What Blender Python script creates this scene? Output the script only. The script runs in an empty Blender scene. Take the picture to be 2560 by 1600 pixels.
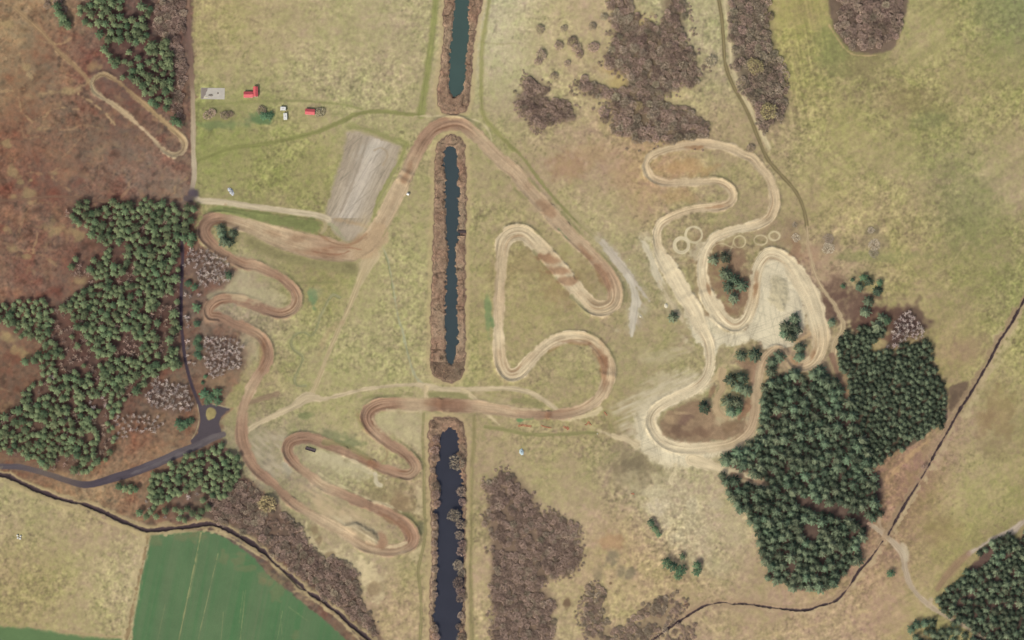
# Aerial view of a motocross circuit between heath, pine woods and canals.
import bpy, math, random
import numpy as np

S = 0.36                      # metres per map unit (map units: 2560 x 1600 over the framed area)
TILT = 0.18                   # the viewpoint lies to the south: tan of the off-nadir angle
EXPO = 0.75
KR, KG, KB = 2.31, 2.20, 2.18  # light on a level sheet in this daylight, per channel (radiance / albedo)
rng = np.random.default_rng(7)
random.seed(7)
scene = bpy.context.scene
COL = scene.collection


def T(i, j, pts):
    """survey sheet (i, j) coordinates -> map units; extra columns pass through"""
    return [(640 * i + p[0] / 3.78, 400 * j + p[1] / 3.78) + tuple(p[2:]) for p in pts]


def O(pts):
    return [(p[0] * 1.0583, p[1] * 1.0583) + tuple(p[2:]) for p in pts]


def wx(x):
    return (x - 1280.0) * S


def wy(y):
    return (800.0 - y) * S


def lin(c):
    c = np.asarray(c, dtype=np.float64) / 255.0
    return np.where(c <= 0.04045, c / 12.92, ((np.maximum(c, 0) + 0.055) / 1.055) ** 2.4)


def alb(c):
    """surface colour that shows as c under the daylight set below"""
    l = lin(c)
    return tuple(float(v) for v in np.clip(l / np.array([KR, KG, KB]), 0, 0.9))


# ------------------------------------------------------------------ raster
STEP = 2.0
GX0, GY0, GX1, GY1 = -240, -200, 2800, 1800
xs = np.arange(GX0, GX1 + 1, STEP)
ys = np.arange(GY0, GY1 + 1, STEP)
NX, NY = len(xs), len(ys)
X, Y = np.meshgrid(xs, ys)
X = X.astype(np.float32)
Y = Y.astype(np.float32)


def vnoise(u, v, seed):
    """smooth value noise in [-1, 1] at coordinates u, v (unit lattice)"""
    r = np.random.default_rng(seed).uniform(-1, 1, (128, 128)).astype(np.float32)
    iu = np.floor(u).astype(np.int32)
    iv = np.floor(v).astype(np.int32)
    fu = (u - iu).astype(np.float32)
    fv = (v - iv).astype(np.float32)
    fu = fu * fu * (3 - 2 * fu)
    fv = fv * fv * (3 - 2 * fv)
    a = r[iv & 127, iu & 127]
    b = r[iv & 127, (iu + 1) & 127]
    c = r[(iv + 1) & 127, iu & 127]
    d = r[(iv + 1) & 127, (iu + 1) & 127]
    return (a * (1 - fu) + b * fu) * (1 - fv) + (c * (1 - fu) + d * fu) * fv


def noise(wl, seed, ang=0.0, stretch=1.0):
    ca, sa = math.cos(ang), math.sin(ang)
    u = (X * ca + Y * sa) / (wl * stretch)
    v = (-X * sa + Y * ca) / wl
    return vnoise(u + 13.7 * (seed % 7), v + 7.3 * (seed % 11), seed)


N5, N9, N16, N32 = noise(5, 1), noise(9, 2, .5), noise(16, 3, .9), noise(32, 4, .3)
N64, N128, N250 = noise(64, 5, .7), noise(128, 6, .2), noise(250, 8, 1.1)
M9, M16, M32, M64 = noise(9, 12, 1.2), noise(16, 13, .1), noise(32, 14, .6), noise(64, 15, 1.4)
EDGE = 0.5 * N9 + 0.7 * N16 + 0.5 * N5        # edge wobble
FB = 0.45 * N5 + 0.45 * N9 + 0.4 * N16 + 0.3 * N32


def sstep(a, b, v):
    t = np.clip((v - a) / (b - a), 0, 1)
    return t * t * (3 - 2 * t)


col = np.zeros((NY, NX, 3), np.float32)
hgt = np.zeros((NY, NX), np.float32)
lab = np.zeros((NY, NX), np.int16)
LABELS = [('ground', 'flat open land of dry grass and brown heath around the circuit')]


def new_label(name, text):
    LABELS.append((name, text))
    return len(LABELS) - 1


def window(x0, y0, x1, y1):
    i0 = max(0, int((x0 - GX0) / STEP)); i1 = min(NX, int((x1 - GX0) / STEP) + 2)
    j0 = max(0, int((y0 - GY0) / STEP)); j1 = min(NY, int((y1 - GY0) / STEP) + 2)
    return (slice(j0, max(j0, j1)), slice(i0, max(i0, i1)))


def poly_sd(pts, pad=30):
    """window and signed distance (inside > 0) to a polygon"""
    P = np.array([p[:2] for p in pts], np.float32)
    sl = window(P[:, 0].min() - pad, P[:, 1].min() - pad, P[:, 0].max() + pad, P[:, 1].max() + pad)
    x, y = X[sl], Y[sl]
    ins = np.zeros(x.shape, bool)
    d2 = np.full(x.shape, 1e9, np.float32)
    n = len(P)
    for k in range(n):
        ax, ay = P[k]; bx, by = P[(k + 1) % n]
        if ay != by:
            c = ((ay > y) != (by > y)) & (x < (bx - ax) * (y - ay) / (by - ay) + ax)
            ins ^= c
        ex, ey = bx - ax, by - ay
        L = ex * ex + ey * ey + 1e-6
        t = np.clip(((x - ax) * ex + (y - ay) * ey) / L, 0, 1)
        d2 = np.minimum(d2, (x - ax - t * ex) ** 2 + (y - ay - t * ey) ** 2)
    d = np.sqrt(d2)
    return sl, np.where(ins, d, -d)


def smooth_poly(pts, n=4):
    return [tuple(p) for p in spline(list(pts) + [pts[0]], 8.0, closed=True)[:-1, :2]]


def spline(pts, spacing=6.0, closed=False):
    P = np.array(pts, np.float64)
    if closed:
        Q = np.vstack([P[-2], P, P[1]])
    else:
        Q = np.vstack([2 * P[0] - P[1], P, 2 * P[-1] - P[-2]])
    out = []
    for k in range(1, len(Q) - 2):
        p0, p1, p2, p3 = Q[k - 1], Q[k], Q[k + 1], Q[k + 2]
        L = math.hypot(*(p2[:2] - p1[:2]))
        n = max(2, int(L / spacing))
        t = np.linspace(0, 1, n, endpoint=False)[:, None]
        c = 0.5 * ((2 * p1) + (-p0 + p2) * t + (2 * p0 - 5 * p1 + 4 * p2 - p3) * t ** 2 + (-p0 + 3 * p1 - 3 * p2 + p3) * t ** 3)
        if P.shape[1] > 2:
            c[:, 2:] = p1[2:] + (p2[2:] - p1[2:]) * t
        out.append(c)
    out.append(P[-1:])
    return np.vstack(out)


def line_field(pts, margin=14, spacing=6.0):
    """pts rows: x, y, width, ...  -> window, distance, arc length, signed lateral, interpolated rows, curvature"""
    D = spline(pts, spacing)
    seg = np.diff(D[:, :2], axis=0)
    ln = np.hypot(seg[:, 0], seg[:, 1])
    s0 = np.concatenate([[0], np.cumsum(ln)])
    hd = np.unwrap(np.arctan2(seg[:, 1], seg[:, 0]))
    cv = np.gradient(hd) / np.maximum(ln, 1)
    ker = np.ones(9) / 9
    cv = np.convolve(np.pad(cv, 4, mode='edge'), ker, 'valid')
    cv = np.append(cv, cv[-1])
    wmax = D[:, 2].max() / 2 + margin
    sl = window(D[:, 0].min() - wmax, D[:, 1].min() - wmax, D[:, 0].max() + wmax, D[:, 1].max() + wmax)
    oy, ox = sl[0].start, sl[1].start
    shp = X[sl].shape
    d = np.full(shp, 1e6, np.float32); idx = np.zeros(shp, np.float32); sg = np.ones(shp, np.float32)
    for k in range(len(seg)):
        if ln[k] < 1e-6:
            continue
        m = max(D[k, 2], D[k + 1, 2]) / 2 + margin
        w = window(min(D[k, 0], D[k + 1, 0]) - m, min(D[k, 1], D[k + 1, 1]) - m, max(D[k, 0], D[k + 1, 0]) + m, max(D[k, 1], D[k + 1, 1]) + m)
        if w[0].stop <= w[0].start or w[1].stop <= w[1].start:
            continue
        x, y = X[w], Y[w]
        dx, dy = x - D[k, 0], y - D[k, 1]
        t = np.clip((dx * seg[k, 0] + dy * seg[k, 1]) / ln[k] ** 2, 0, 1)
        q = np.hypot(dx - t * seg[k, 0], dy - t * seg[k, 1])
        lw = (slice(w[0].start - oy, w[0].stop - oy), slice(w[1].start - ox, w[1].stop - ox))
        b = q < d[lw]
        d[lw] = np.where(b, q, d[lw])
        idx[lw] = np.where(b, k + t, idx[lw])
        sg[lw] = np.where(b, np.sign(seg[k, 0] * dy - seg[k, 1] * dx), sg[lw])
    i0 = np.minimum(idx.astype(np.int32), len(D) - 2)
    f = idx - i0
    rows = [D[i0, c] * (1 - f) + D[i0 + 1, c] * f for c in range(2, D.shape[1])]
    s = s0[i0] * (1 - f) + s0[i0 + 1] * f
    c = cv[i0] * (1 - f) + cv[i0 + 1] * f
    return sl, d, s.astype(np.float32), d * sg, rows, c


def blend(sl, m, c):
    m = m[..., None]
    col[sl] = col[sl] * (1 - m) + np.asarray(c, np.float32) * m


def paint_poly(pts, c, soft=4, wob=4, tex=0.06, amount=1.0, label=None, smooth=True, z=None):
    if smooth:
        pts = smooth_poly(pts)
    sl, sd = poly_sd(pts, 30 + soft)
    sd = sd + EDGE[sl] * wob
    m = sstep(-soft, soft, sd) * amount
    cc = np.asarray(c, np.float32) * (1 + tex * (FB[sl] * 1.0 + 0.5 * M32[sl]))[..., None]
    blend(sl, m, cc)
    if label is not None:
        lab[sl][sd > 0] = label
    if z is not None:
        hgt[sl] += z * sstep(0, 6, sd)
    return sl, sd


def paint_line(pts, c, soft=2.5, wob=2.0, amount=1.0, label=None, z=0.0, streak=0.08, c2=None, ruts=0.0):
    """c: colour, or None when the rows carry r, g, b after the width; ruts > 0 draws two wheel lines of colour c2"""
    sl, d, s, lat, rows, cv = line_field(pts)
    w = rows[0] / 2
    dd = w - d + EDGE[sl] * wob
    m = sstep(-soft, soft, dd) * amount
    st = vnoise(s / 45.0, lat / 3.0 + 50, 31) * streak + vnoise(s / 12.0, lat / 5.0, 32) * streak * .5
    base = np.asarray(c, np.float32)
    cc = base * (1 + st + 0.04 * N16[sl])[..., None]
    blend(sl, m, cc)
    if ruts > 0:
        r = np.exp(-((np.abs(lat) - ruts) / 1.3) ** 2) * (0.65 + 0.35 * N16[sl]) * sstep(-2, 2, dd + 3)
        blend(sl, np.clip(r, 0, 1) * 0.8, c2)
    if label is not None:
        lab[sl][dd > 0] = label
    if z:
        hgt[sl] += z * sstep(-1, 3, dd)
    return sl, dd


def blob(x, y, rx, c, amount=0.8, ry=None, soft=0.5, wob=0.35, ang=0.0):
    ry = ry or rx
    R = max(rx, ry) * 1.9
    sl = window(x - R, y - R, x + R, y + R)
    if sl[0].stop <= sl[0].start or sl[1].stop <= sl[1].start:
        return
    ca, sa = math.cos(ang), math.sin(ang)
    dx, dy = X[sl] - x, Y[sl] - y
    q = np.hypot((dx * ca + dy * sa) / rx, (-dx * sa + dy * ca) / ry) + wob * (0.6 * N16[sl] + 0.5 * N9[sl])
    m = (1 - sstep(1 - soft, 1 + soft, q)) * amount
    blend(sl, m, np.asarray(c, np.float32) * (1 + 0.06 * FB[sl])[..., None])


# ------------------------------------------------------------------ open land
def rbf(points, sigma=85.0):
    P = np.array(points, np.float32)
    xx, yy = X[::8, ::8], Y[::8, ::8]
    W = np.zeros(xx.shape, np.float32) + 1e-12
    A = np.zeros(xx.shape + (3,), np.float32)
    for p in P:
        d2 = (xx - p[0]) ** 2 + (yy - p[1]) ** 2
        w = np.exp(-d2 / (2 * sigma ** 2)) + 1e-4 / (1 + d2 / sigma ** 2) ** 2
        W += w
        A += w[..., None] * p[2:5]
    A /= W[..., None]
    # bilinear up to the full raster
    u = (np.arange(NX) / 8.0); v = (np.arange(NY) / 8.0)
    iu = np.minimum(u.astype(int), A.shape[1] - 2); iv = np.minimum(v.astype(int), A.shape[0] - 2)
    fu = np.minimum(u - iu, 1)[None, :, None].astype(np.float32); fv = np.minimum(v - iv, 1)[:, None, None].astype(np.float32)
    r0 = A[iv][:, iu] * (1 - fu) + A[iv][:, iu + 1] * fu
    r1 = A[iv + 1][:, iu] * (1 - fu) + A[iv + 1][:, iu + 1] * fu
    return r0 * (1 - fv) + r1 * fv


GRASS = [
    (560, 60, 172, 157, 108), (700, 60, 178, 163, 118), (850, 100, 176, 164, 118), (1000, 60, 178, 166, 122), (600, 160, 170, 158, 112),
    (800, 200, 178, 165, 122), (1000, 220, 178, 164, 122), (900, 270, 178, 166, 126), (560, 330, 152, 152, 94), (650, 300, 156, 152, 100),
    (800, 320, 170, 160, 108), (950, 310, 168, 160, 108), (620, 400, 152, 150, 90), (740, 400, 155, 151, 94), (700, 470, 152, 147, 94), (510, 400, 144, 144, 86),
    (1040, 480, 168, 158, 110), (1050, 700, 170, 162, 112), (960, 800, 172, 163, 114), (900, 880, 170, 161, 113), (1040, 880, 172, 162, 113), (960, 700, 172, 163, 112),
    (1170, 400, 168, 156, 110), (1180, 560, 166, 154, 108), (1190, 760, 164, 154, 104), (1260, 60, 196, 187, 146), (1265, 160, 192, 182, 142), (1250, 230, 182, 170, 128),
    (1350, 330, 174, 155, 118), (1240, 300, 160, 152, 104), (1400, 420, 172, 150, 115), (1500, 400, 176, 152, 118), (1450, 520, 178, 163, 120), (1350, 650, 164, 150, 105),
    (1420, 740, 164, 148, 106), (1300, 700, 170, 157, 106), (1270, 780, 168, 155, 106), (1340, 900, 166, 153, 106), (1420, 930, 166, 154, 110), (1540, 830, 166, 152, 108),
    (1560, 900, 165, 152, 110), (1590, 720, 166, 153, 112), (1490, 1020, 166, 152, 104), (1650, 410, 182, 152, 110), (1740, 500, 166, 150, 112), (1830, 420, 168, 155, 108),
    (1800, 570, 160, 146, 104), (1930, 580, 158, 140, 105), (1450, 80, 186, 168, 126), (1350, 100, 184, 168, 122), (1480, 180, 182, 164, 120), (1380, 200, 184, 168, 124),
    (1700, 270, 184, 166, 120), (1760, 60, 178, 168, 124), (1760, 200, 172, 158, 122), (1800, 320, 168, 148, 112), (1940, 340, 170, 148, 116), (1950, 420, 172, 156, 112),
    (2020, 60, 170, 158, 100), (2040, 200, 166, 154, 98), (2090, 170, 146, 142, 92), (2140, 190, 150, 136, 96), (2300, 100, 172, 162, 110), (2430, 60, 160, 152, 98),
    (2400, 200, 166, 154, 104), (2530, 60, 134, 138, 92), (2530, 160, 158, 150, 98), (2250, 300, 165, 154, 104), (2100, 330, 170, 160, 104), (2280, 260, 155, 142, 96), (2360, 320, 150, 142, 95),
    (2500, 300, 160, 150, 100), (2540, 400, 174, 158, 114), (2030, 450, 172, 161, 108), (2200, 430, 172, 160, 110), (2380, 430, 150, 144, 98), (2500, 450, 178, 162, 122),
    (2100, 540, 174, 158, 108), (2180, 540, 175, 158, 112), (2300, 540, 172, 156, 110), (2420, 530, 142, 138, 92), (2410, 640, 148, 140, 92), (2540, 600, 156, 148, 98), (2250, 660, 164, 152, 100),
    (2330, 700, 168, 152, 108), (2420, 740, 156, 146, 98), (2540, 720, 150, 146, 94), (2100, 660, 166, 150, 112), (2060, 640, 165, 140, 112),
    (2370, 830, 170, 154, 106), (2350, 930, 164, 146, 100), (2480, 1010, 172, 160, 108), (2540, 880, 160, 152, 98), (2540, 1050, 148, 136, 94), (2500, 960, 166, 156, 104), (2440, 1120, 175, 158, 118),
    (2400, 1050, 170, 148, 116), (2520, 1180, 160, 148, 98), (2490, 1250, 170, 161, 108), (2420, 1300, 172, 161, 108), (2340, 1370, 158, 146, 94), (2480, 1340, 150, 134, 92), (2330, 1480, 170, 160, 104),
    (2260, 1400, 168, 140, 112), (2200, 1500, 178, 152, 116), (2060, 1560, 180, 156, 120), (1900, 1560, 178, 154, 118), (1750, 1580, 176, 154, 118), (2250, 1230, 154, 124, 96), (2210, 1330, 152, 122, 96),
    (2050, 1500, 176, 150, 116), (2150, 1400, 166, 136, 106), (2270, 1130, 158, 128, 98), (2350, 1080, 165, 136, 108),
    (1330, 1150, 174, 160, 114), (1420, 1150, 166, 152, 108), (1280, 1250, 172, 152, 116), (1450, 1240, 180, 162, 122), (1400, 1350, 182, 162, 122), (1500, 1300, 180, 160, 120), (1560, 1370, 178, 150, 112),
    (1700, 1320, 184, 168, 130), (1800, 1350, 182, 166, 128), (1650, 1240, 180, 166, 128), (1560, 1170, 150, 136, 104), (1700, 1450, 178, 156, 114), (1480, 1500, 184, 162, 120), (1560, 1450, 184, 164, 120), (1900, 1450, 172, 150, 116),
    (1420, 1560, 180, 162, 120), (1210, 1150, 168, 150, 112), (1220, 1400, 184, 164, 122), (1190, 1300, 160, 146, 104),
    (700, 1080, 158, 150, 106), (800, 1010, 172, 162, 112), (900, 970, 170, 161, 112), (740, 880, 172, 164, 112), (860, 1040, 172, 160, 112), (970, 1060, 180, 167, 120), (1000, 1250, 164, 148, 108),
    (800, 1150, 176, 164, 126), (860, 1330, 164, 150, 110), (900, 1430, 198, 182, 142), (1000, 1420, 160, 146, 104), (1020, 1500, 176, 156, 116), (1000, 1560, 182, 162, 122), (960, 1520, 166, 140, 106), (690, 1100, 150, 138, 110), (720, 1230, 158, 144, 110),
    (100, 1350, 172, 158, 115), (250, 1400, 178, 162, 118), (60, 1500, 168, 152, 106), (250, 1280, 170, 150, 112), (330, 1450, 182, 168, 124), (90, 1420, 160, 144, 98), (200, 1530, 172, 158, 112),
    (700, 600, 158, 148, 100), (800, 700, 156, 146, 96), (620, 690, 178, 166, 130), (760, 650, 146, 138, 92), (660, 610, 152, 140, 98), (560, 500, 160, 150, 104), (600, 830, 150, 134, 108), (640, 960, 160, 148, 100), (560, 720, 165, 150, 118),
]
HEATH = [
    (20, 60, 140, 115, 88), (60, 100, 158, 134, 100), (150, 60, 150, 128, 98), (120, 160, 136, 108, 84), (60, 200, 150, 124, 92), (180, 200, 128, 96, 80), (180, 100, 132, 96, 82), (250, 170, 132, 96, 80), (60, 300, 132, 98, 76),
    (20, 350, 134, 92, 72), (130, 300, 128, 100, 80), (200, 320, 126, 102, 82), (300, 400, 132, 104, 86), (60, 430, 128, 94, 74), (380, 440, 134, 108, 94), (420, 420, 132, 108, 90), (200, 470, 124, 94, 78), (100, 440, 130, 88, 74),
    (60, 560, 124, 92, 76), (100, 620, 124, 94, 76), (40, 700, 128, 100, 84), (180, 680, 128, 96, 80), (120, 720, 122, 86, 72), (20, 780, 126, 92, 76), (60, 830, 150, 116, 92), (30, 900, 126, 94, 74), (60, 960, 118, 90, 72),
    (20, 1000, 112, 84, 68), (300, 150, 104, 76, 70), (300, 600, 104, 76, 66), (250, 900, 98, 72, 64), (380, 750, 104, 74, 64), (100, 1100, 110, 82, 70), (300, 1050, 108, 78, 68), (40, 1140, 130, 100, 78), (80, 1160, 142, 112, 86),
    (300, 1130, 140, 108, 82), (370, 1120, 150, 118, 90), (440, 1090, 146, 116, 88), (200, 1180, 146, 116, 88), (400, 1000, 112, 90, 76), (440, 640, 108, 78, 70), (465, 200, 118, 94, 82), (480, 900, 130, 102, 84), (520, 700, 120, 98, 86),
    (520, 900, 126, 100, 84), (560, 960, 144, 120, 94), (500, 1000, 116, 92, 74), (250, 1240, 150, 124, 94), (450, 1240, 122, 96, 82), (350, 1270, 146, 116, 90), (560, 1230, 104, 82, 72), (620, 1260, 110, 90, 78), (590, 1180, 112, 90, 76),
    (400, 90, 104, 80, 72), (460, 60, 120, 96, 84), (350, 250, 112, 80, 68), (430, 320, 120, 92, 76), (530, 620, 134, 106, 84), (700, 1380, 112, 92, 80), (760, 1450, 116, 94, 80), (820, 1500, 122, 100, 84), (880, 1450, 110, 88, 74), (920, 1560, 124, 102, 84),
    (560, 800, 140, 116, 96), (650, 1330, 122, 102, 88),
]
col[:] = rbf(GRASS, 62.0)
heath = rbf(HEATH, 62.0)
gy = col.mean(-1, keepdims=True); col[:] = gy + (col - gy) * .94 + np.array([0.5, -0.5, 0], np.float32)
gy = heath.mean(-1, keepdims=True); heath = gy + (heath - gy) * .90 + np.array([1, 1, 0], np.float32)
WEST = [(-260, -220), (478, -220), (480, 60), (486, 150), (488, 300), (486, 400), (484, 490), (500, 520), (490, 600), (530, 640), (600, 680), (560, 720), (520, 740), (540, 800), (610, 830), (640, 870), (600, 950),
        (560, 1000), (556, 1060), (560, 1120), (600, 1180), (660, 1230), (720, 1290), (760, 1350), (800, 1400), (830, 1395), (890, 1430), (900, 1500), (940, 1570), (1000, 1680), (900, 1720), (760, 1580), (640, 1480), (560, 1390), (500, 1330), (380, 1320), (300, 1290), (200, 1258), (100, 1218), (0, 1185), (-260, 1130)]
sl, sd = poly_sd(WEST, 40)
m = sstep(-6, 6, sd + EDGE[sl] * 7)[..., None]
col[sl] = col[sl] * (1 - m) + heath[sl] * m
WESTM = np.zeros((NY, NX), np.float32); WESTM[sl] = m[..., 0]

# mottling: tufts, moss, dead grass
F4 = noise(4.2, 43, .8); F6 = noise(6.5, 44, 1.3)
PATCH = .55 + .75 * sstep(-.5, .6, N128 + .5 * N64)      # rough tussocky parts against close cropped parts
tex = 1 + PATCH * (0.075 * F4 + 0.068 * F6 + 0.050 * N5 + 0.050 * N9 + 0.035 * N16 + 0.022 * N32) + 0.018 * M64
spk = np.clip(noise(7, 41, .4) * 1.2 - 0.45, 0, 1) * sstep(-0.2, .5, M64 + .4 * N32)
tex -= 0.20 * spk
lt = np.clip(noise(8, 42, 1.0) * 1.2 - 0.55, 0, 1) * sstep(-0.1, .6, N64)
tex += 0.14 * lt
col *= tex[..., None]
hue = (0.35 * M32 + 0.3 * N64 + 0.35 * M16 + 0.45 * M9 + .4 * N5)[..., None]
green = np.array([-5, 1.0, -7], np.float32)
redd = np.array([7, -3, -5], np.float32)
WM = WESTM[..., None]
col += (1 - WM) * hue * green + WM * hue * redd * .8
hb = noise(46, 49, .4) * .6 + noise(22, 50, 1.1) * .5
col += WM * (np.clip(hb - .1, 0, 1)[..., None] * np.array([26, 20, 10], np.float32) + np.clip(-hb - .15, 0, 1)[..., None] * np.array([-4, -20, -18], np.float32))
# heather clumps in the west, rough
hc = np.clip(noise(11, 45, .8) + .5 * noise(24, 46, .2) - .25, 0, 1)[..., None] * WM
col *= 1 - 0.22 * hc
hl = np.clip(noise(9, 47, .3) + .6 * noise(30, 48, 1.2) - .55, 0, 1)[..., None] * WM
col = col * (1 - .5 * hl) + np.array([168, 140, 104], np.float32) * .5 * hl
# long faint mowing streaks in the eastern meadow
stq = noise(7, 51, math.radians(-33), 18) * .6 + noise(14, 52, math.radians(-38), 12) * .6
EM = sstep(1960, 2080, X)
col *= (1 + 0.055 * stq * EM)[..., None]
stv = noise(5, 53, math.radians(80), 30)
col *= (1 + 0.12 * stv * np.exp(-((X - 2010) / 45) ** 2) * (Y < 330))[..., None]
stn = noise(6, 54, math.radians(-6), 14)
col *= (1 + 0.03 * stn * (Y < 300) * (X > 490) * (X < 1090))[..., None]
hgt += 0.05 * N16 + 0.04 * N9 + 0.05 * M32

# faint trails worn by wheels and animals
gt = np.random.default_rng(77)
for _ in range(70):
    x, y = gt.uniform(500, 2540), gt.uniform(10, 1590); a = gt.uniform(0, 6.28) if gt.uniform() < .6 else math.radians(-35 + gt.normal() * 6); P = []
    for k in range(int(gt.integers(5, 12))):
        P.append((x, y, gt.uniform(1.5, 3.0))); x += 26 * math.cos(a); y += 26 * math.sin(a); a += gt.normal() * .16
    paint_line(P, (188, 174, 128) if gt.uniform() < .5 else (138, 130, 90), 1.6, 2, gt.uniform(.12, .30))
# pale patches on the heath
for _ in range(34):
    x, y = gt.uniform(-20, 440), gt.uniform(10, 760); a = gt.uniform(0, 6.28); P = []
    for k in range(int(gt.integers(4, 10))):
        P.append((x, y, gt.uniform(1.5, 4.0))); x += 18 * math.cos(a); y += 18 * math.sin(a); a += gt.normal() * .35
    if max(p[0] for p in P) < 470:
        paint_line(P, (172, 144, 106) if gt.uniform() < .7 else (116, 80, 68), 2, 4, gt.uniform(.25, .6))
for (x, y, r) in T(0, 1, [(130, 110, 70), (520, 125, 40), (270, 325, 80), (285, 405, 45), (510, 655, 95), (140, 830, 55), (255, 915, 40), (730, 700, 75), (775, 1145, 60), (190, 210, 30), (295, 190, 25), (60, 665, 50), (120, 340, 45)]) + T(0, 0, [(70, 1360, 50), (370, 1220, 40), (650, 860, 60), (240, 640, 45), (60, 220, 60), (880, 620, 60)]) + T(0, 2, [(40, 160, 50), (110, 190, 60), (170, 290, 60), (230, 340, 50), (60, 130, 40)]):
    blob(x, y, r / 3.78 * .8, (170, 148, 106), .65, r / 3.78 * .6, wob=1.0, soft=.7)
for (x, y, rx, ry, c, a) in [
    (2500, 20, 70, 40, (138, 138, 94), .35), (2420, 530, 60, 90, (132, 132, 88), .35), (2350, 290, 60, 35, (140, 132, 88), .4), (2330, 300, 40, 20, (120, 130, 84), .3),
    (2270, 250, 60, 30, (140, 125, 88), .4), (2150, 165, 70, 30, (140, 128, 90), .5), (2080, 120, 40, 60, (132, 136, 84), .5), (2180, 640, 110, 14, (140, 142, 90), .5),
    (1420, 420, 45, 30, (165, 130, 98), .45), (1480, 380, 60, 24, (170, 138, 106), .4), (1560, 430, 40, 40, (172, 140, 108), .35), (1720, 420, 60, 20, (190, 150, 104), .5), (1700, 490, 40, 18, (182, 148, 104), .4),
    (1320, 660, 50, 30, (150, 132, 94), .5), (1400, 700, 40, 60, (156, 128, 92), .4), (1250, 690, 30, 40, (158, 140, 96), .3), (1460, 700, 30, 50, (150, 132, 92), .4),
    (2500, 1030, 35, 60, (150, 128, 92), .55), (2460, 1060, 20, 40, (150, 122, 92), .4), (2360, 1330, 50, 30, (148, 128, 88), .4), (2490, 1120, 40, 30, (140, 124, 90), .4),
    (1220, 780, 8, 45, (112, 140, 92), .6), (1235, 805, 8, 16, (108, 140, 92), .55), (540, 300, 40, 25, (120, 108, 84), .3), (660, 295, 26, 14, (104, 128, 86), .8), (640, 300, 22, 10, (96, 118, 80), .5), (545, 312, 60, 10, (108, 128, 84), .5),
    (1300, 1050, 10, 5, (100, 140, 92), .8), (1310, 1045, 18, 6, (120, 142, 92), .6), (760, 1040, 20, 8, (120, 128, 84), .6), (840, 1090, 36, 14, (112, 116, 84), .55), (860, 1110, 40, 12, (110, 118, 82), .55),
    (2420, 880, 50, 30, (158, 128, 104), .35), (2440, 860, 40, 30, (152, 128, 104), .3), (1760, 800, 20, 20, (150, 120, 92), .2), (1590, 1180, 60, 40, (140, 126, 96), .6), (1580, 1165, 24, 16, (116, 104, 84), .5), (1640, 1230, 30, 16, (200, 186, 152), .7),
    (1660, 1262, 22, 14, (204, 188, 156), .8), (1640, 1270, 26, 18, (206, 190, 160), .8), (1730, 1262, 14, 16, (200, 186, 152), .7), (1690, 1340, 14, 10, (204, 188, 154), .6), (1665, 1310, 10, 14, (200, 184, 150), .6), (1755, 1330, 16, 10, (196, 182, 146), .5), (1790, 1260, 16, 14, (196, 182, 148), .5), (1800, 1420, 26, 20, (194, 180, 142), .4), (1850, 1330, 26, 30, (190, 174, 138), .4),
    (1528, 1355, 30, 20, (182, 140, 106), .5), (1530, 1395, 16, 22, (120, 112, 92), .6), (1550, 1430, 14, 16, (124, 114, 92), .6), (1575, 1432, 14, 12, (118, 112, 90), .6), (1495, 1440, 12, 24, (130, 116, 94), .55), (1416, 1504, 8, 14, (110, 88, 70), .8), (1715, 1512, 7, 6, (122, 92, 70), .7), (1526, 1458, 4, 4, (96, 72, 56), .7),
    (970, 1240, 50, 30, (138, 124, 92), .55), (1000, 1260, 30, 30, (150, 120, 92), .4), (1030, 1290, 20, 30, (140, 124, 88), .4), (1020, 1300, 16, 20, (110, 104, 80), .7), (1040, 1320, 20, 14, (104, 104, 78), .6),
    (660, 1170, 30, 40, (150, 140, 120), .5), (715, 1165, 14, 20, (164, 156, 140), .7), (640, 1090, 24, 30, (150, 140, 112), .4), (2080, 735, 30, 50, (110, 84, 72), .6), (2140, 770, 60, 40, (104, 80, 70), .8), (2280, 800, 40, 40, (100, 78, 70), .8), (2200, 800, 60, 30, (100, 74, 64), .8), (2230, 845, 40, 10, (110, 82, 68), .8),
    (2030, 640, 26, 30, (168, 132, 108), .5), (1990, 630, 14, 30, (158, 122, 98), .6), (1975, 600, 20, 20, (156, 128, 100), .5), (1980, 560, 16, 16, (138, 118, 92), .5), (2070, 610, 30, 24, (140, 120, 98), .5), (2190, 610, 30, 30, (148, 132, 104), .5), (2180, 575, 14, 10, (110, 100, 80), .7),
    (1770, 660, 40, 60, (146, 118, 92), .6), (1830, 690, 40, 80, (140, 110, 90), .7), (1850, 740, 30, 40, (140, 112, 90), .7), (1800, 780, 36, 20, (150, 120, 92), .6), (1810, 640, 16, 14, (130, 110, 90), .5),
    (820, 335, 40, 10, (140, 140, 92), .0), (785, 748, 8, 26, (104, 132, 92), .7), (775, 738, 6, 16, (104, 136, 94), .6), (790, 730, 16, 14, (150, 150, 112), .4),
    (560, 735, 40, 20, (160, 148, 120), .6), (600, 720, 40, 14, (176, 162, 128), .5), (590, 690, 40, 16, (176, 164, 132), .6),
    (1690, 200, 10, 20, (186, 164, 104), .5), (1550, 200, 30, 36, (184, 162, 104), .6), (1520, 170, 24, 16, (186, 160, 112), .5), (1610, 60, 26, 30, (186, 158, 112), .5), (1680, 235, 26, 14, (196, 180, 128), .6), (1700, 240, 14, 10, (198, 182, 130), .6), (1660, 240, 14, 16, (200, 184, 134), .5),
]:
    blob(x, y, rx, c, a, ry, wob=.6)

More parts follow.
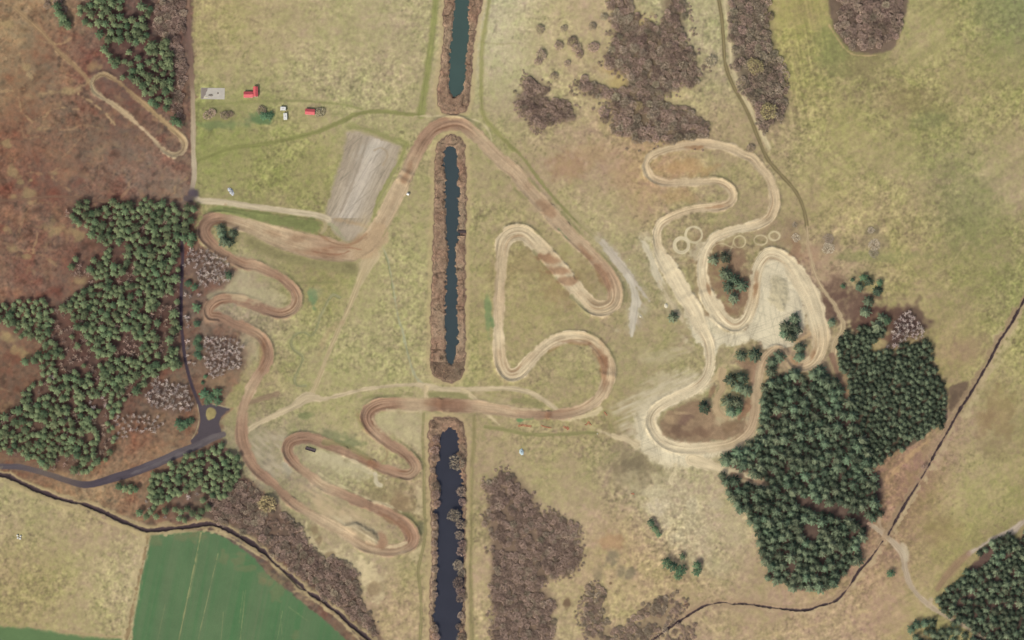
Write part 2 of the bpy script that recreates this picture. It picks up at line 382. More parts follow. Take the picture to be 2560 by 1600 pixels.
# ------------------------------------------------------------------ crop field
L_CROP = new_label('crop_field', 'smooth bright green crop field with thin tramlines in the south west')
CROP = T(0, 3, [(1425, 520), (1650, 500), (1905, 480), (2000, 490), (2150, 560), (2300, 660), (2419, 755)]) + T(1, 3, [(100, 890), (250, 1000), (400, 1130), (520, 1220), (700, 1370), (800, 1460), (880, 1530), (1300, 1990), (1300, 2300)]) + T(0, 3, [(1000, 2300), (1240, 1512), (1290, 1200), (1330, 950), (1370, 750), (1410, 600)])
sl, sd = paint_poly(CROP, (93, 119, 82), 3, 3, .02, label=L_CROP, smooth=False)
ang = math.atan2(1032, -205)
cs = (noise(22, 61, ang, 30)[sl] * 7 + noise(6, 62, ang, 40)[sl] * 4.0 + noise(3.4, 63, ang, 50)[sl] * 3.0)
mm = sstep(0, 10, sd)
col[sl] += (mm * cs)[..., None] * np.array([1.1, .1, .5], np.float32)
col[sl] += (mm * (M64[sl] * 4 + N128[sl] * 4))[..., None] * np.array([.8, .6, .5], np.float32)
for a, b, w, am in [((1900, 500), (1690, 1512), 2.6, .8), ((1870, 700), (1790, 1100), 3.5, .3), ((2060, 700), (1870, 1512), 1.6, .55), ((2320, 1040), (2270, 1512), 2.2, .5), ((2300, 1050), (2260, 1350), 1.6, .4), ((2110, 1250), (2090, 1512), 2, .35), ((1560, 1180), (1490, 1512), 2, .3)]:
    paint_line([p + (w,) for p in T(0, 3, [a, b])], (158, 152, 106), 1.2, .8, am)
for a, b, w, am in [((250, 1240), (200, 1512), 1.6, .5), ((310, 1200), (500, 1340), 1.6, .4), ((230, 1230), (250, 1512), 1.6, .3)]:
    paint_line([p + (w,) for p in T(1, 3, [a, b])], (150, 152, 106), 1.2, .8, am)
for (x, y, rx, ry) in T(0, 3, [(1730, 540, 26, 10), (1880, 530, 20, 12), (1460, 560, 18, 14), (2110, 720, 14, 14), (2250, 760, 20, 8), (2350, 840, 24, 8), (2260, 700, 20, 5)]) + T(1, 3, [(80, 900, 18, 16), (200, 1030, 16, 26), (60, 960, 10, 10), (380, 1460, 10, 10), (130, 960, 14, 12)]):
    blob(x, y, rx, (132, 124, 90), .4, ry, wob=.9)
paint_poly(T(0, 3, [(-900, 1330), (0, 1385), (300, 1400), (620, 1465), (900, 1490), (1150, 1505), (1200, 1900), (-900, 1900)]), (100, 124, 82), 5, 3, .03, label=L_CROP, smooth=False)
paint_line([p + (5,) for p in T(0, 3, [(600, 1425), (850, 1460), (1150, 1485)])], (170, 146, 112), 2, 2, .6)
# bare earth and pale grass along the field edge
paint_line([p + (16,) for p in T(0, 3, [(1330, 500), (1370, 600), (1340, 780), (1290, 900), (1270, 1100), (1220, 1300), (1190, 1512)])], (186, 168, 128), 5, 6, .7)
paint_line([p + (7,) for p in T(0, 3, [(1400, 520), (1360, 740), (1320, 900), (1280, 1080), (1250, 1200), (1220, 1400), (1200, 1512)])], (134, 112, 82), 3, 5, .75)

# pale sandy banks south of the circuit
for q, a in [([(420, 350), (520, 520), (600, 630), (690, 700), (780, 640), (900, 720), (1020, 760), (1200, 880), (1220, 1080), (1150, 1180), (1060, 1080), (960, 900), (860, 770), (740, 740), (640, 720), (520, 600), (430, 470)], .75),
             ([(1450, 690), (1560, 640), (1540, 740), (1480, 760)], .6), ([(1500, 120), (1560, 80), (1570, 300), (1510, 300)], .6), ([(740, 340), (860, 370), (900, 420), (820, 430)], .7), ([(870, 380), (1000, 400), (1160, 520), (1050, 500)], .7)]:
    paint_poly(T(1, 3, q), (202, 184, 144), 7, 12, .10, a)
for (x, y, rx, ry) in T(1, 3, [(720, 700, 14, 8), (600, 570, 10, 10), (1130, 1010, 16, 20), (560, 470, 8, 14)]):
    blob(x, y, rx, (140, 118, 90), .6, ry, wob=.7)
# earth mound inside the southern hairpin
sl, sd = paint_poly(T(1, 3, [(850, 400), (950, 380), (1150, 500), (1160, 590), (1100, 620), (960, 540), (800, 440)]), (150, 134, 106), 5, 3, .06, .85)
hgt[sl] += 2.2 * sstep(-2, 16, sd)
# ------------------------------------------------------------------ lanes, paths and roads
G_DARK = (126, 126, 80)
GREENP = (138, 140, 86)


def pathline(name, text, i, j, pts, c, w=None, **k):
    L = new_label(name, text) if name else None
    P = T(i, j, pts) if i is not None else O(pts)
    if w is not None:
        P = [p[:2] + (w,) for p in P]
    return paint_line(P, c, label=L, **k)


# grass farm tracks
pathline('grass_track', 'olive green grass track along the west bank of the northern canal', 1, 0, [(1710, -60, 16), (1700, 0, 16), (1680, 200, 15), (1650, 450, 16), (1610, 750, 17), (1580, 930, 19), (1560, 1080, 22)], (136, 138, 82), soft=5, amount=.8)
pathline('grass_track', 'narrow olive grass track along the east bank of the northern canal', 1, 0, [(2215, -60), (2205, 0), (2165, 250), (2135, 500), (2130, 900), (2150, 1090), (2230, 1200), (2330, 1310), (2430, 1410)], (144, 140, 88), 10, soft=4, amount=.75)
pathline('grass_track', 'curving dark green grass track south of the red roofed sheds', 0, 0, [(1880, 1512, 6), (2000, 1470, 7), (2200, 1400, 8), (2430, 1370, 9), (2700, 1320, 9), (3000, 1245, 10), (3220, 1150, 11), (3370, 1080, 10), (3560, 1052, 9), (3770, 1070, 9), (3980, 1090, 9)], (128, 128, 78), soft=3, amount=.8)
pathline('grass_track', 'faint grass track between the concrete slab and the white caravans', 0, 0, [(1880, 1010), (2050, 985), (2250, 970), (2430, 960), (2800, 950), (3000, 965), (3250, 990), (3420, 1030)], (132, 132, 84), 6, soft=3, amount=.6)
pathline('grass_track', 'straight dark green grass track beside the north eastern straight', 2, 0, [(-60, 1320), (0, 1385), (120, 1512), (330, 1792), (480, 1960), (620, 2100), (770, 2230)], (134, 130, 84), 7.5, soft=3, amount=.85)
pathline('grass_track', 'curved grass track under the orange netting', 2, 2, [(-250, 1010), (0, 1050), (120, 1075), (300, 1085), (500, 1080), (680, 1066), (800, 1070)], (134, 130, 86), 9, soft=3, amount=.8)
pathline('grass_track', 'straight grass track on the east bank of the southern canal', 1, 2, [(2065, 900, 8), (2055, 1200, 9), (2035, 1400, 9), (2030, 1700, 9), (2035, 2000, 8), (2025, 2250, 9), (2030, 2600, 11), (2040, 3100, 14)], (138, 128, 88), soft=4, amount=.8)
pathline('grass_track', 'thin rutted grass track west of the southern canal', 1, 2, [(1585, 890), (1575, 1100), (1590, 1400), (1590, 1700), (1600, 2000), (1580, 2150), (1535, 2350), (1545, 2480), (1560, 2650), (1560, 2850), (1545, 3080)], (150, 140, 98), 8, soft=2.5, amount=.75, ruts=2.2, c2=(122, 114, 78))
# field lane in the north east
LANE = [(1940, -60), (1955, 0), (1985, 200), (2003, 450), (2015, 600), (2055, 730), (2115, 860), (2190, 990), (2265, 1150), (2335, 1330), (2420, 1510), (2550, 1660), (2650, 1770), (2720, 1880), (2765, 2010), (2790, 2160)]
pathline(None, '', 2, 0, [(2000, -60), (2015, 0), (2045, 200), (2062, 450), (2078, 600), (2118, 740), (2185, 900), (2270, 1060), (2350, 1230), (2430, 1400)], (206, 190, 150), 11, soft=3.5, amount=.85)
pathline('field_lane', 'rutted field lane curving along the meadow in the north east', 2, 0, LANE, (140, 126, 90), 9.5, soft=1.8, amount=.92, ruts=2.8, c2=(92, 82, 60), z=-.05)
pathline('field_lane', 'pale sandy lane along the east side of the sand circuit', 3, 1, [(370, 640, 6), (380, 780, 7), (400, 900, 8), (430, 1030, 8), (480, 1150, 8), (555, 1270, 9), (630, 1380, 10), (690, 1500, 12), (712, 1560, 12), (700, 1630, 12), (640, 1710, 13), (615, 1830, 14)], (198, 178, 142), soft=2.5, amount=.95, ruts=2.2, c2=(140, 118, 88))
pathline('forest_path', 'brown path leading between the two eastern woods', 3, 2, [(600, 330, 14), (650, 480, 10), (700, 610, 8), (745, 770, 7), (770, 900, 7)], (140, 112, 92), soft=3)
# heath tracks
pathline('heath_track', 'tan track running diagonally across the heath', 0, 0, [(-60, -100), (50, 0), (200, 130), (400, 310), (550, 480), (700, 620), (800, 720), (860, 800)], (166, 140, 104), 9, soft=4, wob=4, amount=.8, ruts=2.6, c2=(140, 112, 84))
pathline(None, '', 0, 0, [(380, 885), (560, 870), (700, 860), (850, 770)], (166, 142, 106), 9, soft=5, wob=6, amount=.75)
pathline(None, '', 0, 0, [(740, 890), (850, 960), (960, 1040), (1090, 1180)], (176, 150, 112), 5, soft=3, wob=5, amount=.8)
pathline(None, '', 0, 0, [(180, 520), (240, 640), (300, 740)], (168, 144, 108), 6, soft=4, wob=6, amount=.7)
pathline('heath_track', 'thin rutted track across the heath to the road junction', 0, 1, [(-100, 390), (0, 385), (250, 370), (480, 345), (700, 352), (900, 378), (1350, 382), (1700, 370)], (132, 104, 84), 7, soft=3, amount=.7, ruts=1.8, c2=(112, 86, 72))
# small circuit on the heath
L = new_label('dirt_track', 'narrow elongated dirt loop on the heath in the north west')
OV = T(0, 0, [(868, 800, 12, 166, 148, 116), (900, 735, 13, 156, 136, 106), (970, 700, 13, 150, 130, 100), (1060, 735, 12, 150, 128, 98), (1150, 800, 11, 156, 130, 98), (1300, 930, 10, 164, 138, 104), (1450, 1060, 11, 172, 146, 108), (1580, 1180, 12, 176, 150, 112), (1690, 1270, 13, 174, 150, 114), (1745, 1345, 15, 178, 156, 122), (1725, 1430, 16, 182, 160, 128), (1650, 1465, 14, 176, 156, 124), (1560, 1430, 13, 182, 162, 130), (1450, 1320, 11, 184, 162, 130), (1350, 1220, 11, 188, 164, 132), (1250, 1135, 11, 186, 162, 128), (1100, 1010, 12, 180, 158, 124), (960, 915, 13, 176, 156, 124), (890, 860, 13, 166, 150, 118), (868, 800, 12, 166, 148, 116)])


def race_track(P, label, berm=1.0, dark=.12, soft=3.2, wob=3.2, groove=1.0, jumps=()):
    sl, d, s, lat, rows, cv = line_field(P, margin=20, spacing=5.0)
    hw = rows[0] / 2
    u = lat / np.maximum(hw, 1)
    k = np.clip(np.abs(cv) * 60, 0, 1)
    dd = hw - d + EDGE[sl] * wob + N32[sl] * 2.0
    m = sstep(-soft, soft, dd)
    cc = np.stack(rows[1:4], -1)
    kk = .45 + .55 * k
    st = (vnoise(s / 70.0, lat / 2.0 + 40, 71) * .11 + vnoise(s / 30.0, lat / 3.6 + 11, 72) * .08) * kk + vnoise(s / 80.0, lat / 11.0 + 5, 74) * .045 + .03 * N9[sl] + .025 * N5[sl] + .03 * N32[sl]
    cc = cc * (1 + st)[..., None]
    wet = np.clip(vnoise(s / 34.0, u * 1.3 + 20, 73) * 1.4 - .35, 0, 1) * (np.abs(u) < .92)
    wet = np.clip(wet + .5 * np.clip(vnoise(s / 55.0, lat / 4.0 + 77, 77) * 1.6 - .5, 0, 1), 0, 1)
    cc = cc * (1 - wet[..., None] * np.array([.14, .19, .21], np.float32) * dark * 3.2)
    out = -np.sign(cv) * lat / np.maximum(hw, 1)      # +1 on the outside of the bend
    off = -.45 + .25 * vnoise(s / 80.0, s * 0 + 3, 78)
    gr = np.exp(-((out - off) / .16) ** 2) * k * (0.6 + .6 * vnoise(s / 30.0, u * 2, 75)) * groove
    g2 = np.exp(-((out - off - .5) / .07) ** 2) * k * (0.4 + .8 * vnoise(s / 24.0, u * 2 + 9, 79)) * groove
    cc = cc * (1 - np.clip(gr + .8 * g2, 0, 1)[..., None] * np.array([.21, .28, .32], np.float32))
    ll = np.exp(-((out - off - .28) / .10) ** 2) * k * (0.5 + .7 * vnoise(s / 28.0, u * 2 + 5, 80))
    cc = cc * (1 + .07 * np.clip(ll, 0, 1)[..., None])
    col[sl] = col[sl] * (1 - m[..., None]) + cc * m[..., None]
    lab[sl][dd > 0] = label
    # grass banks and berms are real relief
    e = d - hw
    bank = np.exp(-((e + 1.0) / 4.2) ** 2)
    hb = berm * (0.10 + 0.22 * N32[sl] + .15 * N16[sl] + 1.05 * k * sstep(.0, .6, out)) * bank
    bed = -0.18 * berm * sstep(0, 8, dd) - .16 * berm * np.clip(gr, 0, 1) + .12 * berm * np.clip(ll, 0, 1)
    rut = vnoise(s / 70.0, lat / 1.9 + 40, 76) * .09 * m * kk
    rough = .05 * N5[sl] * m
    j = np.zeros_like(d)
    for (jx, jy, jl, jh) in jumps:
        q = (X[sl] - jx) ** 2 + (Y[sl] - jy) ** 2 + (d > hw + 3) * 1e6
        if q.min() < 900:
            sj = s.ravel()[np.argmin(q)]
            j += jh * np.exp(-((s - sj) / jl) ** 2) * sstep(-2, 4, dd)
    hgt[sl] += hb + bed + rut + rough + j


race_track(OV, L, .7, .05)

ROADC = (178, 164, 136)
PLOT = T(1, 0, [(850, 1255), (960, 1240), (1100, 1275), (1250, 1330), (1385, 1375)]) + T(1, 1, [(1345, -60), (1335, 60), (1225, 270), (1120, 480), (1090, 580), (1050, 630), (1010, 680), (940, 750), (880, 775), (820, 760), (740, 690), (680, 600), (655, 500), (715, 260), (790, 60), (815, -40)])
L = new_label('parking_area', 'pale gravel parking area scored with tyre marks')
sl, sd = paint_poly(PLOT, (170, 155, 132), 6, 4, .04, label=L, smooth=False, z=-.08)
mm = sstep(0, 8, sd)
a1, a2 = math.radians(-68), math.radians(-40)
tr = np.clip(noise(3.2, 81, a1, 26) * .8 + noise(5, 82, a1, 18) * .7, -1, 1)[sl]
tr2 = np.clip(noise(2.6, 83, a2, 30) - .35, 0, 1)[sl] + np.clip(noise(2.6, 84, math.radians(-58), 30) - .35, 0, 1)[sl]
light = np.exp(-(((X[sl] - 905) + (Y[sl] - 450) * .42) / 34) ** 2) * (Y[sl] < 545)
col[sl] += (mm * light)[..., None] * np.array([26, 28, 32], np.float32)
col[sl] *= (1 + mm * (.06 * tr - .20 * tr2 + .02 * M9[sl]))[..., None]
blob(917, 380, 34, (192, 182, 164), .55, 18, ang=-.5)
blob(884, 578, 34, (186, 170, 148), .6, 16)
paint_line(T(1, 0, [(1120, 1420, 5), (1180, 1395, 5), (1240, 1440, 5), (1235, 1500, 5), (1200, 1560, 5)]), (160, 140, 112), 2, 1, .5)
for q in [[(930, 1290), (880, 1430), (830, 1600)], [(1000, 1300), (940, 1480), (850, 1750)], [(1060, 1300), (1000, 1480), (900, 1760), (800, 1990)]]:
    paint_line([p[:2] + (7,) for p in T(1, 0, q)], (146, 132, 114), 4, 3, .6)
paint_line(T(1, 1, [(690, 600, 7), (760, 660, 7), (830, 740, 6)]), (150, 152, 112), 3, 4, .5)
paint_line(T(1, 1, [(750, 560, 8), (860, 580, 8), (1000, 610, 8), (1080, 650, 8)]), (172, 146, 112), 4, 3, .6)
paint_line(T(1, 0, [(880, 1195, 10), (980, 1205, 10), (1150, 1260, 14), (1300, 1320, 14), (1420, 1370, 16)]), (138, 136, 88), 5, 4, .75)
paint_line(T(1, 0, [(1420, 1370, 8), (1370, 1500, 8), (1290, 1640, 8), (1150, 1900, 8), (1110, 2050, 7)]), (142, 140, 88), 3, 3, .85)
blob(1005, 331, 7, (110, 104, 74), .7, 5)

GR1 = new_label('gravel_road', 'pale gravel road from the wood junction to the parking area')
paint_line(T(0, 1, [(1860, 360, 14), (1900, 385, 15), (2100, 398, 16), (2419, 445, 16)]) + T(1, 1, [(120, 458, 15), (350, 490, 15), (560, 520, 16), (680, 560, 18)]), (196, 180, 150), 2.2, 1.2, .95, GR1)
paint_line(T(0, 1, [(2130, 420, 6), (2140, 470, 6), (2160, 540, 8)]), (176, 150, 116), 3, 2, .7)
GR2 = new_label('gravel_road', 'straight lane along the western edge of the meadow')


def road_rows(P, label, soft=2, wob=1.2, tex=.05, z=-.05):
    sl, d, s, lat, rows, cv = line_field(P)
    dd = rows[0] / 2 - d + EDGE[sl] * wob
    m = sstep(-soft, soft, dd)[..., None]
    cc = np.stack(rows[1:4], -1) * (1 + tex * vnoise(s / 40.0, lat / 2.5 + 9, 91) + .03 * N9[sl])[..., None]
    col[sl] = col[sl] * (1 - m) + cc * m
    lab[sl][dd > 0] = label
    hgt[sl] += z * sstep(-1, 3, dd)


road_rows(T(0, 0, [(1765, -850, 13, 134, 106, 88), (1770, 0, 13, 138, 110, 92), (1785, 300, 12, 118, 94, 84), (1805, 600, 12, 128, 104, 90), (1815, 800, 11, 146, 122, 102), (1822, 900, 11, 168, 148, 122), (1826, 1200, 12, 182, 164, 136), (1830, 1512, 12, 186, 170, 142), (1838, 1650, 13, 182, 166, 140), (1820, 1760, 12, 160, 144, 124), (1800, 1840, 12, 110, 94, 90)]), GR2)
blob(484, 482, 11, (84, 74, 82), .9, 9, wob=.5)
blob(470, 497, 14, (88, 78, 82), .7, 7, wob=.5)
# asphalt
AS = new_label('asphalt_road', 'dark narrow asphalt lane running south along the pine wood')
ASC = (78, 70, 76)
road_rows(T(0, 1, [(1700, 560, 8, 92, 78, 76), (1712, 700, 9, 86, 72, 74), (1725, 900, 8, 72, 60, 68), (1716, 1150, 8, 72, 60, 68), (1710, 1512, 8, 72, 60, 68), (1725, 1662, 8, 72, 60, 68), (1740, 1812, 8, 70, 60, 68), (1770, 1980, 8, 70, 60, 68), (1820, 2150, 8, 72, 62, 70), (1868, 2270, 9, 80, 70, 76), (1900, 2360, 11, 84, 74, 80), (1915, 2470, 12, 84, 76, 82), (1900, 2560, 14, 84, 76, 82)]), AS, .9, .5)
paint_poly(T(0, 2, [(1890, 830), (1930, 800), (2000, 795), (2080, 815), (2180, 835), (2170, 865), (2130, 890), (2085, 930), (2070, 980), (2090, 1040), (2110, 1105), (2030, 1140), (1950, 1180), (1820, 1200), (1800, 1140), (1870, 1070), (1900, 980), (1915, 900)]), (84, 76, 80), 1.2, .8, .03, label=AS, smooth=False, z=-.05)
ASR = new_label('asphalt_road', 'wide grey asphalt road sweeping west past the pine plantation')
road_rows(T(0, 2, [(2110, 1080, 15, 110, 100, 98), (1990, 1125, 18, 104, 96, 96), (1880, 1180, 19, 94, 86, 88), (1700, 1255, 21, 96, 88, 90), (1450, 1365, 22, 94, 86, 90), (1250, 1440, 21, 84, 76, 82), (1050, 1500, 20, 82, 74, 80), (900, 1545, 17, 80, 72, 80), (780, 1555, 16, 86, 78, 82), (640, 1520, 15, 100, 88, 84), (430, 1450, 14, 110, 98, 92), (280, 1408, 14, 98, 88, 88), (150, 1385, 14, 94, 86, 90), (0, 1383, 14, 92, 84, 88), (-900, 1330, 14, 92, 84, 88)]), ASR, 1.2, .8)
paint_line(T(0, 2, [(1250, 1450, 5), (1450, 1370, 6), (1700, 1262, 6), (1900, 1170, 5)]), (112, 104, 104), 3, 2, .6)
# grass island in the asphalt and pale verge
sl, sd = paint_poly(T(0, 2, [(1950, 850), (1985, 825), (2030, 840), (2050, 880), (2020, 930), (1975, 950), (1948, 910)]), (150, 136, 92), 1.5, 1.5, .12)
lab[sl][sd > 0] = 0
hgt[sl] += .12 * sstep(0, 2, sd)
paint_line([p + (2,) for p in T(0, 2, [(1865, 800), (1880, 900), (1875, 980), (1850, 1060), (1815, 1120)])], (170, 158, 126), .9, .6, .85)
paint_line([p + (2,) for p in T(0, 2, [(2010, 795), (2100, 815), (2190, 840)])], (172, 158, 124), .9, .8, .8)
paint_line([p + (6,) for p in T(0, 2, [(2150, 870), (2100, 920), (2190, 840)])], (150, 116, 90), 2, 2, .6)

# pipeline trace and the small old kart line
pathline('footpath', 'thin pale grey path running south from the start to the canal crossing', 1, 1, [(1190, 810, 3), (1240, 930, 4), (1280, 1100, 4), (1310, 1300, 4), (1350, 1512, 4), (1385, 1620, 4), (1430, 1810, 6), (1480, 1980, 6), (1520, 2070, 6), (1570, 2110, 8)], (164, 164, 134), soft=2, wob=2.5, amount=.75)
paint_line([p + (2,) for p in T(1, 1, [(1185, 830), (1230, 930), (1270, 1100), (1300, 1290)])], (120, 122, 80), 1.2, 2, .6)
L = new_label('footpath', 'overgrown winding grey groove in the western meadow')
OLD = T(1, 1, [(790, 1300, 4), (730, 1270, 4), (680, 1330, 4), (620, 1450, 4), (590, 1540, 4)]) + T(1, 2, [(560, 100, 4), (520, 150, 4), (460, 115, 4), (380, 130, 5), (335, 200, 5), (350, 270, 5), (440, 345, 5), (430, 410, 5), (395, 480, 5), (365, 560, 5), (390, 620, 5), (470, 620, 4)])
paint_line([(x, y, w + 12) for x, y, w in OLD], (144, 144, 96), 5, 7, .25)
sl, dd = paint_line([(x, y, w + 2) for x, y, w in OLD], (122, 122, 84), 2.2, 2.6, .65, label=L, ruts=1.5, c2=(166, 160, 126))
hgt[sl] -= .2 * sstep(-1, 3, dd)
paint_line([p + (5,) for p in T(1, 1, [(680, 1340), (640, 1430), (560, 1530)])], (176, 168, 128), 3, 2, .5)
pathline('dirt_path', 'tan dirt path dropping south west from the start area', 1, 1, [(1090, 900, 44), (1050, 980, 38), (1010, 1070, 26), (960, 1190, 15), (905, 1330, 13), (850, 1460, 12), (800, 1560, 11), (740, 1700, 11), (690, 1810, 11), (620, 1990, 11), (560, 2140, 11), (520, 2230, 16)], (190, 172, 134), soft=3, amount=.95, ruts=2.8, c2=(164, 142, 106))
pathline(None, '', 1, 2, [(820, 20), (700, 100), (640, 220), (590, 330)], (164, 138, 108), 10, soft=6, wob=7, amount=.4)
pathline('dirt_path', 'pale dirt path linking both halves of the circuit over the canal crossing', 1, 2, [(-150, 1090, 14), (0, 990, 14), (200, 890, 14), (330, 830, 16), (420, 770, 26), (480, 735, 30), (560, 735, 20), (640, 745, 10), (800, 710, 9), (1000, 660, 9), (1200, 630, 9), (1400, 615, 9), (1520, 610, 12), (1620, 630, 17), (1750, 652, 14), (1900, 655, 14), (2000, 655, 14), (2200, 650, 12), (2419, 650, 11), (2570, 680, 11), (2690, 735, 12), (2780, 800, 12), (2850, 860, 12)], (192, 174, 140), soft=2.2)
pathline(None, '', 1, 2, [(1605, 640, 12), (1608, 720, 12), (1605, 790, 10)], (196, 176, 138), soft=2.5)
pathline(None, '', 1, 2, [(1960, 670, 14), (2040, 720, 12), (2120, 800, 10), (2200, 900, 8), (2300, 990, 3)], (194, 176, 138), soft=2.5)
pathline(None, '', 1, 2, [(-80, 790), (60, 740), (200, 705)], (140, 118, 96), 14, soft=3, wob=3, amount=.8)
pathline('grass_track', 'faint spur curling off the south western hairpins', 1, 2, [(1200, 1160), (1240, 1240), (1225, 1310), (1190, 1345)], (160, 138, 104), 6, soft=3, amount=.8)

# ------------------------------------------------------------------ pale sand around the eastern circuit
SAND = new_label('sand_area', 'spread of pale bare sand around the eastern circuit')
paint_poly(T(2, 2, [(1160, 900), (1230, 800), (1300, 735), (1450, 690), (1600, 620), (1740, 560), (1880, 500), (1870, 640), (1720, 720), (1480, 830), (1390, 900), (1370, 1000), (1420, 1090), (1540, 1150), (1800, 1170), (2100, 1150), (2240, 1060), (2200, 1170), (2080, 1240), (1950, 1290), (1830, 1310), (1950, 1390), (1850, 1400), (1680, 1380), (1550, 1400), (1470, 1390), (1320, 1330), (1170, 1200), (1050, 1110), (1160, 1130)]), (212, 197, 163), 9, 4, .04, .92, SAND)
paint_poly(T(2, 2, [(1690, 60), (1800, 20), (1900, 130), (2050, 125), (2200, 80), (2280, -60), (2419, -120), (2480, 0), (2440, 230), (2380, 220), (2250, 190), (2100, 235), (1960, 240), (1920, 330), (1830, 320), (1800, 250), (1720, 190)]), (214, 201, 169), 5, 6, .05, .95, SAND)
paint_poly(T(3, 1, [(-140, 1080), (-60, 960), (60, 930), (190, 990), (270, 1100), (320, 1250), (360, 1420), (330, 1600), (250, 1740), (120, 1790), (-60, 1750), (-140, 1500), (-150, 1250)]), (214, 201, 170), 5, 6, .05, .95, SAND)
paint_poly(T(2, 2, [(1180, 930), (1250, 820), (1340, 750), (1480, 730), (1600, 700), (1430, 810), (1330, 900), (1290, 1000), (1350, 1130), (1480, 1220), (1700, 1260), (1900, 1250), (1700, 1340), (1480, 1330), (1330, 1270), (1200, 1150)]), (216, 203, 171), 14, 6, .04, .8)
paint_poly(T(2, 2, [(1640, -40), (1720, -120), (1840, -60), (1960, 40), (2090, 105), (2230, 60), (2290, -120), (2400, -240), (2540, -200), (2560, 60), (2480, 210), (2340, 190), (2200, 170), (2080, 230), (1950, 240), (1880, 260), (1780, 200), (1690, 90)]), (216, 203, 171), 8, 7, .04, .85, SAND)
# tyre marks over the open sand
w_ = window(1500, 600, 2080, 1180)
sm = (lab[w_] == SAND)
tm = sum(np.clip(noise(3.0, 310 + k, math.radians(a_), 24)[w_] - .25, 0, 1) for k, a_ in enumerate((-70, -20, 25, 80)))
col[w_] *= (1 - .13 * np.clip(tm, 0, 1) * sm + .05 * sm * M32[w_])[..., None]
# dune inside the eastern hairpin
sl, sd = paint_poly(T(3, 1, [(20, 1160), (70, 1090), (130, 1120), (190, 1220), (210, 1320), (150, 1420), (70, 1420), (20, 1320)]), (182, 170, 138), 6, 8, .07, .8)
hgt[sl] += 1.6 * sstep(-6, 30, sd) * (1 + .18 * N16[sl])
# thinner veils of sand, dragged out by the wheels
def veil(i, j, q, c, a, ang, wl=5, st=9, soft=16):
    P = smooth_poly(T(i, j, q))
    sl, sd = poly_sd(P, 40)
    n = vnoise((X[sl] * math.cos(ang) + Y[sl] * math.sin(ang)) / (wl * st), (-X[sl] * math.sin(ang) + Y[sl] * math.cos(ang)) / wl, 301)
    n2 = vnoise((X[sl] * math.cos(ang) + Y[sl] * math.sin(ang)) / (wl * st * .4), (-X[sl] * math.sin(ang) + Y[sl] * math.cos(ang)) / (wl * 2.2), 302)
    blend(sl, np.clip(sstep(-soft, soft, sd + EDGE[sl] * 6) * (.55 + .6 * n + .35 * n2) * a, 0, 1), c)


veil(2, 2, [(940, 860), (1100, 700), (1300, 560), (1560, 480), (1780, 520), (1700, 640), (1400, 760), (1200, 900), (1150, 1100), (1060, 1080)], (200, 186, 154), .9, math.radians(-24))
veil(2, 2, [(1180, 320), (1400, 260), (1640, 180), (1720, 330), (1500, 380), (1300, 420)], (192, 178, 144), .55, math.radians(-14))
veil(2, 1, [(1200, 740), (1330, 720), (1440, 960), (1480, 1200), (1600, 1440), (1560, 1512), (1400, 1250), (1280, 950)], (204, 190, 158), .8, math.radians(60))
veil(2, 1, [(760, 720), (900, 780), (1120, 1040), (1260, 1240), (1300, 1400), (1160, 1600), (1090, 1580), (1120, 1300), (1000, 1060)], (190, 178, 158), .6, math.radians(55))
veil(2, 3, [(1000, -40), (1500, -60), (1700, 150), (1850, 400), (1900, 800), (1700, 900), (1500, 600), (1250, 250)], (198, 184, 146), .6, math.radians(60), 8, 2)
w_ = window(1540, 1150, 1860, 1470)
fq = np.exp(-(((X[w_] - 1700) / 95) ** 2 + ((Y[w_] - 1310) / 100) ** 2))
col[w_] *= (1 + fq * (.09 * F4[w_] + .08 * N5[w_] + .07 * N9[w_]))[..., None]
veil(1, 2, [(-60, 1090), (200, 1050), (300, 1150), (220, 1300), (330, 1450), (200, 1500), (0, 1400)], (180, 166, 138), .95, math.radians(40), 6, 4)
veil(1, 3, [(400, 60), (640, 120), (900, 240), (1150, 300), (1100, 480), (900, 440), (600, 320)], (192, 170, 134), .95, math.radians(32), 6, 5)
veil(1, 3, [(700, 330), (950, 380), (1180, 500), (1160, 640), (900, 520)], (202, 184, 148), .9, math.radians(32), 5, 5)
veil(1, 2, [(500, 1240), (800, 1260), (1100, 1420), (1000, 1500), (700, 1380)], (194, 182, 146), .9, math.radians(28), 6, 4)
veil(1, 2, [(2000, 680), (2250, 660), (2419, 760), (2419, 860), (2200, 800)], (190, 172, 134), .5, math.radians(10), 5, 5)
veil(1, 1, [(1000, 560), (1150, 560), (1260, 700), (1150, 950), (1000, 1060), (930, 880)], (192, 172, 136), .7, math.radians(-60), 5, 6)
veil(3, 1, [(380, 780), (700, 850), (760, 1050), (560, 1180), (420, 1000)], (176, 148, 120), .6, math.radians(40), 8, 2)
veil(2, 2, [(1380, 960), (1560, 860), (1800, 800), (2000, 1000), (2200, 960), (2100, 1120), (1600, 1150), (1430, 1080)], (176, 150, 118), .0, 0)
